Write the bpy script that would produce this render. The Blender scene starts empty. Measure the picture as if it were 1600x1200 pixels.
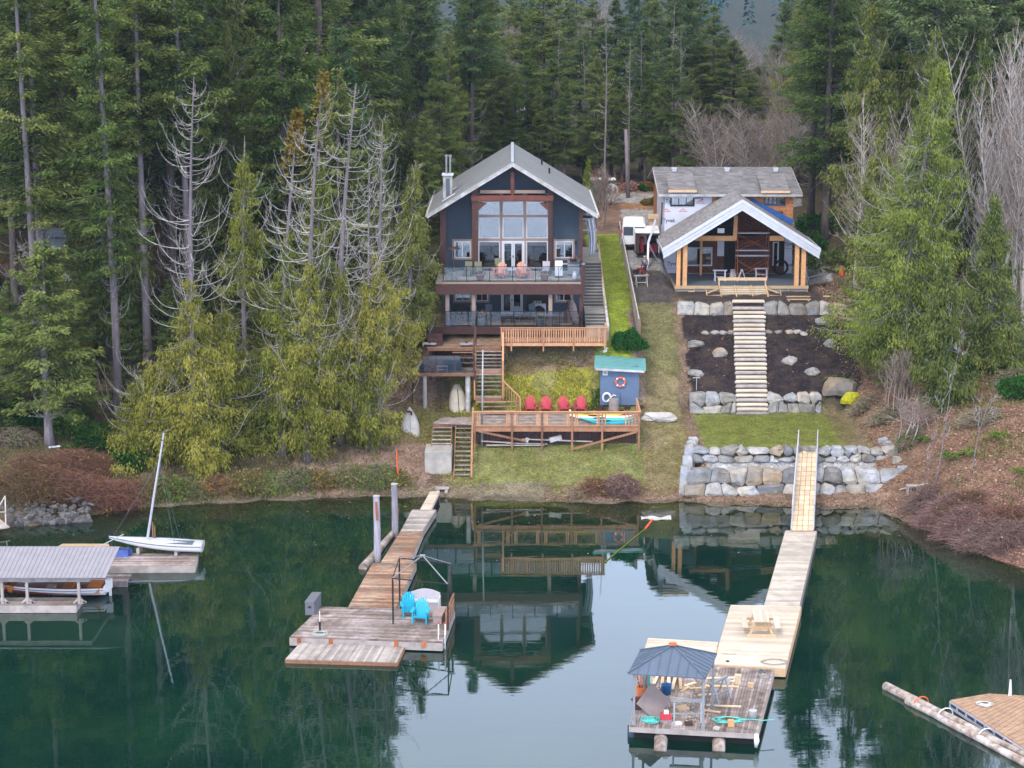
import bpy, math, random
import numpy as np
from mathutils import Vector, Matrix, noise as mnoise
PI = math.pi
sc = bpy.context.scene
COL = sc.collection

# ------------------------------------------------------------------ camera
TH = math.radians(11.7); F = 3111.0; H = 32.0
cd = bpy.data.cameras.new('camera'); cd.sensor_width = 36; cd.lens = 70.0
cd.clip_start = 1; cd.clip_end = 6000
cam = bpy.data.objects.new('camera', cd); COL.objects.link(cam)
cam.location = (0, 0, H); cam.rotation_euler = (PI/2-TH, 0, 0)
sc.camera = cam
# ------------------------------------------------------------------ sky, sun, exposure
SUN_EL, SUN_AZ = math.radians(48), math.radians(205)     # azimuth clockwise from +Y
w = bpy.data.worlds.new("World"); sc.world = w; w.use_nodes = True
nt = w.node_tree; nt.nodes.clear()
sk = nt.nodes.new('ShaderNodeTexSky'); sk.sky_type = 'NISHITA'; sk.sun_disc = False
sk.sun_elevation = SUN_EL; sk.sun_rotation = SUN_AZ; sk.air_density = 1.0; sk.dust_density = 3.0
mx = nt.nodes.new('ShaderNodeMix'); mx.data_type = 'RGBA'; mx.inputs[0].default_value = 0.8
# overcast layer: bright grey overhead, bluer and brighter low down where the cloud thins
tcw = nt.nodes.new('ShaderNodeTexCoord'); spw = nt.nodes.new('ShaderNodeSeparateXYZ'); nt.links.new(tcw.outputs['Generated'], spw.inputs[0])
mrw = nt.nodes.new('ShaderNodeMapRange'); mrw.inputs[1].default_value = .25; mrw.inputs[2].default_value = .75; nt.links.new(spw.outputs[2], mrw.inputs[0])
cw = nt.nodes.new('ShaderNodeMix'); cw.data_type = 'RGBA'; cw.inputs[6].default_value = (14.5, 17.0, 23.0, 1); cw.inputs[7].default_value = (10.8, 10.2, 9.6, 1)
nt.links.new(mrw.outputs[0], cw.inputs[0]); nt.links.new(cw.outputs[2], mx.inputs[7])
bg = nt.nodes.new('ShaderNodeBackground'); bg.inputs[1].default_value = 0.12
wo = nt.nodes.new('ShaderNodeOutputWorld')
nt.links.new(sk.outputs[0], mx.inputs[6]); nt.links.new(mx.outputs[2], bg.inputs[0]); nt.links.new(bg.outputs[0], wo.inputs[0])
sl = bpy.data.lights.new('sun', 'SUN'); sl.energy = 1.5; sl.angle = math.radians(11); sl.color = (1, .96, .9)
so = bpy.data.objects.new('sun', sl); COL.objects.link(so)
sd = Vector((math.sin(SUN_AZ)*math.cos(SUN_EL), math.cos(SUN_AZ)*math.cos(SUN_EL), math.sin(SUN_EL)))
so.rotation_euler = (-sd).to_track_quat('-Z', 'Y').to_euler(); so.location = (0, 0, 80)
sc.view_settings.view_transform = 'Standard'; sc.view_settings.look = 'None'
sc.view_settings.exposure = 0.7; sc.view_settings.gamma = 1; sc.view_settings.use_curve_mapping = False
sc.cycles.max_bounces = 6; sc.cycles.transparent_max_bounces = 12; sc.cycles.diffuse_bounces = 3
sc.cycles.use_denoising = True

# ------------------------------------------------------------------ measuring helpers (photo pixel -> point on a real plane)
def ray(px, py):
    x = (px-800)/F; v = (600-py)/F
    return x, math.cos(TH)+v*math.sin(TH), -math.sin(TH)+v*math.cos(TH)
def onZ(px, py, z=0.0):
    a, b, c = ray(px, py); t = (z-H)/c
    return Vector((a*t, b*t, z))
def onY(px, py, y):
    a, b, c = ray(px, py); t = y/b
    return Vector((a*t, y, H+c*t))

# ------------------------------------------------------------------ object helpers
def tag(o, label=None, cat=None, group=None, kind=None):
    if label: o['label'] = label
    if cat: o['category'] = cat
    if group: o['group'] = group
    if kind: o['kind'] = kind
    return o
def thing(name, label, cat, loc=(0, 0, 0), rz=0.0, group=None):
    o = bpy.data.objects.new(name, None); COL.objects.link(o)
    o.location = loc; o.rotation_euler = (0, 0, rz); o.empty_display_size = .2
    return tag(o, label, cat, group)
KIDS = {}
def dup(root, loc, rz=None, label=None, group=None, scale=None):
    def cp(o, par):
        c = o.copy(); COL.objects.link(c); c.parent = par
        for k in KIDS.get(o, []):
            KIDS.setdefault(c, []).append(cp(k, c))
        return c
    r = cp(root, None); r.location = loc
    if rz is not None: r.rotation_euler = (0, 0, rz)
    if scale is not None: r.scale = scale if hasattr(scale, '__len__') else (scale,)*3
    if label: r['label'] = label
    if group: r['group'] = group
    return r

RS = random.Random(7)
class MB:
    def __init__(s, off=(0, 0, 0)):
        s.v = []; s.f = []; s.t = []; s.mi = []; s.off = Vector(off); s.cur = 0
    def add(s, vs, fs, tint=None):
        b = len(s.v); s.v += [tuple(p) for p in vs]
        if tint is None: tint = RS.random()
        for f in fs:
            s.f.append(tuple(b+i for i in f)); s.t.append(tint); s.mi.append(s.cur)
        return s
    BF = [(0, 3, 2, 1), (4, 5, 6, 7), (0, 1, 5, 4), (1, 2, 6, 5), (2, 3, 7, 6), (3, 0, 4, 7)]
    def box(s, x0, y0, z0, x1, y1, z1, tint=None):
        if x1 < x0: x0, x1 = x1, x0
        if y1 < y0: y0, y1 = y1, y0
        if z1 < z0: z0, z1 = z1, z0
        return s.add([(x0, y0, z0), (x1, y0, z0), (x1, y1, z0), (x0, y1, z0), (x0, y0, z1), (x1, y0, z1), (x1, y1, z1), (x0, y1, z1)], s.BF, tint)
    def cbox(s, c, sz, rz=0, rx=0, ry=0, tint=None):
        M = Matrix.Translation(c) @ Matrix.Rotation(rz, 4, 'Z') @ Matrix.Rotation(ry, 4, 'Y') @ Matrix.Rotation(rx, 4, 'X')
        x, y, z = sz[0]/2, sz[1]/2, sz[2]/2
        return s.add([M @ Vector(p) for p in [(-x, -y, -z), (x, -y, -z), (x, y, -z), (-x, y, -z), (-x, -y, z), (x, -y, z), (x, y, z), (-x, y, z)]], s.BF, tint)
    def bar(s, p, q, w, h, up=(0, 0, 1), tint=None):
        p = Vector(p); q = Vector(q); d = (q-p).normalized(); up = Vector(up)
        if abs(d.dot(up)) > .98: up = Vector((0, 1, 0))
        sx = d.cross(up).normalized()*w/2; uz = sx.cross(d).normalized()*h/2
        return s.add([p-sx-uz, p+sx-uz, q+sx-uz, q-sx-uz, p-sx+uz, p+sx+uz, q+sx+uz, q-sx+uz], s.BF, tint)
    def cyl(s, p, q, r0, r1=None, n=8, cap=True, tint=None):
        return s.tube([p, q], [r0, r0 if r1 is None else r1], n, cap, tint)
    def tube(s, pts, r, n=6, cap=True, tint=None):
        pts = [Vector(p) for p in pts]
        if not hasattr(r, '__len__'): r = [r]*len(pts)
        vs = []; fs = []; u = None
        for i, p in enumerate(pts):
            d = (pts[min(i+1, len(pts)-1)]-pts[max(i-1, 0)]).normalized()
            if u is None:
                u = d.orthogonal().normalized()
            else:
                u = (u-d*u.dot(d)).normalized()
            v = d.cross(u)
            for k in range(n):
                a = 2*PI*k/n; vs.append(p+(u*math.cos(a)+v*math.sin(a))*r[i])
        for i in range(len(pts)-1):
            for k in range(n):
                a = i*n+k; b = i*n+(k+1) % n; fs.append((a, b, b+n, a+n))
        if cap:
            fs.append(tuple(range(n-1, -1, -1))); fs.append(tuple(range((len(pts)-1)*n, len(pts)*n)))
        return s.add(vs, fs, tint)
    def prism(s, poly, a, b, axis='y', tint=None):
        """poly: 2D outline; extruded from a to b along axis"""
        n = len(poly)
        def mk(p, h):
            return {'y': (p[0], h, p[1]), 'x': (h, p[0], p[1]), 'z': (p[0], p[1], h)}[axis]
        vs = [mk(p, a) for p in poly]+[mk(p, b) for p in poly]
        fs = [tuple(range(n)), tuple(range(2*n-1, n-1, -1))]+[(i, i+n, (i+1) % n+n, (i+1) % n) for i in range(n)]
        return s.add(vs, fs, tint)
    def hexa(s, top, dz, tint=None):
        """top: 4 corners (world) of a slab; extruded down by dz"""
        t = [Vector(p) for p in top]; b = [p-Vector((0, 0, dz)) for p in t]
        return s.add(b+t, s.BF, tint)
    def lathe(s, prof, c=(0, 0, 0), n=16, tint=None):
        vs = []; fs = []
        for r, z in prof:
            for k in range(n):
                a = 2*PI*k/n; vs.append((c[0]+r*math.cos(a), c[1]+r*math.sin(a), c[2]+z))
        for i in range(len(prof)-1):
            for k in range(n):
                a = i*n+k; b = i*n+(k+1) % n; fs.append((a, b, b+n, a+n))
        fs.append(tuple(range(n-1, -1, -1))); fs.append(tuple(range((len(prof)-1)*n, len(prof)*n)))
        return s.add(vs, fs, tint)
    def grid(s, rows, tint=None, close=False):
        n = len(rows[0]); vs = [p for r in rows for p in r]; fs = []
        for i in range(len(rows)-1):
            for k in range(n if close else n-1):
                a = i*n+k; b = i*n+(k+1) % n; fs.append((a, b, b+n, a+n))
        return s.add(vs, fs, tint)
    def build(s, name, mats, parent=None, smooth=False, bevel=0):
        me = bpy.data.meshes.new(name)
        ox, oy, oz = s.off
        me.from_pydata([(a-ox, b-oy, c-oz) for a, b, c in s.v], [], s.f)
        if not isinstance(mats, (list, tuple)): mats = [mats]
        for m in mats: me.materials.append(m)
        at = me.attributes.new('tint', 'FLOAT', 'FACE'); at.data.foreach_set('value', s.t)
        me.polygons.foreach_set('material_index', s.mi)
        if smooth: me.polygons.foreach_set('use_smooth', [True]*len(s.f))
        o = bpy.data.objects.new(name, me); COL.objects.link(o)
        if parent is not None:
            o.parent = parent; KIDS.setdefault(parent, []).append(o)
        else:
            o.location = s.off
        if bevel:
            b = o.modifiers.new('bevel', 'BEVEL'); b.width = bevel; b.segments = 2; b.limit_method = 'ANGLE'
        return o
def npmesh(name, V, Fc, mats, parent=None, tint=None, k=4, loc=None, smooth=False, extra=None):
    """mesh straight from numpy arrays; Fc is (n,k)"""
    me = bpy.data.meshes.new(name)
    nf = len(Fc)
    me.vertices.add(len(V)); me.vertices.foreach_set('co', np.ascontiguousarray(V, np.float32).ravel())
    me.loops.add(nf*k); me.loops.foreach_set('vertex_index', np.ascontiguousarray(Fc, np.int32).ravel())
    me.polygons.add(nf); me.polygons.foreach_set('loop_start', np.arange(0, nf*k, k, dtype=np.int32))
    me.polygons.foreach_set('loop_total', np.full(nf, k, np.int32))
    if not isinstance(mats, (list, tuple)): mats = [mats]
    for m in mats: me.materials.append(m)
    if tint is not None:
        at = me.attributes.new('tint', 'FLOAT', 'FACE'); at.data.foreach_set('value', np.ascontiguousarray(tint, np.float32))
    if smooth: me.polygons.foreach_set('use_smooth', np.ones(nf, bool))
    me.update(calc_edges=True)
    o = bpy.data.objects.new(name, me); COL.objects.link(o)
    if parent is not None:
        o.parent = parent; KIDS.setdefault(parent, []).append(o)
    if loc is not None: o.location = loc
    return o

# ------------------------------------------------------------------ materials
MATS = {}
def M(name, rgb, rough=.75, tint=.25, var=.25, scale=3., bump=0., metal=0., spec=.3, stretch=(1, 1, 1), rgb2=None, fine=0., coat=0.):
    if name in MATS: return MATS[name]
    m = bpy.data.materials.new(name); m.use_nodes = True; t = m.node_tree; N = t.nodes; L = t.links
    p = N['Principled BSDF']; p.inputs['Roughness'].default_value = rough; p.inputs['Metallic'].default_value = metal
    p.inputs['Specular IOR Level'].default_value = spec
    if coat: p.inputs['Coat Weight'].default_value = coat
    tc = N.new('ShaderNodeTexCoord'); mp = N.new('ShaderNodeMapping'); mp.inputs['Scale'].default_value = stretch
    L.new(tc.outputs['Object'], mp.inputs[0])
    n1 = N.new('ShaderNodeTexNoise'); n1.inputs['Scale'].default_value = scale; n1.inputs['Detail'].default_value = 7; n1.inputs['Roughness'].default_value = .65
    L.new(mp.outputs[0], n1.inputs[0])
    at = N.new('ShaderNodeAttribute'); at.attribute_name = 'tint'
    # value factor = (1-tint+2*tint*attr) * (1-var+2*var*noise)
    a = N.new('ShaderNodeMath'); a.operation = 'MULTIPLY_ADD'; a.inputs[1].default_value = 2*tint; a.inputs[2].default_value = 1-tint; L.new(at.outputs['Fac'], a.inputs[0])
    st = N.new('ShaderNodeMapRange'); st.inputs[1].default_value = .3; st.inputs[2].default_value = .7; st.inputs[3].default_value = 1-var; st.inputs[4].default_value = 1+var; L.new(n1.outputs[0], st.inputs[0])
    b = N.new('ShaderNodeMath'); b.operation = 'MULTIPLY'; L.new(a.outputs[0], b.inputs[0]); L.new(st.outputs[0], b.inputs[1])
    c1 = N.new('ShaderNodeMix'); c1.data_type = 'RGBA'; c1.inputs[6].default_value = (*rgb, 1); c1.inputs[7].default_value = (*(rgb2 or rgb), 1)
    n2 = N.new('ShaderNodeTexNoise'); n2.inputs['Scale'].default_value = scale*.45; n2.inputs['Detail'].default_value = 4
    L.new(mp.outputs[0], n2.inputs[0])
    r2 = N.new('ShaderNodeMapRange'); r2.inputs[1].default_value = .4; r2.inputs[2].default_value = .6; L.new(n2.outputs[0], r2.inputs[0]); L.new(r2.outputs[0], c1.inputs[0])
    vm = N.new('ShaderNodeVectorMath'); vm.operation = 'SCALE'; L.new(c1.outputs[2], vm.inputs[0]); L.new(b.outputs[0], vm.inputs['Scale'])
    L.new(vm.outputs[0], p.inputs['Base Color'])
    if bump:
        bp = N.new('ShaderNodeBump'); bp.inputs['Strength'].default_value = bump; bp.inputs['Distance'].default_value = .05
        L.new(n1.outputs[0], bp.inputs['Height']); L.new(bp.outputs[0], p.inputs['Normal'])
    MATS[name] = m; return m
def leafmat(name, c0, c1, transl=.25, objvar=.25):
    m = bpy.data.materials.new(name); m.use_nodes = True; t = m.node_tree; N = t.nodes; L = t.links; N.clear()
    at = N.new('ShaderNodeAttribute'); at.attribute_name = 'tint'
    oi = N.new('ShaderNodeObjectInfo')
    mx = N.new('ShaderNodeMix'); mx.data_type = 'RGBA'; mx.inputs[6].default_value = (*c0, 1); mx.inputs[7].default_value = (*c1, 1); L.new(at.outputs['Fac'], mx.inputs[0])
    ma = N.new('ShaderNodeMath'); ma.operation = 'MULTIPLY_ADD'; ma.inputs[1].default_value = 2*objvar; ma.inputs[2].default_value = 1-objvar; L.new(oi.outputs['Random'], ma.inputs[0])
    hs = N.new('ShaderNodeHueSaturation'); L.new(mx.outputs[2], hs.inputs['Color']); L.new(ma.outputs[0], hs.inputs['Value'])
    hm = N.new('ShaderNodeMath'); hm.operation = 'MULTIPLY_ADD'; hm.inputs[1].default_value = -.05; hm.inputs[2].default_value = .525; L.new(oi.outputs['Random'], hm.inputs[0]); L.new(hm.outputs[0], hs.inputs['Hue'])
    d = N.new('ShaderNodeBsdfDiffuse'); L.new(hs.outputs[0], d.inputs[0])
    tr = N.new('ShaderNodeBsdfTranslucent'); L.new(hs.outputs[0], tr.inputs[0])
    ms = N.new('ShaderNodeMixShader'); ms.inputs[0].default_value = transl; L.new(d.outputs[0], ms.inputs[1]); L.new(tr.outputs[0], ms.inputs[2])
    o = N.new('ShaderNodeOutputMaterial'); L.new(ms.outputs[0], o.inputs[0])
    MATS[name] = m; return m
def glassmat(name, col, alpha, rough=.03):
    m = bpy.data.materials.new(name); m.use_nodes = True; t = m.node_tree; N = t.nodes; L = t.links; N.clear()
    tr = N.new('ShaderNodeBsdfTransparent'); tr.inputs[0].default_value = (*col, 1)
    g = N.new('ShaderNodeBsdfGlossy'); g.inputs['Roughness'].default_value = rough
    f = N.new('ShaderNodeFresnel'); f.inputs[0].default_value = 1.5
    a = N.new('ShaderNodeMath'); a.operation = 'ADD'; a.inputs[1].default_value = alpha; L.new(f.outputs[0], a.inputs[0])
    ms = N.new('ShaderNodeMixShader'); L.new(a.outputs[0], ms.inputs[0]); L.new(tr.outputs[0], ms.inputs[1]); L.new(g.outputs[0], ms.inputs[2])
    o = N.new('ShaderNodeOutputMaterial'); L.new(ms.outputs[0], o.inputs[0]); MATS[name] = m; return m

M('cedar_new', (.42, .22, .12), .7, .22, .2, 4, .1, stretch=(1, 1, 1))
M('cedar_red', (.24, .12, .068), .7, .3, .3, 4, .1)
M('timber_dark', (.055, .024, .02), .6, .2, .3, 3)
M('timber_red', (.12, .038, .026), .6, .2, .3, 3)
M('trim_tan', (.26, .19, .155), .7, .1, .1, 3)
M('deck_grey', (.29, .25, .235), .85, .35, .35, 3, .2, rgb2=(.20, .16, .145))
M('deck_brown', (.30, .205, .15), .8, .35, .4, 2, .2, rgb2=(.22, .125, .08))
M('deck_weather', (.30, .255, .25), .85, .4, .45, 2.2, .2, rgb2=(.18, .14, .125))
M('deck_pale', (.50, .44, .365), .75, .16, .14, 1.2, .05, rgb2=(.45, .38, .30))
M('deck_walk', (.43, .38, .33), .8, .18, .2, 1.5, .05, rgb2=(.35, .31, .27))
M('plank_old', (.31, .275, .26), .85, .3, .3, 2, .2)
M('siding_blue', (.036, .057, .083), .6, .10, .12, 1.5, .05)
M('shed_blue', (.10, .155, .25), .6, .1, .1, 2)
M('white', (.66, .66, .68), .5, .05, .05, 2)
M('white_paint', (.50, .52, .57), .55, .08, .10, 2)
M('white_dirty', (.44, .43, .44), .6, .1, .25, 3, rgb2=(.34, .32, .30))
M('black_metal', (.012, .012, .014), .45, .1, .1, 2)
M('grey_metal', (.28, .29, .31), .4, .1, .15, 2, metal=.4)
M('alu', (.42, .42, .48), .4, .08, .12, 2, metal=.3)
M('concrete', (.27, .255, .24), .9, .1, .25, 1.2, .1, rgb2=(.30, .28, .25))
M('roof_metal', (.205, .21, .21), .45, .05, .08, .6, metal=.15)
M('roof_teal', (.12, .30, .30), .5, .1, .1, 3)
M('roof_blue', (.085, .115, .165), .5, .08, .1, 1.5)
M('roof_boat', (.24, .235, .27), .5, .06, .1, 1.5)
M('shingle', (.19, .18, .185), .9, .22, .2, 1.5)
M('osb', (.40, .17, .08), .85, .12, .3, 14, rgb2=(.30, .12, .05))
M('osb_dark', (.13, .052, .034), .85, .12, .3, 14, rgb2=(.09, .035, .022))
M('wrap', (.52, .53, .61), .6, .05, .10, 1)
M('wrap_print', (.13, .14, .20), .7, 0, 0)
M('red_print', (.5, .16, .12), .7, 0, 0)
M('lumber', (.50, .35, .21), .75, .2, .15, 4, .05)
M('lumber_pale', (.56, .45, .31), .75, .2, .15, 4, .05)
M('post_fir', (.55, .29, .13), .65, .15, .15, 3)
M('dark_void', (.012, .012, .013), .9, 0, 0)
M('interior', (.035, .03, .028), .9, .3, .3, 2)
M('stone', (.24, .25, .275), .9, .38, .45, 1.6, .5, rgb2=(.24, .22, .19))
M('stone_tan', (.30, .225, .155), .9, .3, .4, 1.6, .5, rgb2=(.23, .21, .19))
M('rock_dark', (.085, .08, .082), .9, .5, .4, 1.5, .5)
M('bark', (.11, .09, .085), .95, .2, .4, 2.5, .6, stretch=(4, 4, .6), rgb2=(.07, .055, .05))
M('bark_grey', (.165, .14, .15), .95, .2, .35, 2.5, .4, stretch=(3, 3, .6))
M('bark_pale', (.37, .345, .32), .9, .25, .3, 2.5)
M('bark_red', (.22, .13, .10), .95, .2, .35, 2.5, .4, stretch=(3, 3, .6))
M('twig_grey', (.35, .32, .33), .9, .35, .2)
M('twig_rust', (.17, .075, .05), .9, .5, .3, 2)
M('twig_purple', (.16, .10, .105), .9, .45, .3, 2)
M('twig_tan', (.24, .19, .16), .9, .45, .3, 2)
M('log', (.27, .20, .165), .9, .25, .6, 3, .4, stretch=(1, 1, 1), rgb2=(.36, .32, .30))
M('pile_wood', (.26, .24, .28), .9, .2, .4, 2, .4, stretch=(4, 4, .5))
M('orange', (.75, .10, .02), .5, .1, .1)
M('rust', (.33, .10, .04), .8, .3, .3, 6)
M('red_chair', (.40, .03, .06), .5, .12, .08)
M('salmon', (.60, .16, .10), .5, .25, .1)
M('teal_chair', (.0, .33, .50), .45, .1, .05)
M('kayak_aqua', (.02, .33, .44), .35, 0, .05)
M('kayak_teal', (.08, .42, .40), .35, 0, .05)
M('kayak_white', (.72, .72, .70), .35, 0, .05)
M('kayak_yellow', (.75, .42, .01), .35, 0, .05)
M('kayak_red', (.55, .05, .03), .35, 0, .05)
M('tarp_blue', (.08, .13, .42), .6, .1, .2)
M('tarp_teal', (.01, .06, .09), .6, .1, .2)
M('membrane', (.02, .09, .28), .6, .1, .2)
M('plastic_grey', (.12, .125, .15), .5, .08, .1)
M('bench_grey', (.38, .36, .39), .6, .1, .1)
M('taupe', (.28, .22, .21), .8, .1, .1)
M('slate', (.11, .14, .17), .5, .1, .1)
M('cream', (.38, .34, .27), .6, .1, .2, 2)
M('mahog', (.19, .035, .015), .3, .2, .2, coat=.4)
M('varnish', (.55, .17, .03), .3, .2, .2, coat=.4)
M('rope_teal', (.10, .45, .40), .8, .3, .1)
M('rope_pale', (.42, .47, .44), .8, .3, .1)
M('rope_white', (.62, .62, .62), .8, .2, .1)
M('float_blue', (.03, .05, .085), .5, .1, .1)
M('bucket_blue', (.02, .13, .35), .5, .1, .1)
M('red_box', (.40, .04, .05), .5, .2, .1)
M('green_plastic', (.05, .35, .12), .5, .2, .1)
M('skin', (.45, .25, .18), .6, 0, .05)
M('cloth_maroon', (.16, .015, .02), .9, 0, .15)
M('cloth_grey', (.10, .11, .13), .9, 0, .15)
M('cloth_navy', (.02, .025, .05), .9, 0, .15)
M('cloth_tan', (.35, .26, .18), .9, 0, .15)
M('tyre', (.012, .012, .012), .8, 0, .1)
M('car_glass', (.02, .025, .03), .1, 0, 0, spec=.6)
M('truck_blue', (.18, .24, .30), .35, 0, .05)
M('lamp_red', (.45, .02, .02), .3, 0, 0)
M('moss', (.42, .40, .02), .95, .4, .4, 6, .4)
M('feather_white', (.75, .75, .75), .7, 0, .05)
M('pavement', (.235, .23, .235), .95, 0, .25, .7, .1)
M('riser', (.095, .09, .085), .9)
M('raft_deck', (.36, .23, .15), .75, .25, .3, 3)
M('gravel', (.30, .28, .27), .95, .4, .3, 4, .3)
M('pot_pale', (.38, .44, .40), .6, .1, .1)
M('terracotta', (.45, .22, .15), .7, .1, .1)
M('olive_cloth', (.17, .18, .12), .8, .1, .1)
glassmat('glass_rail', (.80, .84, .88), .03)
glassmat('glass_window', (.30, .34, .38), .30, .04)
glassmat('glass_dark', (.22, .25, .28), .10, .04)
leafmat('leaf_fir', (.060, .100, .026), (.235, .295, .085), .35)
leafmat('leaf_fir_blue', (.046, .090, .038), (.175, .250, .100), .35)
leafmat('leaf_far_hazed', (.018, .044, .050), (.040, .090, .095), .1)  # green leaves tinted blue: distance haze put into the colour
leafmat('leaf_cedar_green', (.060, .105, .022), (.235, .290, .060), .3)
leafmat('leaf_cedar', (.080, .105, .018), (.310, .310, .060))
leafmat('leaf_cedar_dark', (.050, .080, .020), (.200, .225, .060))
leafmat('leaf_gold', (.11, .075, .015), (.27, .17, .04), objvar=.1)
leafmat('leaf_green', (.015, .06, .012), (.05, .16, .03), objvar=.1)
leafmat('leaf_lime', (.10, .15, .01), (.20, .24, .03), objvar=.1)
leafmat('leaf_grass', (.11, .12, .02), (.30, .27, .05), objvar=.1)
leafmat('leaf_litter', (.15, .07, .045), (.42, .27, .20), 0, .1)
leafmat('leaf_fern', (.05, .10, .015), (.16, .26, .05), objvar=.1)
leafmat('hair_twig', (.085, .045, .03), (.24, .14, .095), 0, .25)
leafmat('hair_purple', (.11, .07, .06), (.27, .18, .165), 0, .1)
leafmat('hair_tan', (.16, .12, .085), (.34, .27, .21), 0, .1)
leafmat('hair_grey', (.24, .20, .20), (.46, .40, .40), 0, .1)
# ================================================================== SETTING: terrain
PROF = {  # x: [(y, z), ...] measured along several lines from the water up the slope
 -200: [(-50, -30), (60, -9), (92, -2), (100, 0), (125, 6), (160, 12), (260, 15), (600, 26)],
 -60: [(-50, -30), (70, -9), (98, -2), (105, 0), (118, 4), (150, 10), (200, 13), (260, 14), (600, 24)],
 -45: [(-50, -30), (80, -9), (104, -2), (109.5, 0), (115, 2.2), (128, 5), (150, 10.5), (200, 13), (600, 22)],
 -30: [(-50, -30), (86, -9), (107, -2), (112.6, 0), (114, 1.0), (117, 2.0), (127, 4.5), (142, 8.2), (152, 11), (200, 13), (600, 21)],
 -23.4: [(-50, -30), (92, -9), (112, -2), (117.4, 0), (120, 1.2), (130, 4), (142, 8), (155, 11), (200, 12.6), (600, 21)],
 -14: [(-50, -30), (93, -9), (114, -2), (119.2, 0), (121, .8), (128, 3.0), (134, 5.2), (140, 8), (155, 10.8), (200, 12.4), (600, 21)],
 -8: [(-50, -30), (94, -9), (115, -2), (120.0, 0), (122, 1.0), (125, 2.1), (129, 3.6), (133, 5.6), (136, 7.4), (150, 9.5), (158, 11.2), (200, 12.2), (600, 21)],
 -4: [(-50, -30), (93, -9), (114, -1.8), (119.6, 0), (122.5, 1.0), (125, 2.0), (128.5, 3.0), (130.4, 4.0), (133, 6.6), (134, 7.6), (150, 8.3), (158, 11.2), (200, 12.2), (600, 21)],
 0: [(-50, -30), (93, -9), (113, -1.6), (119.0, 0), (122, .9), (124.6, 1.9), (127, 2.6), (129.2, 3.2), (133, 6.85), (134, 7.6), (150, 8.3), (158, 11.2), (200, 12.2), (600, 21)],
 5: [(-50, -30), (93, -9), (113, -1.4), (118.5, 0), (122, 1.0), (124.6, 1.9), (127, 2.8), (129.4, 3.3), (132.6, 6.9), (134, 7.7), (150, 8.5), (156, 11.3), (200, 12.2), (600, 21)],
 5.6: [(-50, -30), (93, -9), (113, -1.4), (118.5, 0), (122, 1.0), (124.6, 1.9), (127, 2.8), (129.4, 3.4), (132.4, 7.0), (134, 7.8), (147, 10.6), (152, 11.3), (156, 11.4), (200, 12.2), (600, 21)],
 8.4: [(-50, -30), (93, -9), (113, -1.3), (118.6, 0), (122, 1.0), (126, 2.4), (129.6, 3.6), (131.5, 6.2), (134, 7.6), (140, 9.1), (150, 11.1), (156, 11.5), (200, 12.2), (600, 21)],
 9.1: [(-50, -30), (93, -9), (113, -1.2), (118.8, 0), (122, .9), (126, 2.3), (131, 4.2), (135, 6.2), (140, 8.5), (144, 9.5), (150, 11.0), (156, 11.5), (200, 12.2), (600, 21)],
 11.2: [(-50, -30), (93, -9), (113, -1.2), (118.8, 0), (121, .7), (126, 2.3), (131, 3.9), (135, 6.0), (140, 8.5), (144, 9.3), (150, 11.0), (156, 11.5), (200, 12.2), (600, 21)],
 12.0: [(-50, -30), (92, -9), (112, -1.2), (118.2, 0), (119.4, .35), (120.0, 1.2), (121.2, 1.9), (121.9, 2.5), (131, 2.75), (131.8, 3.9), (139.5, 8.2), (140.1, 8.9), (144, 9.1), (160, 9.3), (165, 11.5), (200, 12.2), (600, 21)],
 22.3: [(-50, -30), (90, -9), (110, -1.2), (116.8, 0), (119.4, .5), (120.0, 1.2), (121.2, 1.9), (121.9, 2.5), (131, 2.9), (131.8, 4.3), (139.5, 8.2), (140.1, 8.9), (144, 9.1), (160, 9.3), (165, 11.5), (200, 12.2), (600, 21)],
 24.2: [(-50, -30), (86, -9), (107, -1.5), (113.4, 0), (116, .7), (119.4, 1.7), (122, 2.8), (131, 4.6), (140, 8.4), (150, 10), (200, 12.5), (600, 21)],
 26.5: [(-50, -30), (80, -9), (101, -1.5), (107.2, 0), (110, 1.0), (118, 3.4), (125, 4.9), (132, 6.4), (142, 9.2), (152, 10.5), (200, 13), (600, 21)],
 30: [(-50, -30), (74, -9), (96, -1.5), (102.5, 0), (106, 1.2), (112, 2.8), (120, 4.8), (132, 7), (142, 9.6), (152, 11), (200, 13.2), (600, 21)],
 45: [(-50, -30), (66, -9), (90, -1.5), (96, 0), (104, 2.6), (120, 6), (142, 10.5), (200, 14), (600, 22)],
 200: [(-50, -30), (60, -9), (86, -2), (92, 0), (120, 7), (160, 12), (260, 16), (600, 26)],
}
PX = sorted(PROF)
def terr_arr(X, Yv):
    X = np.asarray(X, float); Yv = np.asarray(Yv, float)
    cols = np.stack([np.interp(Yv, [p[0] for p in PROF[x]], [p[1] for p in PROF[x]]) for x in PX])
    xi = np.clip(np.searchsorted(PX, X)-1, 0, len(PX)-2); px = np.array(PX, float)
    f = np.clip((X-px[xi])/(px[xi+1]-px[xi]), 0, 1)
    idx = np.arange(X.size).reshape(X.shape)
    c = cols.reshape(len(PX), -1); i = idx.ravel()
    a = c[xi.ravel(), i]; b = c[xi.ravel()+1, i]
    z = (a*(1-f.ravel())+b*f.ravel()).reshape(X.shape)
    far = np.clip(Yv-430, 0, None)                                    # valley side rising far behind
    z = z+190*(1-np.exp(-(far/1300)**2.4))*(1+.12*np.sin(X*.006+1))
    return z
def lum(X, Y, s):                                                    # cheap smooth 2D wobble
    return (np.sin(X*s+1.3*np.sin(Y*s*.7+2))+np.sin(Y*s*1.1+1.7*np.sin(X*s*.63)))*.5
def terr(x, y): return float(terr_arr(np.array([x]), np.array([y]))[0])
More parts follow.
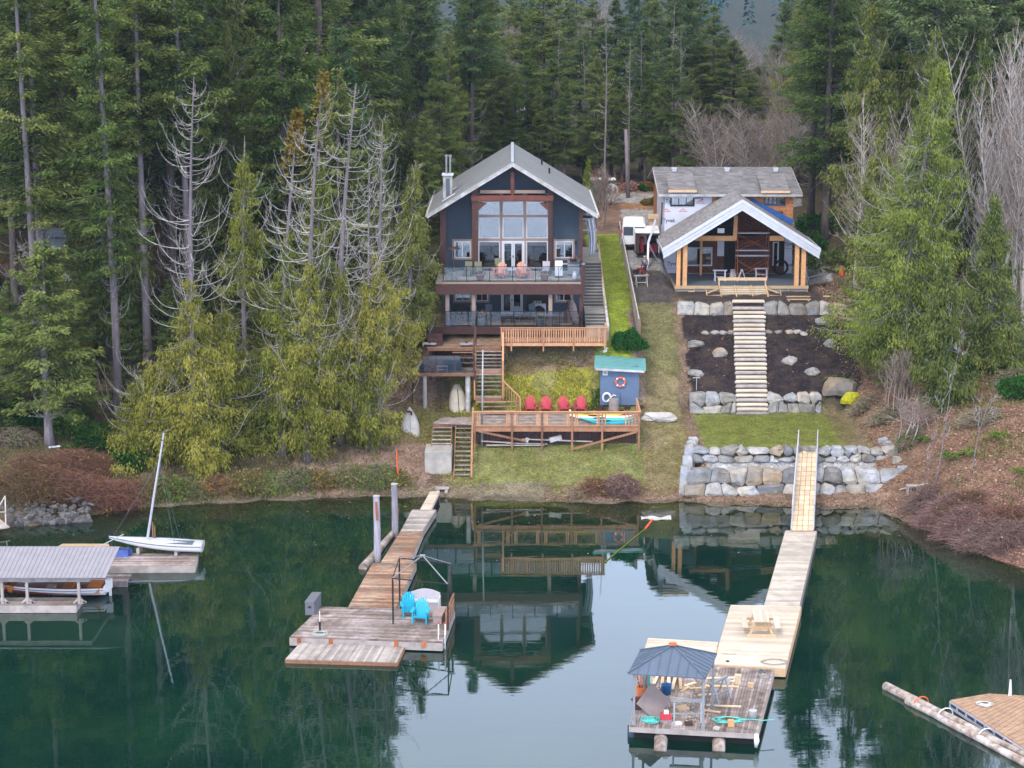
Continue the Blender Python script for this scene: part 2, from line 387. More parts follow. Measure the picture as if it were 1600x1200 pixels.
def rough_arr(X, Y):
    wild = 1-((X > -4) & (X < 23.5) & (Y > 121) & (Y < 165)).astype(float)
    return (lum(X, Y, 1.7)*.10+lum(X+9, Y+4, 4.1)*.05)*wild+.02*lum(X, Y, 5.3)

FLOOR1, FLOOR2 = 11.4, 8.3
gx = np.unique(np.concatenate([np.linspace(-900, -60, 40), np.linspace(-60, -32, 60), np.linspace(-32, 32, 300), np.linspace(32, 60, 60), np.linspace(60, 900, 40)]))
gy = np.unique(np.concatenate([np.linspace(-60, 96, 30), np.linspace(96, 160, 300), np.linspace(160, 210, 70), np.linspace(210, 430, 30), np.linspace(430, 3200, 60)]))
GX, GY = np.meshgrid(gx, gy)
GZ = terr_arr(GX, GY)+rough_arr(GX, GY)*np.clip((GY-100)/10, 0, 1)
rng = np.random.default_rng(3)
# ground cover colours by place (lawn, mulch, leaf litter, gravel ...): real materials with boundaries of their own
C = np.zeros(GX.shape+(3,))
def zone(mask, col): C[mask] = col
J = lum(GX, GY, 2.3)*.5+rng.normal(0, .18, GX.shape)
JX = GX+J*.35; JY = GY+J*.5
zone(GX > -1e9, (.060, .052, .028))
zone((GY > 320), (.018, .032, .032))
zone((JX < -3) & (JY < 136), (.085, .065, .04))
zone((JX > -14) & (JX < -5.2) & (JY < 134), (.20, .135, .105))
zone((JX > -7.5) & (JX < -3) & (JY > 125.5) & (JY < 129), (.155, .15, .06))
zone((JX > 22.5) & (JY < 150), (.15, .09, .06))
zone((JX > 24.5) & (JY < 113), (.15, .08, .065))
zone((JX > 27) & (JY > 128) & (JY < 150), (.12, .09, .05))
zone((JX > -4.2) & (JX < 8.6) & (JY < 129.6), (.14, .15, .05))
zone((JX > -4.2) & (JX < 5.9) & (JY >= 129.0) & (JY < 131.9), (.165, .16, .045))
zone((JX > -3.6) & (JX < 5.2) & (JY >= 129.3) & (JY < 131.7) & (lum(GX, GY, 1.5)+J > -.25), (.225, .22, .03))
zone((JX > -4.2) & (JX < 5.9) & (JY >= 131.6) & (JY < 134), (.16, .115, .07))
zone((JX > 2.4) & (JX < 23) & (JY < 119.7), (.21, .14, .11))
zone((JX > -8) & (JX < 2.5) & (JY < 121.0) & (JY > 117), (.145, .125, .085))
zone((JX > 8.5) & (JX < 12.2) & (JY > 119.6) & (JY < 133), (.165, .14, .07))
zone((JX > 11.2) & (JX < 12.3) & (JY > 119.6) & (JY < 142), (.16, .115, .08))
zone((JX > 8.5) & (JX < 11.6) & (JY >= 133) & (JY < 141), (.12, .115, .05))
zone((JX > 5.8) & (JX < 8.7) & (JY >= 130.5) & (JY < 158), (.165, .215, .022))
zone((JX > 8.15) & (JX < 9.0) & (JY >= 130) & (JY < 139), (.23, .17, .14))
zone((JX > 12.1) & (JX < 23.7) & (JY > 131.5) & (JY < 139.7), (.020, .0155, .018))
zone((JX > 12.2) & (JX < 22.6) & (JY >= 139.7) & (JY < 146), (.045, .036, .036))
zone((JX > 22.3) & (JX < 26) & (JY >= 139) & (JY < 155), (.10, .065, .05))
zone((GX > 12.1) & (JX < 22.8) & (GY > 121.3) & (JY < 131.0), (.13, .155, .035))
zone((JX > 21) & (JX < 22.9) & (GY > 121.3) & (JY < 131.0), (.14, .11, .06))
zone((JX > 8.9) & (JX < 12.0) & (JY >= 141) & (JY < 147), (.060, .055, .055))
zone((JX > 8.6) & (JX < 24) & (JY >= 147) & (JY < 176), (.24, .235, .235))
zone((JX > 6.2) & (JX < 9.4) & (JY >= 158) & (JY < 185), (.16, .10, .075))
zone((JX > 9.4) & (JX < 24) & (JY >= 172.5) & (JY < 177), (.22, .12, .065))
zone((JX > 4) & (JX < 26) & (JY >= 177) & (JY < 184), (.26, .25, .25))
zone((JX > 4) & (JX < 26) & (JY >= 184) & (JY < 190), (.20, .12, .075))
zone((GX < -24) & (JY > 147) & (JY < 160), (.17, .105, .06))
zone((JX > 12.1) & (JX < 22.6) & (GY > 119.5) & (GY < 121.3), (.30, .30, .31))
zone((GZ < .12) & (GY < 123) & (GX > -24) & (GX < 24), (.10, .085, .06))
zone((GZ < -.1) & (GY < 123), (.15, .15, .07))
nxg, nyg = len(gx), len(gy)
V = np.stack([GX, GY, GZ], -1).reshape(-1, 3)
ii = (np.arange(nyg-1)[:, None]*nxg+np.arange(nxg-1)[None]).ravel()
Fq = np.stack([ii, ii+1, ii+1+nxg, ii+nxg], -1)
def groundmat():
    m = bpy.data.materials.new('ground'); m.use_nodes = True; t = m.node_tree; N = t.nodes; L = t.links
    p = N['Principled BSDF']; p.inputs['Roughness'].default_value = .95; p.inputs['Specular IOR Level'].default_value = .15
    g = N.new('ShaderNodeNewGeometry')
    at = N.new('ShaderNodeAttribute'); at.attribute_name = 'cover'
    def nz(s, d=6): 
        n = N.new('ShaderNodeTexNoise'); n.inputs['Scale'].default_value = s; n.inputs['Detail'].default_value = d; n.inputs['Roughness'].default_value = .7; L.new(g.outputs['Position'], n.inputs[0]); return n
    n1 = nz(1.1); n2 = nz(7.0, 3)
    r1 = N.new('ShaderNodeMapRange'); r1.inputs[1].default_value = .3; r1.inputs[2].default_value = .7; r1.inputs[3].default_value = .55; r1.inputs[4].default_value = 1.45; L.new(n1.outputs[0], r1.inputs[0])
    r2 = N.new('ShaderNodeMapRange'); r2.inputs[1].default_value = .3; r2.inputs[2].default_value = .7; r2.inputs[3].default_value = .45; r2.inputs[4].default_value = 1.55; L.new(n2.outputs[0], r2.inputs[0])
    mu = N.new('ShaderNodeMath'); mu.operation = 'MULTIPLY'; L.new(r1.outputs[0], mu.inputs[0]); L.new(r2.outputs[0], mu.inputs[1])
    vs = N.new('ShaderNodeVectorMath'); vs.operation = 'SCALE'; L.new(at.outputs['Color'], vs.inputs[0]); L.new(mu.outputs[0], vs.inputs['Scale'])
    n3 = nz(.8, 5); r3 = N.new('ShaderNodeMapRange'); r3.inputs[1].default_value = .45; r3.inputs[2].default_value = .7; r3.inputs[4].default_value = .35; L.new(n3.outputs[0], r3.inputs[0])
    mx = N.new('ShaderNodeMix'); mx.data_type = 'RGBA'; L.new(r3.outputs[0], mx.inputs[0]); L.new(vs.outputs[0], mx.inputs[6]); mx.inputs[7].default_value = (.13, .09, .06, 1)
    L.new(mx.outputs[2], p.inputs['Base Color'])
    b = N.new('ShaderNodeBump'); b.inputs['Strength'].default_value = .6; b.inputs['Distance'].default_value = .12; L.new(n2.outputs[0], b.inputs['Height']); L.new(b.outputs[0], p.inputs['Normal'])
    return m
ground = npmesh('ground', V, Fq, groundmat(), smooth=True)
ca = ground.data.attributes.new('cover', 'FLOAT_COLOR', 'POINT')
ca.data.foreach_set('color', np.concatenate([C.reshape(-1, 3), np.ones((V.shape[0], 1))], 1).astype(np.float32).ravel())
tag(ground, kind='structure')

# ------------------------------------------------------------------ lake
wx = np.linspace(-260, 260, 261); wy = np.linspace(-60, 126, 187)
WX, WY = np.meshgrid(wx, wy)
WV = np.stack([WX, WY, WX*0], -1).reshape(-1, 3)
ii = (np.arange(len(wy)-1)[:, None]*len(wx)+np.arange(len(wx)-1)[None]).ravel()
WF = np.stack([ii, ii+1, ii+1+len(wx), ii+len(wx)], -1)
def watermat():
    m = bpy.data.materials.new('lake_water'); m.use_nodes = True; t = m.node_tree; N = t.nodes; L = t.links; N.clear()
    g = N.new('ShaderNodeNewGeometry')
    at = N.new('ShaderNodeAttribute'); at.attribute_name = 'depth'
    n1 = N.new('ShaderNodeTexNoise'); n1.inputs['Scale'].default_value = .12; n1.inputs['Detail'].default_value = 5; L.new(g.outputs['Position'], n1.inputs[0])
    c = N.new('ShaderNodeMix'); c.data_type = 'RGBA'; c.inputs[6].default_value = (.0, .0125, .0100, 1); c.inputs[7].default_value = (.004, .026, .014, 1)
    r = N.new('ShaderNodeMapRange'); r.inputs[1].default_value = .35; r.inputs[2].default_value = .65; L.new(n1.outputs[0], r.inputs[0]); L.new(r.outputs[0], c.inputs[0])
    d = N.new('ShaderNodeBsdfDiffuse'); L.new(c.outputs[2], d.inputs[0])
    # strands of weed seen through the water
    tr = N.new('ShaderNodeBsdfTransparent'); tr.inputs[0].default_value = (.55, .68, .48, 1)
    f1 = N.new('ShaderNodeMapRange'); f1.inputs[1].default_value = .0; f1.inputs[2].default_value = 2.4; f1.inputs[3].default_value = .05; f1.inputs[4].default_value = 1.0; f1.interpolation_type = 'SMOOTHSTEP'; L.new(at.outputs['Fac'], f1.inputs[0])
    body = N.new('ShaderNodeMixShader'); L.new(f1.outputs[0], body.inputs[0]); L.new(tr.outputs[0], body.inputs[1]); L.new(d.outputs[0], body.inputs[2])
    # faint ripples
    mp = N.new('ShaderNodeMapping'); mp.inputs['Scale'].default_value = (.5, 1.5, 1); L.new(g.outputs['Position'], mp.inputs[0])
    n2 = N.new('ShaderNodeTexNoise'); n2.inputs['Scale'].default_value = .9; n2.inputs['Detail'].default_value = 3; L.new(mp.outputs[0], n2.inputs[0])
    b = N.new('ShaderNodeBump'); b.inputs['Strength'].default_value = .05; b.inputs['Distance'].default_value = .05; L.new(n2.outputs[0], b.inputs['Height'])
    gl = N.new('ShaderNodeBsdfGlossy'); gl.inputs['Roughness'].default_value = .015; gl.inputs[0].default_value = (.97, 1, 1, 1); L.new(b.outputs[0], gl.inputs['Normal'])
    fr = N.new('ShaderNodeFresnel'); fr.inputs[0].default_value = 1.62; L.new(b.outputs[0], fr.inputs['Normal'])
    s = N.new('ShaderNodeMixShader'); L.new(fr.outputs[0], s.inputs[0]); L.new(body.outputs[0], s.inputs[1]); L.new(gl.outputs[0], s.inputs[2])
    o = N.new('ShaderNodeOutputMaterial'); L.new(s.outputs[0], o.inputs[0]); return m
water = npmesh('water', WV, WF, watermat())
da = water.data.attributes.new('depth', 'FLOAT', 'POINT'); da.data.foreach_set('value', np.maximum(0, -terr_arr(WX, WY)).astype(np.float32).ravel())
tag(water, kind='structure')

# ================================================================== TREES
def kites(P, D, Ln, Wd, rng, up=None):
    """leaf sprays: a kite-shaped face at each P pointing along D"""
    n = len(P); D = D/np.linalg.norm(D, axis=1, keepdims=True)
    R = rng.normal(size=(n, 3)) if up is None else up+rng.normal(size=(n, 3))*.35
    S = np.cross(D, R); S /= np.linalg.norm(S, axis=1, keepdims=True)+1e-9
    Ln = Ln[:, None]; Wd = Wd[:, None]
    V = np.stack([P, P+D*Ln*.45+S*Wd, P+D*Ln, P+D*Ln*.45-S*Wd], 1).reshape(-1, 3)
    Fc = np.arange(n*4).reshape(-1, 4)
    return V, Fc
def strips(paths, rads):
    """3-sided tapering limbs. paths (n,k,3), rads (n,k)"""
    n, k, _ = paths.shape
    T = np.gradient(paths, axis=1); T /= np.linalg.norm(T, axis=2, keepdims=True)+1e-9
    A = np.cross(T, np.array([.12, .31, .94])); A /= np.linalg.norm(A, axis=2, keepdims=True)+1e-9
    B = np.cross(T, A)
    ring = []
    for j in range(3):
        a = 2*PI*j/3; ring.append(paths+(A*math.cos(a)+B*math.sin(a))*rads[..., None])
    V = np.stack(ring, 2)                                             # n,k,3,3
    base = (np.arange(n)[:, None, None]*k*3+np.arange(k-1)[None, :, None]*3)
    j = np.arange(3)[None, None]
    F = np.stack([base+j, base+(j+1) % 3, base+3+(j+1) % 3, base+3+j], -1).reshape(-1, 4)
    return V.reshape(-1, 3), F
def merge(parts):
    Vs, Fs, o = [], [], 0
    for V, F in parts:
        Vs.append(V); Fs.append(F+o); o += len(V)
    return np.concatenate(Vs), np.concatenate(Fs)
def trunk_mesh(h, r0, rng, top=.08, lean=(0, 0), wob=.15, n=9):
    k = 12; m = MB(); pts = []; rr = []
    a, b = rng.uniform(0, 6, 2)
    for i in range(k+1):
        t = i/k; pts.append((lean[0]*t*t*h+wob*math.sin(a+t*4)*t, lean[1]*t*t*h+wob*math.sin(b+t*3)*t, h*t-.4*(i == 0)))
        rr.append(r0*((1-t)**.9*(1-top)+top)*(1.35 if i == 0 else 1))
    m.tube(pts, rr, n)
    return m, np.array(pts)
def axis_at(pts, t):
    t = np.clip(t, 0, 1)*(len(pts)-1); i = np.minimum(t.astype(int), len(pts)-2); f = (t-i)[:, None]
    return pts[i]*(1-f)+pts[i+1]*f
def conifer(name, label, seed, h, r, c0=.25, nb=120, per=80, style='fir', leaf='leaf_fir', bark='bark', r0=None,
            dead=0, dead_from=.0, dead_to=1., llen=.5, lw=.11, lean=(0, 0), topr=.03, green_to=1.0, wood='twig_grey', gold=0, deadlen=1.):
    """whole tree: trunk, limbs (with twigs) and crown of leaf sprays"""
    rng = np.random.default_rng(seed)
    root = thing(name, label, 'tree')
    r0 = r0 or h*.012
    tm, ax = trunk_mesh(h, r0, rng, lean=lean); tm.build('trunk', MATS[bark], root, smooth=True)
    K = 9; s = np.linspace(0, 1, K)
    def limbs(t, L, sty):
        n = len(t); az = rng.uniform(0, 2*PI, n); o = np.stack([np.cos(az), np.sin(az), az*0], 1)
        B = axis_at(ax, t)
        if sty == 'fir':
            e = (-.30+.75*t+rng.normal(0, .12, n))[:, None]
            zz = e*s-.18*s**2*(1.2-t[:, None])+.10*s**3
        elif sty == 'cedar':
            e = rng.normal(-.25, .12, n)[:, None]; zz = e*s-.25*s**1.5+.38*s**3
        else:                                                        # candelabra: out, dip, sweep up
            e = rng.normal(-.20, .10, n)[:, None]; zz = e*s+.80*s**2.0*rng.uniform(.5, 1.2, n)[:, None]
        bend = rng.normal(0, .10, n)[:, None]*s**2
        sd = np.stack([-o[:, 1], o[:, 0], o[:, 2]], 1)
        P = B[:, None]+L[:, None, None]*(o[:, None]*s[None, :, None]*(1-(.25*s**2)[None, :, None]*(sty == 'dead'))+sd[:, None]*bend[..., None])
        P[..., 2] += L[:, None]*zz
        P += rng.normal(0, .015 if sty != 'dead' else .004, P.shape)*L[:, None, None]*s[None, :, None]
        return P, o, sd
    # live crown
    ztop = green_to
    if nb:
        t = c0+(ztop-c0)*rng.uniform(0, 1, nb)**1.05
        u = (t-c0)/(1-c0)
        prof = np.minimum(1, .55+u*3.0)*(1-u)**.72 if style == 'fir' else np.minimum(1, .6+u*2.5)*(1-u)**.9
        L = r*(prof+topr)*rng.uniform(.45, 1.15, nb)*(1 if green_to > .9 else np.clip((green_to-t)/(green_to-c0)*2.2, .16, 1))
        P, o, sd = limbs(t, L, 'fir' if style == 'fir' else 'cedar')
        LV, LF = strips(P, (r0*.16*(L/r+.2))[:, None]*(1-.85*s)[None])
        cnt = np.maximum(4, (per*1.5*(L/r+.08)*rng.uniform(.6, 1.2, nb)).astype(int)); bi = np.repeat(np.arange(nb), cnt); n = len(bi)
        ss = rng.uniform(.12, 1.0, n)**.8; q = ss*(K-1); i = np.minimum(q.astype(int), K-2); f = (q-i)[:, None]
        C0 = P[bi, i]*(1-f)+P[bi, i+1]*f; Lb = L[bi][:, None]
        lat = rng.uniform(-1, 1, n)[:, None]*(1.08-ss[:, None])*.42
        C0 = C0+sd[bi]*lat*Lb+rng.normal(0, .10, (n, 3))
        if style == 'fir':
            C0[:, 2] -= np.abs(lat[:, 0])*Lb[:, 0]*.25+rng.exponential(.10, n)
            D = o[bi]*.9+sd[bi]*np.sign(lat)*rng.uniform(.2, 1., (n, 1))+rng.normal(0, .25, (n, 3)); D[:, 2] -= rng.uniform(.0, .55, n)
            upv = np.array([0, 0, 1.])
        else:
            C0[:, 2] -= rng.exponential(.30, n)
            D = o[bi]*.45+sd[bi]*np.sign(lat)*.35+rng.normal(0, .25, (n, 3)); D[:, 2] -= rng.uniform(.5, 1.5, n)
            upv = None
        ll = llen*.72*rng.uniform(.5, 1.4, n); lw = lw*.72
        V1, F1 = kites(C0, D, ll, lw*rng.uniform(.7, 1.4, n), rng, upv)
        hue = np.clip(.30+.35*rng.normal(0, .5, nb)[bi]+.45*rng.uniform(-.5, .5, n)+.25*ss-.05, 0, 1)
        npmesh('crown', V1, F1, MATS[leaf], root, hue)
        npmesh('limbs', LV, LF, MATS[wood if style != 'fir' else 'bark'], root)
    if gold:
        n = gold; t = 1-rng.exponential(.05, n); a = rng.uniform(0, 2*PI, n); rad = (1-t)*h*.22+.1
        P = axis_at(ax, t)+np.stack([np.cos(a), np.sin(a), a*0], 1)*(rad*rng.uniform(0, 1, n)**.6)[:, None]
        D = np.stack([np.cos(a)*.5, np.sin(a)*.5, rng.uniform(-.9, .4, n)], 1)+rng.normal(0, .2, (n, 3))
        V1, F1 = kites(P, D, rng.uniform(.2, .4, n), rng.uniform(.05, .09, n), rng)
        npmesh('dying_top', V1, F1, MATS['leaf_gold'], root, rng.uniform(0, 1, n))
    if dead:
        t = dead_from+(dead_to-dead_from)*rng.uniform(0, 1, dead)
        L = (r*deadlen)*np.clip((1.01-t)/.45, .02, 1.0)**.6*rng.uniform(.6, 1.1, dead)
        L = np.where(rng.uniform(0, 1, dead) < .3, L*.5, L); P, o, sd = limbs(t, L, 'dead')
        parts = [strips(P, (.026*(.5+L/r*.6))[:, None]*(1-.7*s)[None])]
        nt_ = 5; bi = np.repeat(np.arange(dead), nt_); n = len(bi)
        q = rng.uniform(.25, 1, n)*(K-1); i = np.minimum(q.astype(int), K-2); f = (q-i)[:, None]
        B = P[bi, i]*(1-f)+P[bi, i+1]*f
        dr = (P[bi, i+1]-P[bi, i]); dr /= np.linalg.norm(dr, axis=1, keepdims=True)+1e-9
        dd = dr+sd[bi]*rng.choice([-1, 1], n)[:, None]*.7+rng.normal(0, .3, (n, 3)); dd[:, 2] += rng.uniform(-.5, .6, n)
        tl = (L[bi]*rng.uniform(.05, .20, n))[:, None]
        Q = np.stack([B, B+dd*tl*.5, B+dd*tl+np.array([0, 0, .35])*tl], 1)
        parts.append(strips(Q, np.tile(np.array([.009, .007, .004]), (n, 1))))
        V2, F2 = merge(parts)
        npmesh('bare_branches', V2, F2, MATS[wood], root, rng.uniform(0, 1, len(F2)))
    return root
def baretree(name, label, seed, h, r, stems=1, cat='tree', wood='bark_pale', twig='twig_grey', spread=.12, levels=3, nb=26, r0=.16, up=.9, start=.25):
    rng = np.random.default_rng(seed); root = thing(name, label, cat)
    tm = MB(); lim = []; tw = []
    for sidx in range(stems):
        a = rng.uniform(0, 2*PI); ln = spread*rng.uniform(.3, 1.2)*(stems > 1) + rng.normal(0, .02)
        hh = h*rng.uniform(.75, 1.0) if stems > 1 else h
        k = 10; pts = [];
        w1, w2 = rng.uniform(0, 6, 2)
        bx, by = (rng.uniform(-.35, .35, 2)*min(2.2, stems*.35) if stems > 1 else (0, 0))
        for i in range(k+1):
            t = i/k; pts.append((bx+math.cos(a)*ln*hh*t+.25*math.sin(w1+t*5)*t, by+math.sin(a)*ln*hh*t+.25*math.sin(w2+t*4)*t, hh*t-.3*(i == 0)))
        tm.tube(pts, [r0*(1-.9*i/k)*(1 if stems == 1 else rng.uniform(.6, 1)) for i in range(k+1)], 7)
        ax = np.array(pts)
        n = nb; t = start+(1-start)*rng.uniform(0, 1, n); az = rng.uniform(0, 2*PI, n)
        L = r*(1.1-t*.75)*rng.uniform(.5, 1.1, n); s = np.linspace(0, 1, 6)
        o = np.stack([np.cos(az), np.sin(az), az*0], 1); B = axis_at(ax, t)
        P = B[:, None]+L[:, None, None]*o[:, None]*(s[None, :, None]*.75)
        P[..., 2] += L[:, None]*(up*s+.25*s**2)*rng.uniform(.4, 1.3, n)[:, None]
        P += rng.normal(0, .03, P.shape)*L[:, None, None]*s[None, :, None]
        lim.append(strips(P, (r0*.28)*(1-.8*s)[None]*np.ones((n, 1))))
        cur, rad, LL = P, r0*.10, L
        for lv in range(levels-1):
            m_ = 5; kk = cur.shape[1]; bi = np.repeat(np.arange(len(cur)), m_); nn = len(bi)
            q = rng.uniform(.2, 1, nn)*(kk-1); i = np.minimum(q.astype(int), kk-2); f = (q-i)[:, None]
            B = cur[bi, i]*(1-f)+cur[bi, i+1]*f; dr = cur[bi, i+1]-cur[bi, i]; dr /= np.linalg.norm(dr, axis=1, keepdims=True)+1e-9
            dd = dr+rng.normal(0, .55, (nn, 3)); dd[:, 2] += .25*up; dd /= np.linalg.norm(dd, axis=1, keepdims=True)
            L2 = LL[bi]*rng.uniform(.25, .55, nn); s4 = np.linspace(0, 1, 4)
            Q = B[:, None]+dd[:, None]*(L2[:, None]*s4)[..., None]; Q[..., 2] += (L2[:, None]*s4**2)*.15*up
            Q += rng.normal(0, .04, Q.shape)*L2[:, None, None]*s4[None, :, None]
            tw.append(strips(Q, max(rad, .012)*(1-.7*s4)[None]*np.ones((nn, 1))))
            cur, LL, rad = Q, L2, rad*.55
    tm.build('trunk', MATS[wood], root, smooth=True)
    V1, F1 = merge(lim); npmesh('limbs', V1, F1, MATS[wood], root, rng.uniform(.2, .8, len(F1)))
    V2, F2 = merge(tw); npmesh('twigs', V2, F2, MATS[twig], root, rng.uniform(0, 1, len(F2)))
    return root
def hairs(name, label, cat, seed, c, rx, ry, rz, n, mat='hair_twig', ln=.6, wd=.022, up=.6, leaf=0, leafmat_='leaf_grass', group=None, arch=.5):
    """twiggy shrub: many fine arching stems rising from its foot"""
    rng = np.random.default_rng(seed)
    a = rng.uniform(0, 2*PI, n); rr = np.sqrt(rng.uniform(0, 1, n))
    bx = np.cos(a)*rr*rx*.8; by = np.sin(a)*rr*ry*.8
    X0 = c[0]+bx; Y0 = c[1]+by; Z0 = terr_arr(X0, Y0)-c[2]
    dome = rz*np.sqrt(np.clip(1-rr**2*.85, 0, 1))
    st = rng.uniform(0, .8, n)*dome
    B = np.stack([bx, by, Z0+st-.05], 1)
    az = rng.uniform(0, 2*PI, n)
    dd = np.stack([np.cos(az)*.6+np.cos(a)*.5*rr, np.sin(az)*.6+np.sin(a)*.5*rr, rng.uniform(.2, 1.2, n)*up], 1)
    L = ln*rng.uniform(.5, 1.4, n); s = np.linspace(0, 1, 4)
    Q = B[:, None]+dd[:, None]*(L[:, None]*s)[..., None]; Q[..., 2] -= arch*L[:, None]*s**2*.5
    Q += rng.normal(0, .05, Q.shape)*L[:, None, None]*s[None, :, None]
    V1, F1 = strips(Q, wd*(1-.75*s)[None]*np.ones((n, 1)))
    root = thing(name, label, cat, c, group=group)
    npmesh('stems', V1, F1, MATS[mat], root, rng.uniform(0, 1, len(F1)))
    if leaf:
        bi = rng.integers(0, n, leaf); P = Q[bi, rng.integers(1, 4, leaf)]+rng.normal(0, .05, (leaf, 3))
        V2, F2 = kites(P, rng.normal(0, 1, (leaf, 3)), rng.uniform(.1, .22, leaf), rng.uniform(.03, .07, leaf), rng)
        npmesh('leaves', V2, F2, MATS[leafmat_], root, rng.uniform(0, 1, leaf))
    return root
def place(root, x, y, rz=0, s=1, dz=0):
    root.location = (x, y, terr(x, y)+dz); root.rotation_euler = (0, 0, rz)
    root.scale = s if hasattr(s, '__len__') else (s,)*3
    return root
# ------------------------------------------------------------------ the forest
FIRS = [conifer('fir_tree', 'x', 100+i, 26, [4.6, 4.0, 5.0, 3.6][i], c0=[.30, .42, .22, .5][i], nb=[190, 160, 210, 130][i], per=185, leaf=['leaf_fir', 'leaf_fir_blue', 'leaf_fir', 'leaf_fir_blue'][i], llen=.46, lw=.075, dead=[10, 30, 6, 40][i], dead_from=.12, dead_to=.45, deadlen=.6, r0=.36) for i in range(4)]
DROOP = [conifer('hemlock_tree', 'x', 200+i, 22, [4.2, 3.6][i], c0=.12, nb=190, per=180, style='cedar', leaf='leaf_cedar_dark', llen=.42, lw=.06, dead=30, dead_from=.15, dead_to=.9, deadlen=.95, r0=.3) for i in range(2)]
used = {}
def put(protos, i, x, y, s, rz, label, group, sz=None):
    p = protos[i % len(protos)]; sc_ = (s, s, s*(sz or 1))
    loc = (x, y, terr(x, y)-.2)
    if p not in used:
        used[p] = 1; p.location = loc; p.rotation_euler = (0, 0, rz); p.scale = sc_; p['label'] = label; p['group'] = group; return p
    return dup(p, loc, rz, label, group, sc_)
rf = random.Random(11)
SPOTS = []
def ok(x, y, d):
    return all((x-a)**2+(y-b)**2 > d*d for a, b in SPOTS)
def px_x(px, y, z=15): return (px-800)/F*(y*math.cos(TH)+(H-z)*math.sin(TH))
# left wood, from just behind the bank to far up the slope
LBL = 'dark conifer crowded among its neighbours in the wood left of the blue house'
k = 0
for row, (y0, y1, n, dmin) in enumerate([(134, 146, 22, 4.2), (152, 172, 30, 4.6), (172, 205, 34, 5.5), (205, 250, 30, 7)]):
    tries = 0; c = 0
    while c < n and tries < 3000:
        tries += 1
        y = rf.uniform(y0, y1); x = rf.uniform(-60 if row else -46, -6.8 if row == 0 else (-7.5 if row == 1 else -3)) if row < 3 else rf.uniform(-80, -8)
        if row == 0 and x > -11: continue
        if y < 165 and x > -11.5: continue
        if -38 < x < -29 and 138 < y < 158: continue
        if not ok(x, y, dmin): continue
        SPOTS.append((x, y)); c += 1; k += 1
        hs = rf.uniform(.95, 1.35)
        if x > -12: hs *= .8
        if rf.random() < .22: put(DROOP, k, x, y, hs*.95, rf.uniform(0, 6), LBL, 'conifers of the left wood')
        else: put(FIRS, k, x, y, hs, rf.uniform(0, 6), LBL, 'conifers of the left wood')
# behind the houses: lower tops so that the sky shows in the lake between the two roofs
LBB = 'conifer in the belt of trees across the road behind the two houses'
for (px, y, top, kind) in [(850, 194, 31.0, 0), (792, 190, 24, 1), (770, 186, 25, 2), (815, 215, 30, 2), (905, 205, 25.5, 1), (888, 220, 29, 3), (940, 215, 26, 3),
        (975, 210, 25.5, 2), (1003, 203, 27.5, 3), (1045, 199, 32, 1), (1072, 206, 32.5, 3), (1022, 225, 29, 0), (1112, 205, 28.8, 2), (1143, 203, 25.5, 0), (1090, 230, 30, 2),
        (1168, 215, 22, 2), (1185, 255, 20.5, 0), (960, 240, 29, 0), (925, 250, 29.5, 2), (990, 260, 31.5, 3), (1222, 220, 29, 1), (740, 205, 31, 0), (755, 225, 33, 2), (830, 240, 29, 3),
        (870, 260, 30, 0), (1060, 262, 33, 0), (1130, 275, 25, 3), (1150, 300, 21, 0), (1232, 260, 30, 2), (900, 290, 32, 2), (1010, 300, 32, 0), (800, 265, 30, 0), (1095, 205, 25, 0), (1030, 196, 21, 2), (955, 198, 20, 1), (915, 196, 19, 2)]:
    x = px_x(px, y); z0 = terr(x, y); SPOTS.append((x, y))
    hgt = top-z0; wd = {0: 1.25, 1: 1.05, 2: 1.15, 3: 1.0}[kind]*rf.uniform(.85, 1.05)
    s = hgt/26*1.0
    put(FIRS, kind, x, y, max(.72, s*1.05)*wd, rf.uniform(0, 6), LBB, 'conifers behind the two houses', s/(max(.72, s*1.05)*wd))
# right wood
LBR = 'dark conifer crowded among its neighbours in the wood right of the house under construction'
for row, (y0, y1, n, dmin) in enumerate([(148, 162, 13, 4.2), (162, 190, 24, 4.6), (190, 240, 26, 6)]):
    c = tries = 0
    while c < n and tries < 3000:
        tries += 1
        y = rf.uniform(y0, y1); x = rf.uniform(24.5 if row == 0 else 23, 62)
        if 800+F*x/(y*math.cos(TH)+3.5) < 1238: continue
        if not ok(x, y, dmin): continue
        SPOTS.append((x, y)); c += 1; k += 1
        hs = rf.uniform(.9, 1.25)
        if x < 30: hs *= .85
        put(DROOP if rf.random() < .35 else FIRS, k, x, y, hs, rf.uniform(0, 6), LBR, 'conifers of the right wood')
for i, (px, y, s) in enumerate([(745, 187, .42), (768, 182, .36), (786, 184, .5), (806, 183, .4), (824, 188, .5), (842, 185, .38), (864, 187, .5), (882, 184, .42), (930, 190, .5), (955, 193, .42), (972, 191, .36), (1008, 190, .45), (1030, 189, .4), (1052, 188, .5), (1078, 187, .42), (728, 178, .5), (700, 172, .6), (690, 160, .55), (668, 150, .5)]):
    x = px_x(px, y, 14); put(FIRS, [2, 0][i % 2], x, y, s, i*1.7, 'x', 'conifers behind the two houses')
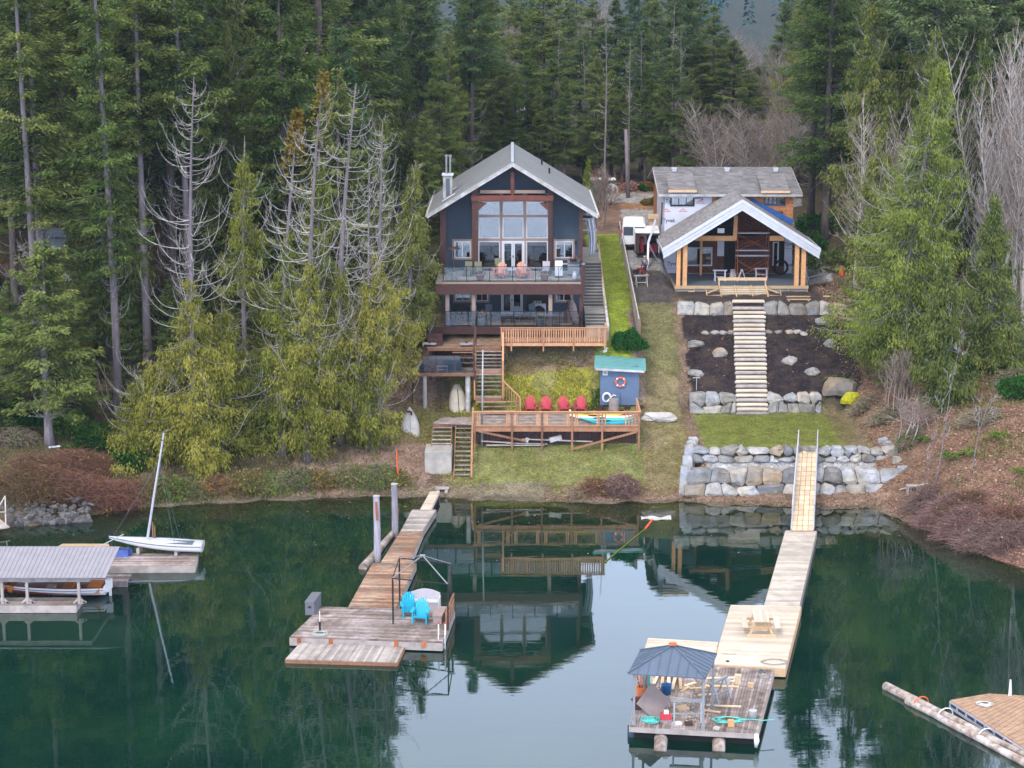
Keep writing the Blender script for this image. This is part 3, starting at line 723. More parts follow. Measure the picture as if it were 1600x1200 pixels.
# every forest tree told apart by row, landmark below it and order from the left
ORD = ['first', 'second', 'third', 'fourth', 'fifth', 'sixth', 'seventh', 'eighth', 'ninth', 'tenth', 'eleventh', 'twelfth', 'thirteenth', 'fourteenth']
LANDL = [(-400, 'left edge'), (60, 'parked pickup'), (180, 'pinkish bare trunk'), (270, 'silver candelabra cedar'), (360, 'golden-topped cedar'), (470, 'dying cedar group'), (580, 'slender dead-topped cedar'), (670, 'left eave of the blue house')]
LANDB = [(0, 'blue house ridge'), (880, 'cypress'), (960, 'leaning pole'), (1020, 'left end of the shingle roof'), (1110, 'bare maples'), (1190, 'right end of the shingle roof')]
LANDR = [(0, 'grey shingle roof end'), (1290, 'orange drum'), (1360, 'mossy mound'), (1430, 'big pointed cedar'), (1540, 'bare stems'), (1620, 'right edge')]
cells = {}
for o in list(COL.objects):
    g = o.get('group')
    if g not in ('conifers of the left wood', 'conifers behind the two houses', 'conifers of the right wood'): continue
    d = o.location.y*math.cos(TH)+(H-15)*math.sin(TH); px = 800+F*o.location.x/d; lm = {'l': LANDL, 'b': LANDB, 'r': LANDR}[g[16] if g[16] in 'lr' else 'b']
    land = [b for a, b in lm if px >= a][-1:] or [lm[0][1]]; y = o.location.y
    row = 'nearest' if y < 150 else 'second' if y < 175 else 'third' if y < 205 else 'farthest'
    cells.setdefault((g, row, land[0]), []).append((px, o))
for (g, row, land), L_ in cells.items():
    for i, (px, o) in enumerate(sorted(L_, key=lambda q: q[0])):
        kind = 'drooping hemlock' if o.name.startswith('hem') else 'dark fir'
        o['label'] = '%s, %s row above the %s, %s from left' % (kind, row, land, ORD[min(i, 13)])
# far slope, its leaves coloured with the blue of haze
rngf = np.random.default_rng(5)
nfar = 3600
fx = rngf.uniform(-450, 620, nfar); fy = 390+2200*rngf.uniform(0, 1, nfar)**1.3; fz = terr_arr(fx, fy)
fh = rngf.uniform(13, 24, nfar)
Vp = []; 
kk = 90
tt = rngf.uniform(.1, 1, (nfar, kk)); aa = rngf.uniform(0, 2*PI, (nfar, kk)); rr_ = (1.05-tt)*fh[:, None]*.2
PP = np.stack([fx[:, None]+np.cos(aa)*rr_*.2, fy[:, None]+np.sin(aa)*rr_*.2, fz[:, None]+tt*fh[:, None]], -1).reshape(-1, 3)
DD = np.stack([np.cos(aa), np.sin(aa), -.55+0*aa], -1).reshape(-1, 3)
Vf, Ff = kites(PP, DD, rr_.ravel()*.42+.25, rr_.ravel()*.12+.13, rngf, np.array([0, 0, 1.]))
farw = npmesh('far_forest', Vf, Ff, MATS['leaf_far_hazed'], None, rngf.uniform(0, 1, len(Ff)))
tag(farw, 'hazy blue conifer forest covering the far valley side', 'forest', kind='stuff')

# ---- named trees at the water's edge, left
def cedarpx(px_base, ybase, px_top, py_top, label, seed, **kw):
    x = px_x(px_base, ybase, 5); z0 = terr(x, ybase)
    tp = onY(px_top, py_top, ybase); h = tp.z-z0
    lean = ((tp.x-x)/h, 0)
    d = dict(h=h, r=3.0, c0=.06, green_to=.62, nb=170, per=190, style='cedar', leaf='leaf_cedar', bark='bark_grey', dead=120, dead_from=.10, dead_to=.985, llen=.30, lw=.045, lean=lean, wood='bark_pale', deadlen=1.15, r0=.24)
    d.update(kw)
    t = conifer('cedar_tree', label, seed, **d)
    t.location = (x, ybase, z0-.1); t['group'] = 'dying cedars on the left bank'; SPOTS.append((x, ybase)); return t
cedarpx(303, 121.8, 303, 116, 'cedar with bare silver candelabra top and broad yellow-green skirt, nearest the sailing boat', 301, r=4.0, green_to=.50, nb=120, per=240, dead=105, dead_from=.36, c0=.04, deadlen=1.1)
cedarpx(440, 124, 462, 172, 'cedar with golden top and bare side branches, next right of the silver candelabra cedar', 302, r=3.0, gold=900, green_to=.66, dead=110)
cedarpx(478, 123, 510, 112, 'tallest half-dead cedar with small orange-brown tip, in the middle of the dying group', 303, r=3.2, gold=350, green_to=.55, dead=120)
cedarpx(530, 125.5, 553, 128, 'dead-topped cedar with thick grey trunk and dense upswept bare limbs', 304, r=3.6, green_to=.5, dead=120, r0=.3)
cedarpx(592, 125.3, 594, 186, 'slender dead-topped cedar with fine bare limbs reaching towards the blue house', 305, r=3.4, c0=.26, green_to=.6, dead=120, nb=110)
cedarpx(574, 124.5, 580, 240, 'short thin-trunked cedar with drooping yellow-green skirt beside the white rowing boat', 306, r=2.6, green_to=.6, dead=90, nb=80, r0=.16)
cedarpx(385, 128, 378, 210, 'bushy golden-green cedar standing behind the silver candelabra cedar', 307, r=3.4, green_to=.95, dead=60, nb=150)
cedarpx(500, 131, 495, 230, 'full golden-green cedar behind the middle of the dying group', 308, r=3.6, green_to=.97, dead=50, nb=160)
cedarpx(640, 133, 652, 250, 'full green cedar against the left corner of the blue house', 309, r=2.9, c0=.22, green_to=.98, dead=40, nb=150, leaf='leaf_cedar_dark')
cedarpx(570, 136, 600, 175, 'green cedar rising between the dying cedars and the blue house', 310, r=3.6, green_to=.98, dead=40, nb=150, leaf='leaf_cedar_dark')
cedarpx(345, 123.5, 350, 470, 'low young yellow-green cedar leaning over the water edge', 311, r=4.3, c0=.02, green_to=.97, dead=40, dead_from=.1, nb=130, per=230, r0=.14)
cedarpx(228, 122.8, 235, 560, 'low spreading golden cedar at the left foot of the candelabra cedar', 312, r=4.6, c0=.01, green_to=.97, dead=30, dead_from=.1, nb=130, per=220, r0=.12)
# firs with clear straight trunks at far left
for (pb, yb, pt, label, sd, cc) in [(75, 121.5, 30, 'fir with straight bare lower trunk carrying the small white board, at far left', 321, .22),
        (62, 128, 28, 'thin spotted fir trunk leaning beside a thicker one, at far left', 322, .34), (72, 130, 50, 'thick fir trunk directly right of the thin spotted trunk', 323, .33),
        (185, 126, 150, 'fir with bare grey trunk between the small white board and the silver cedar', 324, .30), (232, 133, 220, 'tall fir with long bare pinkish trunk right behind the silver cedar', 325, .46),
        (300, 134, 268, 'tall fir with reddish trunk hidden behind the silver candelabra cedar', 326, .45)]:
    x = px_x(pb, yb, 5); z0 = terr(x, yb); tx = px_x(pt, yb, 28)
    t = conifer('fir_tree', label, sd, h=34 if sd != 321 else 13, r=4.6 if sd != 324 else 3.4, c0=cc, nb=150, per=190, leaf='leaf_fir', llen=.45, lw=.075, dead=26, dead_from=.15, dead_to=cc, deadlen=.45, r0=.30, lean=((tx-x)/34*(sd != 321), 0), bark='bark_grey')
    t.location = (x, yb, z0-.1); t['group'] = 'firs with clear trunks on the left bank'; SPOTS.append((x, yb))
# young undergrowth firs at left
for i, (px, y, s, lb) in enumerate([(20, 126, .40, 'young green fir at the left edge below the parked truck'), (120, 131, .46, 'young green fir right of the twin trunks'), (165, 137, .60, 'mid-sized dark fir between the parked truck and the pinkish trunk'), (-25, 122, .42, 'young green fir cut off by the left edge'),
        (118, 125, .34, 'small green fir in front of the young fir right of the twin trunks'), (270, 128.5, .42, 'young dark fir behind the golden cedar'), (205, 129, .36, 'small dark fir left of the pinkish trunk'), (420, 137, .8, 'dark fir filling the gap behind the golden cedars')]):
    x = px_x(px, y, 6); o = dup(FIRS[2], (x, y, terr(x, y)-.6-[1.5, 2, 3, 1.5, 1.2, 1.5, 1.5, 2][i]), i*1.3, lb, 'young firs in the left undergrowth', s)

# ---- right side
def rp(px, y, z=6): return px_x(px, y, z)
x = rp(1412, 131); z0 = terr(x, 131); tp = onY(1470, 95, 131)
t = conifer('cedar_tree', 'big yellow-green cedar with pointed top, right of the dark mulch garden', 401, h=tp.z-z0, r=6.4, c0=.05, nb=400, per=210, style='cedar', leaf='leaf_cedar_green', llen=.32, lw=.05, lean=((tp.x-x)/(tp.z-z0), 0), bark='bark_grey', dead=60, dead_from=.25, dead_to=.95, deadlen=.8, r0=.34, wood='twig_grey')
t.location = (x, 131, z0)
for (px, y, top, r, lb, sd, lf) in [(1368, 136, 190, 3.6, 'green cedar between the tall cedar and the unfinished house', 402, 'leaf_cedar_dark'), (1545, 128, 300, 3.6, 'shorter green cedar at the right of the big yellow-green one', 403, 'leaf_cedar_dark'),
        (1470, 124.5, 400, 2.6, 'young cedar in front of the big yellow-green one', 404, 'leaf_cedar_dark'), (1440, 140, 40, 3.8, 'dark drooping cedar with white arching branches behind the big yellow-green one', 405, 'leaf_cedar_dark'),
        (1520, 141, 60, 4.0, 'tall dark drooping cedar behind the bare grey stems', 406, 'leaf_cedar_dark')]:
    x = rp(px, y); z0 = terr(x, y); h = onY(px, top, y).z-z0
    t = conifer('cedar_tree', lb, sd, h=h, r=r, c0=.05, nb=180, per=180, style='cedar', leaf=lf, llen=.34, lw=.055, bark='bark_grey', dead=40, dead_from=.2, dead_to=.95, deadlen=.9, r0=.26)
    t.location = (x, y, z0); SPOTS.append((x, y))
t = baretree('alder_tree', 'clump of bare pinkish-grey stems at the right edge beside the big cedar', 411, 17, 3.0, stems=9, spread=.16, nb=34, r0=.13, wood='bark_pale', twig='twig_tan', up=1.6, start=.3); place(t, rp(1585, 133), 133)
dup(t, (rp(1560, 139), 139, terr(rp(1560, 139), 139)), 2.0, 'bare pinkish-grey stems just behind the clump at the right edge', 'bare clumps at the right edge', 1.08); t['group'] = 'bare clumps at the right edge'

t = baretree('alder_tree', 'bare grey stems leaning right behind the cedar at the right edge', 412, 15, 2.6, stems=6, spread=.14, nb=30, r0=.15, wood='bark_pale', twig='twig_grey', up=1.6, start=.2); place(t, rp(1540, 137), 137)
t = baretree('maple_tree', 'bare grey branching tree behind the right end of the unfinished house', 413, 10.5, 5.2, stems=4, spread=.34, nb=36, r0=.13, wood='twig_grey', twig='twig_tan', up=.6); place(t, rp(1172, 176), 176, 0, .82)
for px, y, lb in [(1120, 182, 'bare whitish maple directly above the ridge of the unfinished house'), (1210, 178, 'bare twiggy maple above the right end of the grey shingle roof'), (1235, 186, 'bare maple left of the dark firs behind the right roof end')]:
    dup(t, (rp(px, y), y, terr(rp(px, y), y)), px*.1, lb, 'bare maples behind the unfinished house', .78)
t['group'] = 'bare maples behind the unfinished house'
for px, y, lb, s in [(905, 300, 'pale bare treetop far behind the blue house', 1.3), (1235, 215, 'pale bare tree in the gap left of the right wood', 1.0), (1180, 260, 'pale bare tree against the hazy slope', .9), (810, 262, 'bare treetop behind the ridge of the blue house', 1.2)]:
    dup(t, (rp(px, y, 20), y, terr(rp(px, y, 20), y)), px*.1, lb, 'far bare trees', s)
t = baretree('alder_tree', 'bare slanting tree with grey trunk between the unfinished house and the big cedar', 415, 14, 3.0, stems=2, spread=.1, nb=34, r0=.13, twig='twig_tan', up=.8); place(t, rp(1330, 143), 143)
t = baretree('alder_tree', 'bare thin sapling growing behind the cedar at the right', 416, 13, 2.6, stems=5, spread=.18, nb=30, r0=.09, twig='twig_tan', up=1.2); place(t, rp(1370, 147), 147)
for i, (px, py, h, sd) in enumerate([(1443, 720, 6.0, 421), (1462, 722, 9.5, 422), (1517, 710, 5.5, 423)]):
    t = baretree('sapling', ['thin leaning bare sapling left of the taller forked one', 'tall forked bare sapling on the leaf-covered slope', 'slight bare sapling furthest right on the leaf-covered slope'][i], sd, h, 1.5, nb=12, r0=.04, levels=2, wood='bark_grey', up=1.0, start=.25)
    y = 116 if i < 2 else 115; x = rp(px, y, 2); place(t, x, y); t.rotation_euler = (0, .14, 0); t['group'] = 'bare saplings on the leafy slope'
t = baretree('bare_shrub', 'twisted silvery bare shrub beside the grass terrace', 425, 3.2, 2.4, stems=6, spread=.35, nb=9, r0=.05, wood='twig_grey', twig='twig_tan', up=.15, levels=3, start=.45, cat='shrub'); place(t, rp(1415, 121.5, 3), 121.5)
t = baretree('shrub', 'dense brown multi-stemmed shrub under the big cedar', 426, 4.2, 1.1, stems=12, spread=.10, nb=12, r0=.05, wood='twig_tan', twig='twig_tan', up=1.2, cat='shrub'); place(t, rp(1402, 126, 4), 126)
# leafless orchard tree and columnar cypress beside the blue house
t = baretree('fruit_tree', 'small leafless brown fruit tree on the lawn beside the blue house', 431, 4.6, 2.0, stems=4, spread=.2, nb=22, r0=.06, wood='twig_tan', twig='twig_tan', up=1.0, cat='tree'); place(t, 7.2, 160)
t = baretree('shrub', 'reddish leafless shrub at the near end of the road', 432, 3.2, 1.6, stems=5, spread=.25, nb=16, r0=.05, wood='twig_rust', twig='twig_rust', up=.8, cat='shrub'); place(t, 7.9, 172)
t = conifer('cypress', 'bright green columnar cypress behind the right eave of the blue house', 433, h=5.4, r=.62, c0=.02, nb=110, per=50, style='cedar', leaf='leaf_lime', llen=.25, lw=.05, r0=.07); place(t, px_x(920, 166, 13), 166)
for i, (px, y, h) in enumerate([(945, 186, 16), (983, 190, 14), (873, 192, 15), (1050, 193, 17), (1061, 194, 15), (911, 200, 13), (1000, 201, 14)]):
    if i == 0:
        snag = t = conifer('snag', 'x', 440, h=16, r=2.2, c0=.5, nb=0, dead=40, dead_from=.2, dead_to=.95, deadlen=.6, r0=.11, bark='bark_grey', wood='twig_grey'); place(t, px_x(px, y, 15), y)
    else: t = dup(snag, (px_x(px, y, 15), y, terr(px_x(px, y, 15), y)), i*1.1, None, None, (1, 1, h/16))
    t['label'] = '%s thin pale dead trunk from the left in front of the dark trees' % ['second', 'fourth', 'first', 'sixth', 'seventh', 'third', 'fifth'][i]; t['group'] = 'pale snags behind the houses'
# ================================================================== BLUE HOUSE
def X(px, Y): return onY(px, 600, Y).x if False else None
def rect(m, x0, y0, x1, y1, Y, d=.1, tint=None, proud=0.):
    """box whose front face covers the photo rectangle on the real plane y=Y; d is its depth backwards"""
    cx, cy = (x0+x1)/2, (y0+y1)/2
    zt = onY(cx, y0, Y).z; zb = onY(cx, y1, Y).z; xa = onY(x0, cy, Y).x; xb = onY(x1, cy, Y).x
    m.box(xa, Y-proud, zb, xb, Y-proud+d, zt, tint); return xa, xb, zb, zt
def zoomA(x, y): return (660+x/5.3333, 220+y/5.3333)      # first close look at the blue house
YF, YW, YB, YD = 136.6, 138.8, 152.6, 133.5               # roof edge, wall, back, deck edge
XW = 4.93; EAVE = 5.85; ZE = 15.65; ZA = 19.2; SL = (ZA-ZE)/EAVE
XC = .03
HB = (XC, YW, FLOOR2)
house = thing('timber_house', 'blue lakeside house with steep grey metal roof and tall gable of windows', 'house', HB)
m = MB(HB)
zw = ZE+SL*(EAVE-XW)-.12
# gable wall as outline with openings filled by proud frames
m.prism([(XC-XW, 7.6), (XC+XW, 7.6), (XC+XW, zw), (XC, ZA-.25), (XC-XW, zw)], YW, YW+.2)
m.box(XC-XW, YW+.2, 7.6, XC-XW+.2, YB, zw); m.box(XC+XW-.2, YW+.2, 7.6, XC+XW, YB, zw)
m.prism([(XC-XW, 7.6), (XC+XW, 7.6), (XC+XW, zw), (XC, ZA-.25), (XC-XW, zw)], YB-.2, YB)
z = 8.5
while z < 18.6:                                            # lap siding courses
    hw = XW if z < zw else max(0, (ZA-.35-z)/SL)
    if hw > .2:
        m.box(XC-hw, YW-.014, z, XC+hw, YW, z+.012)
        m.box(XC+XW, YW, z, XC+XW+.012, YB, z+.012) if z < zw else 0
    z += .19
m.build('wall', MATS['siding_blue'], house)
m = MB(HB); fl = .14
def slope(m, side, th, y0, y1, x0=0., x1=EAVE, lift=0.):
    a = XC+side*x0; b = XC+side*x1; za = ZA-SL*x0+lift; zb = ZA-SL*x1+lift
    m.add([(a, y0, za-th), (b, y0, zb-th), (b, y1, zb-th), (a, y1, za-th), (a, y0, za), (b, y0, zb), (b, y1, zb), (a, y1, za)], MB.BF)
for sgn in (-1, 1):
    slope(m, sgn, .12, YF, YB)
    y = YF+.25
    while y < YB:                                         # standing seams
        slope(m, sgn, .03, y, y+.03, .05, EAVE, .03); y += .41
roof = m.build('roof', MATS['roof_metal'], house)
m = MB(HB); m.box(XC-.10, YF-.02, ZA+.0, XC+.10, YB+.02, ZA+.06); m.build('ridge_cap', MATS['grey_metal'], roof)
m = MB(HB)
for sgn in (-1, 1):
    slope(m, sgn, .26, YF-.06, YF, 0, EAVE+.04, -.02)
    slope(m, sgn, .10, YF-.09, YF-.06, 0, EAVE+.04, .02)
    a = XC+sgn*(EAVE+.02); m.box(a, YF, ZE-.18, a+sgn*.12, YB, ZE-.03)
m.build('fascia', MATS['white_dirty'], roof)
m = MB(HB)
for sgn in (-1, 1): slope(m, sgn, .05, YF+.02, YW-.01, .1, EAVE-.1, -.14)
m.build('soffit', MATS['trim_tan'], roof)
for (px, py) in [(836, 251), (845.5, 260)]:
    v = onY(px, py, 145); xx = 2.2 if px < 840 else 2.7
    m = MB(HB); zr = ZA-SL*xx; yy = 149 if px < 840 else 145.5; m.cyl((xx+XC, yy, zr-.1), (xx+XC, yy, zr+.42), .07, n=8); m.build('vent_pipe', MATS['black_metal'], roof)
# chimney chase
m = MB(HB); cxx = -4.55; m.box(cxx-.32, 140.6, 15.9, cxx+.32, 141.5, 17.9); ch = m.build('chimney', MATS['white_dirty'], roof)
m = MB(HB); m.box(cxx-.12, 140.585, 16.35, cxx+.16, 140.6, 17.7); m.build('louvre_panel', MATS['roof_blue'], ch)
m = MB(HB); m.box(cxx-.40, 140.5, 17.9, cxx+.40, 141.6, 18.0); m.build('chimney_cap', MATS['white_paint'], ch)
m = MB(HB)
for dx in (-.1, .17): m.cyl((cxx+dx, 141.05, 18.0), (cxx+dx, 141.05, 19.25), .07, n=8); m.cyl((cxx+dx, 141.05, 19.2), (cxx+dx, 141.05, 19.32), .12, n=8)
m.build('flue', MATS['grey_metal'], ch)
m = MB(HB)
for yy in (138.4, 142.6): 
    slope(m, -1, .05, yy, yy+.06, 4.0, 4.9, .14)
m.build('snow_guard', MATS['white'], roof)
# solid frame timbers (posts, beam, king post)
YP = 137.1
for (a, b) in [(737.6, 747), (856.4, 863.4)]:
    m = MB(HB); xa = onY(a, 400, YP).x; xb = onY(b, 400, YP).x; m.box(xa, YP, FLOOR1, xb, YP+.3, ZA-SL*abs((xa+xb)/2-XC)-.25); m.build('post', MATS['timber_dark'], house)
for (a, b) in [(688, 697), (904.6, 910.4)]:
    m = MB(HB); xa = onY(a, 400, YP+.2).x; xb = onY(b, 400, YP+.2).x; m.box(xa, YP+.2, FLOOR1, xb, YP+.5, ZA-SL*abs((xa+xb)/2-XC)-.25); m.build('post', MATS['timber_dark'], house)
m = MB(HB); rect(m, *zoomA(405, 457), *zoomA(1092, 500), YP-.12, .5); 
for sg, px in ((1, 747), (-1, 856.4)):
    p = onY(px, 316, YP); m.prism([(p.x, p.z-.05), (p.x+sg*.62, p.z-.05), (p.x+.0*sg, p.z-.6)], YP+.02, YP+.2)
m.build('beam', MATS['timber_red'], house)
m = MB(HB); rect(m, *zoomA(480, 412), *zoomA(1022, 436), YP+.1, .15); m.build('collar_tie', MATS['trim_tan'], house)
m = MB(HB); rect(m, *zoomA(735, 262), *zoomA(765, 457), YP-.05, .2); m.build('king_post', MATS['timber_red'], house)
# big window wall
def window(x0, y0, x1, y1, Y, cols=1, fr=.055, glass='glass_window', parent=house, frame='white_paint', dz=None, name='window', trim=None):
    zt = onY((x0+x1)/2, y0, Y).z; zb = onY((x0+x1)/2, y1, Y).z; xa = onY(x0, (y0+y1)/2, Y).x; xb = onY(x1, (y0+y1)/2, Y).x
    m = MB(HB if parent is house else parent.location)
    m.box(xa, Y-.05, zb, xa+fr, Y, zt); m.box(xb-fr, Y-.05, zb, xb, Y, zt)
    m.box(xa+fr, Y-.05, zb, xb-fr, Y, zb+fr); m.box(xa+fr, Y-.05, zt-fr, xb-fr, Y, zt)
    for c in range(1, cols):
        xm = xa+(xb-xa)*c/cols; m.box(xm-fr/2, Y-.045, zb+fr, xm+fr/2, Y-.005, zt-fr)
    f = m.build(name, MATS[frame], parent)
    g = MB(m.off); g.box(xa+fr*.6, Y-.03, zb+fr*.6, xb-fr*.6, Y-.022, zt-fr*.6); g.build('pane', MATS[glass], f)
    if trim:
        t = MB(m.off); q = .13
        t.box(xa-q, Y-.035, zb-q, xa, Y-.003, zt+q); t.box(xb, Y-.035, zb-q, xb+q, Y-.003, zt+q); t.box(xa, Y-.035, zt, xb, Y-.003, zt+q); t.box(xa, Y-.035, zb-q, xb, Y-.003, zb)
        t.build('window_trim', MATS[trim], f)
    return f
YG = YW-.03
m = MB(HB)   # tan mullion framework behind the panes
zt = onY(800, 301, YG).z; zb = FLOOR1
for a, b in [(415, 468), (645, 668), (842, 866), (1044, 1085)]:
    xa = onY(zoomA(a, 0)[0], 360, YG).x; xb = onY(zoomA(b, 0)[0], 360, YG).x; m.box(xa, YG-.10, zb, xb, YG, zt)
for a, b in [(617, 637), (812, 836)]:
    za_ = onY(800, zoomA(0, a)[1], YG).z; zb_ = onY(800, zoomA(0, b)[1], YG).z; m.box(onY(747, 360, YG).x, YG-.095, zb_, onY(857, 360, YG).x, YG-.004, za_)
m.build('window_mullions', MATS['trim_tan'], house)
YGL = YG-.005
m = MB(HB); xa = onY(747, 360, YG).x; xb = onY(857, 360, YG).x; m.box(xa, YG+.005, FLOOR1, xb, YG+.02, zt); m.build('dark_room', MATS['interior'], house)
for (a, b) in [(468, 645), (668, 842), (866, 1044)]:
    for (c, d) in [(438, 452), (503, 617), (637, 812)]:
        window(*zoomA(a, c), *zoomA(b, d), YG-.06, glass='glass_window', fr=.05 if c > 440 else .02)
for (a, b) in [(468, 645), (866, 1044)]:
    window(*zoomA(a, 836), *zoomA(b, 1062), YG-.06, glass='glass_dark')
def frenchdoor(x0, y0, x1, y1, Y, z0, nm='french_door'):
    zt = onY((x0+x1)/2, y0, Y).z; xa = onY(x0, (y0+y1)/2, Y).x; xb = onY(x1, (y0+y1)/2, Y).x
    f = MB(HB); fr = .07
    f.box(xa, Y-.06, z0, xa+fr, Y, zt); f.box(xb-fr, Y-.06, z0, xb, Y, zt); f.box(xa+fr, Y-.06, zt-fr, xb-fr, Y, zt)
    fo = f.build(nm, MATS['white_paint'], house); xm = (xa+xb)/2
    for a, b in [(xa+fr, xm-.01), (xm+.01, xb-fr)]:
        l = MB(HB); s = .11; l.box(a, Y-.05, z0+.02, a+s, Y-.01, zt-fr); l.box(b-s, Y-.05, z0+.02, b, Y-.01, zt-fr); l.box(a+s, Y-.05, zt-fr-s, b-s, Y-.01, zt-fr); l.box(a+s, Y-.05, z0+.02, b-s, Y-.01, z0+.25)
        l.build('door_leaf', MATS['white_paint'], fo); g = MB(HB); g.box(a+s, Y-.03, z0+.25, b-s, Y-.022, zt-fr-s); g.build('pane', MATS['glass_dark'], fo)
    h = MB(HB); h.box(xm-.05, Y-.09, z0+.95, xm-.02, Y-.05, z0+1.1); h.box(xm+.02, Y-.09, z0+.95, xm+.05, Y-.05, z0+1.1); h.build('handle', MATS['black_metal'], fo)
frenchdoor(*zoomA(662, 834), *zoomA(850, 1080), YG-.06, FLOOR1)
window(*zoomA(265, 836), *zoomA(402, 975), YW-.0, cols=2, trim='trim_tan')
window(*zoomA(1110, 836), *zoomA(1255, 975), YW-.0, cols=2, trim='trim_tan')
m = MB(HB); m.cbox(onY(899.5, 379, YW-.1), (.14, .16, .3)); m.build('wall_lamp', MATS['black_metal'], house)
# lower storey: windows, door, posts
frenchdoor(783, 451, 817, 488, YW-.02, FLOOR2)
for a, b, c in [(711, 735, 2), (744, 762, 2), (869, 893, 2)]:
    window(a, 446, b, 470, YW, cols=c, trim='trim_tan')
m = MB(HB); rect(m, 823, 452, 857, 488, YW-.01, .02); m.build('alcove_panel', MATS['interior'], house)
for px0, px1 in [(737, 743), (857, 863), (905, 911), (668+28, 702)]:
    m = MB(HB); xa = onY(px0, 470, YD+.25).x; xb = onY(px1, 470, YD+.25).x; m.box(xa, YD+.25, FLOOR2, xb, YD+.5, FLOOR1-.45); m.build('lower_post', MATS['trim_tan' if px0 < 900 else 'timber_dark'], house)
# balcony
bx0, bx1 = -5.15, onY(911, 445, YD).x
m = MB(HB); m.box(bx0, YD, FLOOR1-.12, bx1, YW-.02, FLOOR1); bal = m.build('balcony', MATS['concrete'], house)
m = MB(HB); m.box(bx0, YD-.02, FLOOR1-.85, bx1, YD+.2, FLOOR1-.12); m.box(bx1-.2, YD+.2, FLOOR1-.7, bx1, YW, FLOOR1-.12); m.box(bx0, YD+.2, FLOOR1-.7, bx0+.2, YW, FLOOR1-.12)
m.build('rim_beam', MATS['timber_dark'], bal)
m = MB(HB); m.box(bx0, YD-.05, FLOOR1-.12, bx1, YD, FLOOR1+.01); m.build('drip_edge', MATS['trim_tan'], bal)
def glassrail(p, q, n, z0, h, parent, off, metal='black_metal', capw=.05, cap='black_metal'):
    p = Vector((p[0], p[1], z0)); q = Vector((q[0], q[1], z0)); U = Vector((0, 0, 1))
    r = MB(off)
    for i in range(n+1):
        c = p.lerp(q, i/n); r.bar(c, c+U*h, .05, .05)
    r.bar(p+U*.07, q+U*.07, .035, .035); r.bar(p+U*(h), q+U*(h), capw, .035)
    ro = r.build('railing', MATS[metal], parent)
    for i in range(n):
        a = p.lerp(q, i/n); b = p.lerp(q, (i+1)/n); d = (b-a).normalized()*.05
        g = MB(off); g.bar(a+d+U*(h*.53), b-d+U*(h*.53), .008, h*.84); g.build('glass_panel', MATS['glass_rail'], ro)
    return ro
xs = [onY(p, 425, YD+.05).x for p in (693, 909)]
glassrail((xs[0], YD+.06), (xs[1], YD+.06), 6, FLOOR1, 1.05, bal, HB)
glassrail((xs[1], YD+.12), (xs[1], YP-.0), 2, FLOOR1, 1.05, bal, HB)
m = MB(HB); m.box(xs[1]-.05, YD-.06, FLOOR1-.9, xs[1]+.22, YD+.16, FLOOR1+1.15); m.build('corner_post', MATS['timber_dark'], bal)
# white awning cloth hanging at the right corner
rows = []
for i in range(9):
    t = i/8; zz = 15.3-3.3*t; rows.append([(5.05+.35*t+u*(.75-.35*t)+.25*math.sin(t*2.6), 142.0+.12*math.sin(u*16)+.2*u, zz) for u in [k/16 for k in range(17)]])
m = MB((5.6, 142.8, 12)); m.grid(rows); o = m.build('awning_curtain', MATS['white_paint'], None, smooth=True)
sm = o.modifiers.new('thick', 'SOLIDIFY'); sm.thickness = .03
tag(o, 'white gathered curtain hanging from the right eave of the blue house', 'curtain')
m = MB(HB); m.box(4.98, 139.6, 14.9, 5.7, 141.3, 15.0); m.box(4.96, 139.6, 14.1, 6.0, 139.75, 14.2); m.build('side_bracket', MATS['grey_metal'], house)

# patio of the lower floor
PB = (0, 136, FLOOR2)
patio = thing('patio_deck', 'shaded lower deck with clear panels under the balcony of the blue house', 'deck', PB)
px0 = onY(668, 515, YD+.1).x; px1 = onY(911, 515, YD+.1).x
m = MB(PB); m.box(px0, YD+.12, FLOOR2-.14, px1, YW-.02, FLOOR2-.01)
m.build('floor', MATS['deck_brown'], patio)
m = MB(PB); m.box(px0, YD+.05, FLOOR2-.5, px1, YD+.12, FLOOR2); m.box(px0, YD+.1, 7.0, px0+.1, YW, FLOOR2-.14); m.build('rim_board', MATS['timber_dark'], patio)
glassrail((onY(730, 500, YD).x-1.5, YD+.18), (px1-.03, YD+.18), 6, FLOOR2, 1.07, patio, PB)
m = MB(PB)
for i in range(22): m.box(px0+.2+i*.5, YD+.6, 6.9, px0+.3+i*.5, YD+.7, FLOOR2-.14) if i % 3 == 0 else 0
m.build('joist_posts', MATS['timber_dark'], patio)

# ---------------- terraces and stairs in front of the blue house
def planks(m, x0, x1, y0, y1, z, w=.14, gap=.012, th=.04, along='x'):
    if along == 'x':
        y = y0
        while y < y1-.02: m.box(x0, y, z-th, x1, min(y+w, y1), z); y += w+gap
    else:
        x = x0
        while x < x1-.02: m.box(x, y0, z-th, min(x+w, x1), y1, z); x += w+gap
TZ = 7.3
TB = (-3, 132.4, TZ)
terr1 = thing('wooden_terrace', 'red-brown board terrace below the patio at the left of the grass bank', 'deck', TB)
xa, xb = onY(668, 536, 132).x, onY(783, 536, 132).x
m = MB(TB); planks(m, xa, xb, 131.3, 133.5, TZ); m.build('boards', MATS['deck_brown'], terr1)
m = MB(TB); m.box(xa, 131.25, TZ-.22, xb, 131.29, TZ-.0); m.box(xa, 131.25, TZ-.3, xa+.05, 133.5, TZ-.04); m.build('rim_board', MATS['cedar_red'], terr1)
m = MB(TB)
for x in (xa+.2, xa+2.4, xb-.2): m.box(x-.07, 131.5, 4.5, x+.07, 131.64, TZ-.04)
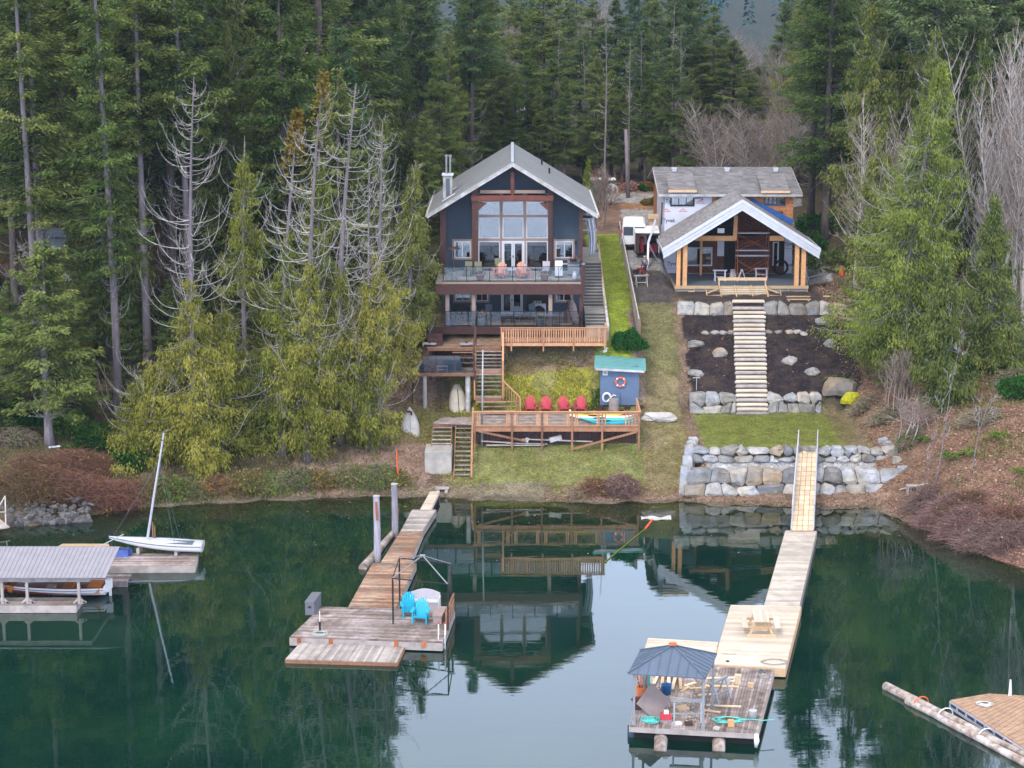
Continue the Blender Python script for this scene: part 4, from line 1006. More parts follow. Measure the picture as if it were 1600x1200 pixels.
for i in range(3): m.box(xa-.0, 131.9+i*.28, TZ+.0+i*.25, xa+1.0, 133.4, TZ+.25+i*.25)
m.build('support_posts', MATS['timber_dark'], terr1)
# new cedar picket terrace
KZ = 7.6
KB = (2.3, 132.4, KZ)
pk = thing('picket_deck', 'new orange cedar deck with picket railing above the yellow-green bank', 'deck', KB)
YK = 131.5
xa, xb = onY(783.5, 530, YK).x, onY(947, 530, YK).x
m = MB(KB); planks(m, xa, xb, YK, YD+.0, KZ); m.build('boards', MATS['deck_brown'], pk)
m = MB(KB); m.box(xa-.05, YK-.05, KZ-.22, xb+.02, YK-.005, KZ-.02); m.build('rim_board', MATS['cedar_new'], pk)
m = MB(KB)
for px in (799, 849, 896, 945): x = onY(px, 540, YK).x; m.box(x-.05, YK-.14, KZ-.55, x+.05, YK-.05, KZ+.95)
m.build('posts', MATS['cedar_new'], pk)
m = MB(KB); m.box(xa-.08, YK-.09, KZ+1.0, xb+.05, YK+.08, KZ+1.04); m.box(xa, YK-.02, KZ+.14, xb, YK+.03, KZ+.22); m.box(xa, YK-.02, KZ+.86, xb, YK+.03, KZ+.94)
m.box(xb-.05, YK+.08, KZ+1.0, xb+.08, YD, KZ+1.04); m.box(xb, YK+.1, KZ+.14, xb+.04, YD, KZ+.22)
m.build('rails', MATS['cedar_new'], pk)
m = MB(KB); n = 44
for i in range(n+1): x = xa+(xb-xa)*i/n; m.box(x-.045, YK-.05, KZ+.02, x+.045, YK-.02, KZ+1.0)
for i in range(14): y = YK+.15+i*.14; m.box(xb, y, KZ+.02, xb+.03, y+.08, KZ+1.0)
m.build('pickets', MATS['cedar_new'], pk)
# main stair
SB = (-1.4, 130, 5.9)
st = thing('garden_stair', 'long red-brown open wooden stair running down between terrace and kayak deck', 'stairs', SB)
sx0, sx1 = onY(744, 575, 130).x, onY(784, 575, 130).x
def flight(m, x0, x1, ya, za, yb, zb, n, th=.04, dep=.27):
    for i in range(n):
        t = (i+1)/(n+1); y = ya+(yb-ya)*t; z = za+(zb-za)*t; m.box(x0, y-dep/2, z-th, x1, y+dep/2, z)
def stringers(m, x0, x1, ya, za, yb, zb, w=.05):
    for x in (x0, x1): m.bar((x, ya, za-.12), (x, yb, zb-.12), w, .26)
m = MB(SB); flight(m, sx0, sx1, 131.3, 7.3, 130.35, 6.05, 5); flight(m, sx0, sx1, 129.75, 5.85, 129.25, 4.6, 4); m.build('treads', MATS['deck_grey'], st)
m = MB(SB); planks(m, sx0, sx1, 130.0, 130.4, 6.05, .19); planks(m, sx0, sx1, 129.6, 129.97, 5.8, .19); planks(m, sx0-.05, sx1, 128.75, 129.25, 4.45, .16); m.build('landings', MATS['deck_grey'], st)
m = MB(SB); stringers(m, sx0-.03, sx1+.03, 131.3, 7.3, 130.3, 6.0); stringers(m, sx0-.03, sx1+.03, 129.8, 5.9, 129.2, 4.45)
m.box(sx0, 129.96, 5.82, sx1, 130.0, 6.02); m.box(sx0-.05, 128.72, 4.2, sx1, 128.75, 4.42)
m.build('stringers', MATS['cedar_red'], st)
m = MB(SB); ps = []
for (y, z) in [(131.3, 7.35), (130.3, 6.1), (129.7, 5.7), (129.1, 4.5)]:
    m.bar((sx1+.08, y, z-.3), (sx1+.08, y, z+1.0), .09, .09); ps.append((y, z+1.0))
    m.bar((sx0-.1, y, z-.3), (sx0-.1, y, z+1.0), .09, .09)
for a, b in zip(ps[:-1], ps[1:]): m.bar((sx1+.08, *a), (sx1+.08, *b), .12, .05); m.bar((sx1+.08, a[0], a[1]-.85), (sx1+.08, b[0], b[1]-.85), .05, .06)
e = (0.55, 128.6, 3.4)
m.bar((sx1+.08, 129.1, 5.5), (e[0], e[1], 4.45), .12, .05); m.bar(e, (e[0], e[1], 4.45), .09, .09)
for i in range(7): t = (i+.5)/7; p = Vector((sx1+.08, 129.1, 4.5)).lerp(Vector(e), t); m.bar(p, p+Vector((0, 0, 1.0)), .03, .05)
for i in range(12): t = (i+.5)/12; y = 131.3-t*2.2; z = np.interp(-y, [-131.3, -129.1], [7.35, 4.5]); m.bar((sx1+.08, y, z+.1), (sx1+.08, y, z+.98), .03, .05)
m.build('handrail', MATS['cedar_new'], st)
m = MB(SB)
for i in range(3):
    z = 4.2-i*.27; yy = 128.7-i*.0; m.add([(sx0+i*.28, 128.62-i*.22, z), (sx0+i*.45+.02, 128.35-i*.22, z), (.5+.0*i, 128.35-i*.22+.2, z), (.35, 128.7-i*.2, z)]+[(sx0+i*.28, 128.62-i*.22, z-.04), (sx0+i*.45+.02, 128.35-i*.22, z-.04), (.5, 128.35-i*.22+.2, z-.04), (.35, 128.7-i*.2, z-.04)], [(0, 1, 2, 3), (7, 6, 5, 4), (0, 4, 5, 1), (1, 5, 6, 2), (2, 6, 7, 3), (3, 7, 4, 0)])
m.build('winder_steps', MATS['deck_brown'], st)
# side deck with glass rail, left of stairs
DZ = 6.0; DB = (-4.2, 129.9, DZ)
sdk = thing('side_deck', 'small raised deck with smoked panels carrying the grey covered table', 'deck', DB)
xa, xb = onY(651, 580, 129.1).x, onY(741, 580, 129.1).x
m = MB(DB); planks(m, xa, xb, 129.1, 131.2, DZ, along='y'); m.build('boards', MATS['deck_grey'], sdk)
m = MB(DB); m.box(xa, 129.04, DZ-.2, xb, 129.09, DZ-.01); m.box(xb-.05, 129.1, DZ-.2, xb, 131.2, DZ-.045); m.build('rim_board', MATS['cedar_red'], sdk)
m = MB(DB)
for i in range(4): m.box(xb-1.5, 130.5+i*.2, DZ+.05+i*.32-.04, xb-.1, 130.8+i*.2, DZ+.05+i*.32)
m.build('steps', MATS['deck_brown'], sdk)
for px, mt in ((663.5, 'concrete'), (731, 'white_dirty')):
    x = onY(px, 600, 129.2).x; m = MB(DB); m.cyl((x, 129.35, terr(x, 129.35)-.2), (x, 129.35, DZ-.2), .17 if px > 700 else .14, n=12); m.build('pier', MATS[mt], sdk)
glassrail((xa+.05, 129.15), (xb-.05, 129.15), 3, DZ, 1.15, sdk, DB, metal='timber_dark', cap='trim_tan', capw=.1)
glassrail((xa+.05, 129.25), (xa+.3, 131.2), 2, DZ, 1.15, sdk, DB, metal='timber_dark', capw=.1)
m = MB(DB); m.bar((xb-.05, 129.2, DZ+1.17), (xb+.05, 131.6, TZ+1.3), .14, .06); m.bar((xb, 129.2, 4.0), (xb, 129.2, DZ+1.15), .11, .11); m.bar((xb+.05, 131.6, 6), (xb+.05, 131.6, TZ+1.3), .12, .12)
m.build('side_handrail', MATS['timber_dark'], sdk)
# tall dark board fence on the left of the decks
m = MB((xa-.3, 131, 4));
for i in range(26): y = 129.6+i*.2; m.box(xa-.35, y, 3.6, xa-.31, y+.17, 7.6+.03*(i % 3)+(y-129.6)*.12)
o = m.build('board_fence', MATS['timber_dark'], None); tag(o, 'dark board fence behind the grey covered table, left of the terrace', 'fence')
# lower kayak deck
LZ = 3.37; LB = (3, 127, LZ); YL = 124.5
ld = thing('kayak_deck', 'cedar deck on tall posts with framed railing where the kayaks lie', 'deck', LB)
lx0, lx1 = onY(740, 660, YL).x, onY(1000, 660, YL).x
m = MB(LB); planks(m, lx0, lx1, YL+.02, 129.4, LZ); m.build('boards', MATS['deck_grey'], ld)
m = MB(LB); m.box(lx0, YL-.04, LZ-.26, lx1, YL+.01, LZ-.0); m.box(lx1-.04, YL+.02, LZ-.26, lx1, 129.4, LZ-.045); m.box(lx0, YL+.02, LZ-.26, lx0+.04, 129.4, LZ-.045); m.box(lx0-.03, YL-.06, LZ-.0, lx1+.03, YL-.0, LZ+.05); m.build('rim_board', MATS['cedar_red'], ld)
pxs = [741.5, 800, 847, 894, 941, 998.5]; PXX = [onY(p, 650, YL).x for p in pxs]
for x in PXX:
    m = MB(LB); m.box(x-.06, YL-.13, terr(x, YL)-.3, x+.06, YL-.045, LZ+1.0); m.build('post', MATS['cedar_red'], ld)
m = MB(LB); m.box(lx0-.05, YL-.16, LZ+1.03, lx1+.06, YL+.02, LZ+1.07); m.box(lx0, YL-.11, LZ+.92, lx1, YL-.06, LZ+1.03); m.box(lx0, YL-.11, LZ+.10, lx1, YL-.06, LZ+.2)
m.box(lx1-.05, YL+.03, LZ+1.03, lx1+.06, 128.6, LZ+1.07); m.box(lx1-.04, YL, LZ+.1, lx1, 128.6, LZ+.2)
m.bar((lx0-.1, YL-.15, LZ+1.05), (lx0+.35, YL-.05, LZ+1.02), .1, .05)
m.build('rails', MATS['cedar_new'], ld)
m = MB(LB)
for i in range(len(PXX)-1):
    a, b = PXX[i], PXX[i+1]
    for x in ([a+.2, a+.32, b-.32, b-.2] if i < 4 else [a+.2, b-.85, b-.65, b-.45, b-.25]): m.box(x-.045, YL-.1, LZ+.2, x+.045, YL-.07, LZ+.93)
for i in range(12): y = YL+.3+i*.33; m.box(lx1-.02, y, LZ+.1, lx1+.02, y+.09, LZ+1.03)
m.build('balusters', MATS['cedar_new'], ld)
m = MB(LB); m.bar((PXX[0]+.3, YL-.02, LZ-.25), (PXX[1]+.9, YL+.3, 2.4), .05, .14); m.bar((PXX[5]-.15, YL-.16, LZ-.25), (PXX[3]-.1, YL-.16, 1.95), .05, .14); m.build('braces', MATS['cedar_red'], ld)
m = MB(LB)
for i in range(10): y = YL+.5+i*.5; m.box(lx0+.05, y, LZ-.26, lx1-.05, y+.05, LZ-.045)
for x in PXX: m.box(x-.06, 127.2, 1.6, x+.06, 127.32, LZ-.26)
m.build('joists', MATS['timber_dark'], ld)
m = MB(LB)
for i in range(52): x = lx0+.1+i*.2; m.box(x, 125.25, 1.7, x+.185, 125.28, LZ-.27)  # dark boards added to stand in for the shade under the deck
m.build('added_shade_boards', MATS['timber_dark'], ld)
# landing left of it, two stairs, concrete block
GB = (-3.7, 125.7, 3.1)
ls = thing('lower_stair', 'wooden landing with two open stairs beside the concrete block', 'stairs', GB)
a = [onZ(674, 659, 3.1), onZ(736, 661, 3.1), onZ(738, 646, 3.1), onZ(690, 654, 3.1)]
m = MB(GB); m.hexa([onZ(676, 661, 3.12), onZ(738, 663, 3.12), onZ(740, 645, 3.12), onZ(690, 652, 3.12)], .05); m.build('landing', MATS['deck_grey'], ls)
p0 = onZ(676, 661, 3.12); p1 = onZ(738, 663, 3.12)
m = MB(GB); m.box(p0.x, p0.y-.05, 2.86, p1.x, p0.y-.0, 3.1)
xL0, xL1 = onY(674, 680, 123.8).x, onY(704, 680, 123.8).x; xR0, xR1 = onY(710, 700, 123.2).x, onY(735, 700, 123.2).x
yt = p0.y-.05
stringers(m, xL0, xL1, yt, 3.05, 123.6, 2.32); stringers(m, xR0, xR1+.03, yt, 3.05, 121.5, .85); m.build('stringers', MATS['cedar_red'], ls)
m = MB(GB); flight(m, xL0, xL1, yt, 3.1, 123.5, 2.3, 5, dep=.2); flight(m, xR0, xR1, yt, 3.1, 121.4, .75, 11, dep=.2); m.build('treads', MATS['deck_grey'], ls)
m = MB(GB); m.bar((xR1+.1, yt, 4.15), (xR1+.1, 121.6, 1.95), .11, .05); m.bar((xR1+.1, yt-.05, 2.9), (xR1+.1, yt-.05, 4.1), .1, .1); m.bar((xR1+.1, 121.7, .6), (xR1+.1, 121.7, 1.95), .1, .1); m.bar((xR1+.1, 123.2, 1.4), (xR1+.1, 123.2, 2.95), .09, .09)
m.build('handrail', MATS['cedar_new'], ls)
BB = (onY(685, 720, 122.4).x, 123, 1)
m = MB(BB); xa, xb = onY(663.5, 720, 122.3).x, onY(705.5, 720, 122.3).x; m.box(xa, 122.25, .4, xb, 124.4, 2.33)
o = m.build('concrete_block', MATS['concrete'], None, bevel=.04); tag(o, 'big grey concrete block at the foot of the short stair', 'block')
for i, (px, py, w_, rz) in enumerate([(716, 744, .78, .03), (717, 751.5, .82, -.02), (696, 754, .8, .05), (691, 763, .85, .05)]):
    p = onZ(px, py, .55 if i < 2 else .45); m = MB(p); m.cbox((p.x, p.y, p.z+.02), (w_, .4, .10), rz)
    for s in (-.25, .25): m.cbox((p.x+s, p.y, p.z-.18), (.18, .3, .32))
    o = m.build('stepping_slab', MATS['plank_old'], None, bevel=.01)
    tag(o, ['stepping slab nearest the foot of the long stair', 'stepping slab second below the long stair', 'stepping slab between the concrete block and the dock plank', 'stepping slab nearest the start of the old dock'][i], 'slab', 'stepping slabs to the old dock')
# concrete side stair, kerb, fence
QB = (6.4, 140, 8.3)
cs = thing('concrete_stair', 'grey concrete steps climbing the right side of the blue house', 'stairs', QB)
m = MB(QB); x0, x1 = 5.05, 6.45
def zy(i): return 8.2+i*.17
y = 133.6; z = 8.2; n1 = 0
m.box(x0, 133.5, 7.0, x1, 134.9, z)
y = 134.9
for i in range(4): z += .17; m.box(x0, y, 7.2, x1, y+.3 if i < 3 else y+3.0, z); y += .3
y += 2.7
for i in range(14): z += .176; m.box(x0, y, 7.4, x1, y+.33 if i < 13 else 151.5, z); y += .33
m.build('steps', MATS['concrete'], cs)
m = MB(QB); y = 134.9; z = 8.2
for i in range(18):
    rr = .17 if i < 4 else .176
    m.box(x0+.02, y-.012, z, x1-.02, y, z+rr-.03); z += rr; y += .3 if i < 3 else (3.0 if i == 3 else .33)
m.build('riser_faces', MATS['riser'], cs)
m = MB(QB); m.add([(x1, 133.4, 6.6), (x1+.16, 133.4, 6.6), (x1+.16, 150, 10), (x1, 150, 10), (x1, 133.4, 8.45), (x1+.16, 133.4, 8.45), (x1+.16, 150, 11.75), (x1, 150, 11.75)], MB.BF); m.build('kerb_wall', MATS['white_dirty'], cs)
m = MB(QB); m.bar((x1+.02, 137, 9.9), (x1+.02, 147.5, 12.4), .05, .05)
for t in (0, .5, 1): m.bar((x1+.02, 137+10.5*t, 8.9+2.5*t), (x1+.02, 137+10.5*t, 9.9+2.5*t), .05, .05)
m.build('handrail', MATS['cedar_new'], cs)
FB = (8.6, 134, 7.4)
fn = thing('board_fence', 'long weathered brown board fence running up the slope between lawn and gravel drive', 'fence', FB)
m = MB(FB); mp_ = MB(FB); mc = MB(FB)
n = 118
for i in range(n):
    t = i/n; y = 133.6+t*20.4; x = 8.63-.3*t; zt = 8.8+t*4.15; zb = terr(x, y)-.2
    m.cbox((x, y+.08, (zt+zb)/2), (.03, .16, zt-zb))
    if i % 14 == 0: mp_.box(x+.03, y, zb, x+.13, y+.1, zt+.05)
m.build('boards', MATS['plank_old'], fn); mp_.build('posts', MATS['cedar_red'], fn)
mc.bar((8.65, 133.5, 8.86), (8.35, 154, 13.0), .07, .05); mc.build('cap_rail', MATS['plank_old'], fn)
# garden shed
HS = onY(968, 632, 129.9); zg = 3.5; SH = (HS.x, 130.6, zg)
shed = thing('garden_shed', 'small blue shed with sloping teal roof beside the kayak deck', 'shed', SH)
xa, xb = onY(938, 600, 129.5).x, onY(998, 600, 129.5).x; zt = onY(968, 576, 129.5).z
m = MB(SH); m.box(xa, 129.5, 3.75, xb, 131.9, zt+.1)
m.build('wall', MATS['shed_blue'], shed)
m = MB(SH)
for i in range(14): x = xa+.1+(xb-xa-.2)*i/13; m.box(x-.006, 129.493, 3.78, x+.006, 129.5, zt)
m.build('grooves', MATS['roof_blue'], shed)
c1, c2, c3, c4 = onY(928.5, 573, 129.15), onY(1009.5, 577, 129.15), onY(1008.5, 560, 132.3), onY(930, 553, 132.3)
m = MB(SH); m.hexa([c1, c2, c3, c4], .12); rf_ = m.build('roof', MATS['roof_teal'], shed)
m = MB(SH)
for i in range(9):
    t = i/9; a = c1.lerp(c4, t); b = c2.lerp(c3, t); m.bar(a+Vector((0, 0, .02)), b+Vector((0, 0, .02)), .03, .03)
m.build('roof_seams', MATS['roof_teal'], rf_)
m = MB(SH); m.bar(c1+Vector((.1, -.03, -.16)), c2+Vector((-.1, -.03, -.16)), .04, .14); m.build('fascia', MATS['white_dirty'], shed)
m = MB(SH); m.box(xa+.15, 129.46, zt-.45, xa+.48, 129.488, zt-.08); pn = m.build('notice_board', MATS['white_paint'], shed)
m = MB(SH); m.box(xa+.23, 129.45, zt-.36, xa+.40, 129.458, zt-.16); m.build('notice_print', MATS['grey_metal'], pn)
m = MB(SH)
for i in range(5): m.box(xa-.2+i*.9, 129.3, 3.3, xa+.2+i*.9, 129.6, 3.74) if i < 4 else 0
m.build('skid_blocks', MATS['timber_dark'], shed)
# life ring
lc = onY(969.5, 597, 129.42)
m = MB(lc)
R_, r_ = .30, .075
rows = []
for i in range(24):
    a = 2*PI*i/24; rows.append([(lc.x+math.cos(a)*(R_+r_*math.cos(b)), lc.y+r_*.7*math.sin(b), lc.z+math.sin(a)*(R_+r_*math.cos(b))) for b in [2*PI*k/8 for k in range(8)]])
rows.append(rows[0]); m.grid(rows, close=True); ring = m.build('life_ring', MATS['salmon'], None, smooth=True)
tag(ring, 'orange life ring with white bands hanging on the blue shed', 'life ring')
m = MB(lc)
for k in range(4):
    a = PI/4+k*PI/2; rr = []
    for i in range(3):
        aa = a-.12+i*.12; rr.append([(lc.x+math.cos(aa)*(R_+(r_+.008)*math.cos(b)), lc.y+(r_+.008)*.75*math.sin(b), lc.z+math.sin(aa)*(R_+(r_+.008)*math.cos(b))) for b in [2*PI*q/8 for q in range(8)]])
    m.grid(rr, close=True)
m.build('bands', MATS['white'], ring)
# ================================================================== HOUSE UNDER CONSTRUCTION
def zc(x, y): return (960+x/4.4444, 240+y/4.4444)          # close look at the unfinished house
NB = (16.6, 150, 9.5)
nh = thing('unfinished_house', 'house under construction with grey shingle roofs, white wrap and open timber porch', 'house', NB)
YM = 150.4; xl, xr = 11.55, 21.3; ZD = 9.5
YE = 149.9; ZEV = onY(1138, 303, YE).z; YR = 156.4; ZRG = onY(1132, 262, YR).z
m = MB(NB); m.box(xl, YM, ZD-.3, xr, YM+.15, ZEV+.1); m.box(xl, YM+.15, ZD-.3, xl+.15, 162, ZEV+.1); m.box(xr-.15, YM+.15, ZD-.3, xr, 162, ZEV+.1); m.box(xl, 162, ZD-.3, xr, 162.15, ZEV+.1)
m.prism([(YM, ZEV), (162, ZEV), (YR, ZRG-.25)], xl, xl+.15, 'x'); m.prism([(YM, ZEV), (162, ZEV), (YR, ZRG-.25)], xr-.15, xr, 'x')
m.build('sheathing', MATS['osb'], nh)
m = MB(NB)
zz = ZD
while zz < ZEV: m.box(xl+5.2, YM-.006, zz, xr, YM, zz+.012) if zz > 12.5 else 0; zz += .28
m.build('course_lines', MATS['osb_dark'], nh)
# weather wrap sheets
def sheet(px0, py0, px1, py1, Y, name='house_wrap', mat='wrap', th=.012, par=nh, pr=.014):
    m = MB(NB); r = rect(m, px0, py0, px1, py1, Y, th, proud=pr); return m.build(name, MATS[mat], par), r
m = MB(NB); m.box(xl-.014, YM-.016, ZD-.2, xl, 158, ZEV+.05); m.box(xl-.014, YM-.016, 12.6, onY(1112, 320, YM).x, YM, ZEV+.05); m.box(xl-.014, YM-.016, ZD, onY(1056, 400, YM).x, YM, 12.6)
xw0 = onY(1225, 400, YM).x; m.box(xw0, YM-.016, ZD, xr+.01, YM, 12.7)
wr = m.build('house_wrap', MATS['wrap'], nh)
# side wall of the porch bay wrap (left)
def word(txt, px, py, hpx, Y, col='wrap_print', flip=False, par=wr, ext=.004, off=NB, bold=.012):
    c = bpy.data.curves.new('txt', 'FONT'); c.body = txt; c.size = hpx/20.6*1.35; c.extrude = ext; c.offset = bold; c.resolution_u = 3
    t = bpy.data.objects.new('tmp', c); COL.objects.link(t); bpy.context.view_layer.update()
    dg = bpy.context.evaluated_depsgraph_get(); me = bpy.data.meshes.new_from_object(t.evaluated_get(dg)); bpy.data.objects.remove(t)
    me.materials.clear(); me.materials.append(MATS[col])
    p = onY(px, py, Y); o = bpy.data.objects.new('lettering', me); COL.objects.link(o); o.parent = par; KIDS.setdefault(par, []).append(o)
    o.location = p-Vector(off); o.rotation_euler = (PI/2, PI if flip else 0, 0)
    return o
YT = YM-.026
word('Tyvek', 1039.5, 316.5, 6, YT); word('Tyvek', 1099.5, 307, 6, YT, flip=True); word('Tyvek', 1033+2, 347, 6, YT)
word('Tyvek', 1042.5, 414.5, 6, YT); word('Tyvek', 1217+9, 383.5, 5.2, YT); word('Tyvek', 1226, 416, 5, YT)
word('Weatherization', 1227, 389, 1.8, YT, bold=0); word('Systems', 1227, 422, 1.8, YT, bold=0); word('Homewrap', 1043, 420, 1.8, YT, bold=0)
for (px, py) in [(1041, 329), (1067, 329), (1094, 316)]:    # small red roof-shaped print with a line below
    p = onY(px, py, YT); m = MB(NB); m.prism([(p.x-.25, p.z), (p.x, p.z+.16), (p.x+.25, p.z), (p.x+.17, p.z), (p.x, p.z+.09), (p.x-.17, p.z)], YT-.003, YT); m.box(p.x-.3, YT-.003, p.z-.1, p.x+.35, YT, p.z-.05); m.build('red_print', MATS['red_print'], wr)
m = MB(NB); rect(m, 1033.2, 316, 1035.2, 351, YM-.03, .03); m.build('flashing_strip', MATS['black_metal'], nh)
# windows upstairs
def nwin(x0, y0, x1, y1, cols, fr='black_metal', q=.07, Y=None, gl='glass_window'):
    Y = Y or YM-.016; m = MB(NB)
    zt = onY((x0+x1)/2, y0, Y).z; zb = onY((x0+x1)/2, y1, Y).z; xa = onY(x0, (y0+y1)/2, Y).x; xb = onY(x1, (y0+y1)/2, Y).x
    m.box(xa, Y-.06, zb, xa+q, Y, zt); m.box(xb-q, Y-.06, zb, xb, Y, zt); m.box(xa+q, Y-.06, zb, xb-q, Y, zb+q); m.box(xa+q, Y-.06, zt-q, xb-q, Y, zt)
    for c in cols: xm = xa+(xb-xa)*c; m.box(xm-.03, Y-.05, zb+q, xm+.03, Y-.005, zt-q)
    f = m.build('window', MATS[fr], nh); g = MB(NB); g.box(xa+q, Y-.03, zb+q, xb-q, Y-.02, zt-q); g.build('pane', MATS[gl], f)
    d = MB(NB); d.box(xa+q, Y-.008, zb+q, xb-q, Y-.003, zt-q); d.build('dark_opening', MATS['interior'], f)
nwin(*zc(387, 280), *zc(556, 365), (.35, .66), q=.12); 
nwin(*zc(1042, 283), *zc(1185, 355), (.2, .4, .6, .8), fr='interior', q=.06, gl='glass_dark')
m = MB(NB); rect(m, *zc(1038, 346), *zc(1190, 362), YM-.02, .03, proud=.02); m.build('window_membrane', MATS['membrane'], nh)
m = MB(NB)                                                 # blue membrane along the porch roof line
p = onY(*zc(940, 322), YM-.03); q = onY(*zc(1240, 480), YM-.03); m.bar(p, q, .03, .42, up=(0, 0, 1)); m.build('roof_membrane', MATS['membrane'], nh)
# main roof
rx0, rx1 = onY(1024.5, 282, (YE+YR)/2).x, onY(1244.5, 282, (YE+YR)/2).x
m = MB(NB)
def rslope(m, x0, x1, ya, za, yb, zb, th=.14):
    m.add([(x0, ya, za-th), (x1, ya, za-th), (x1, yb, zb-th), (x0, yb, zb-th), (x0, ya, za), (x1, ya, za), (x1, yb, zb), (x0, yb, zb)], MB.BF)
def shingles(m, x0, x1, ya, za, yb, zb, rows, rs, wmin=.3):
    """courses of butt-lapped shingle tabs, each its own small slab"""
    L = Vector((0, yb-ya, zb-za)); nrm = Vector((0, -(zb-za), yb-ya)).normalized()
    for r in range(rows):
        a = Vector((0, ya, za))+L*(r/rows); b = Vector((0, ya, za))+L*((r+1)/rows); x = x0
        while x < x1:
            w_ = rs.uniform(wmin, wmin*1.8); e = min(x+w_, x1); t = .035+rs.uniform(0, .01)
            m.add([(x, a.y, a.z), (e, a.y, a.z), (e, b.y, b.z), (x, b.y, b.z)]+[(x+0, *(a+nrm*t)[1:]), (e, *(a+nrm*t)[1:]), (e, *(b+nrm*.008)[1:]), (x, *(b+nrm*.008)[1:])], [(4, 5, 6, 7), (0, 1, 5, 4), (1, 2, 6, 5), (3, 0, 4, 7)])
            x = e
rslope(m, rx0, rx1, YE, ZEV, YR, ZRG); rslope(m, rx0, rx1, YR, ZRG, 162.8, ZEV)
shingles(m, rx0, rx1, YE, ZEV+.002, YR, ZRG+.002, 30, random.Random(4))
roof2 = m.build('roof', MATS['shingle'], nh)
m = MB(NB)
for i in range(40): x = rx0+(rx1-rx0)*i/40; m.box(x, YR-.15, ZRG-.02, x+.27, YR+.15, ZRG+.045)
m.build('ridge_caps', MATS['shingle'], roof2)
m = MB(NB); m.box(rx0, YE-.04, ZEV-.2, rx1, YE-.005, ZEV-.02); m.bar((rx0-.02, YE, ZEV-.1), (rx0-.02, YR, ZRG-.1), .04, .22); m.bar((rx1+.02, YE, ZEV-.1), (rx1+.02, YR, ZRG-.1), .04, .22); m.build('fascia', MATS['white_dirty'], roof2)
for px in (1053.5, 1136, 1212):
    x = onY(px, 265, YR-1).x; zv = ZEV+(YR-.9-YE)/(YR-YE)*(ZRG-ZEV); m = MB(NB); m.cbox((x, YR-.9, zv+.1), (.34, .34, .2)); m.cbox((x, YR-.9, zv+.23), (.42, .42, .06)); m.build('roof_vent', MATS['white_paint'], roof2)
for (a, b, y0) in [(378, 568, 250), (1022, 1217, 256)]:     # shed dormers: raised shallow roof over each window
    x0 = onY(zc(a, 0)[0], 298, YE-.1).x; x1 = onY(zc(b, 0)[0], 298, YE-.1).x; zt = onY(1100, zc(0, y0)[1], YE-.1).z
    m = MB(NB); rslope(m, x0, x1, YE-.1, zt, YE+3.2, zt+.85, .1); shingles(m, x0, x1, YE-.1, zt+.002, YE+3.2, zt+.855, 12, random.Random(5)); d = m.build('dormer', MATS['shingle'], roof2)
    m = MB(NB); m.box(x0-.04, YE-.15, zt-.2, x1+.04, YE-.105, zt-.01); m.build('fascia', MATS['lumber'], d)
    m = MB(NB); m.box(x0+.05, YE+.1, ZEV-.3, x1-.05, YM, zt-.1); m.build('dormer_wall', MATS['wrap' if a < 500 else 'osb'], d)
# porch wing
YP2 = 143.7
ap = onY(1160.5, 312, YP2); el = onY(1038, 387.5, YP2); er = onY(1283, 388, YP2)
PXC = ap.x; PZA = ap.z; PE = (er.x-el.x)/2; PZE = (el.z+er.z)/2; PS = (PZA-PZE)/PE
m = MB(NB)
def pslope(m, side, th, y0, y1, x0=0., x1=PE, lift=0., tint=None):
    a = PXC+side*x0; b = PXC+side*x1; za = PZA-PS*x0+lift; zb = PZA-PS*x1+lift
    m.add([(a, y0, za-th), (b, y0, zb-th), (b, y1, zb-th), (a, y1, za-th), (a, y0, za), (b, y0, zb), (b, y1, zb), (a, y1, za)], MB.BF, tint)
rsx = random.Random(8)
for sg in (-1, 1):
    ye = YM-.02
    pslope(m, sg, .12, YP2+.06, ye)
    pslope(m, sg, .12, ye, 153.6, 0, 2.6)
    rws = 40
    for r in range(rws):
        xa_ = PE*r/rws; xb_ = PE*(r+1)/rws; y = YP2+.06; lim = ye if xb_ > 2.6 else 153.6
        while y < lim: w_ = rsx.uniform(.3, .55); e = min(y+w_, lim); pslope(m, sg, .02, y, e, xa_, xb_, .006+.02*(rsx.random())); y = e
pr = m.build('porch_roof', MATS['shingle'], nh)
m = MB(NB)
for sg in (-1, 1):
    pslope(m, sg, .26, YP2-.02, YP2+.05, 0, PE+.05, .02, .9); pslope(m, sg, .26, YP2+.02, YP2+.08, 0, PE+.02, -.26, .6); pslope(m, sg, .27, YP2+.05, YP2+.12, 0, PE-.02, -.53, .75)
    a = PXC+sg*(PE+.03); m.box(a, YP2, PZE-.3, a+sg*.05, YM, PZE-.02)
m.build('bargeboard', MATS['white_paint'], pr)
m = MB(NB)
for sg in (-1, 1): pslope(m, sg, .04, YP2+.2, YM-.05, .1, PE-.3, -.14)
m.build('soffit', MATS['osb_dark'], pr)
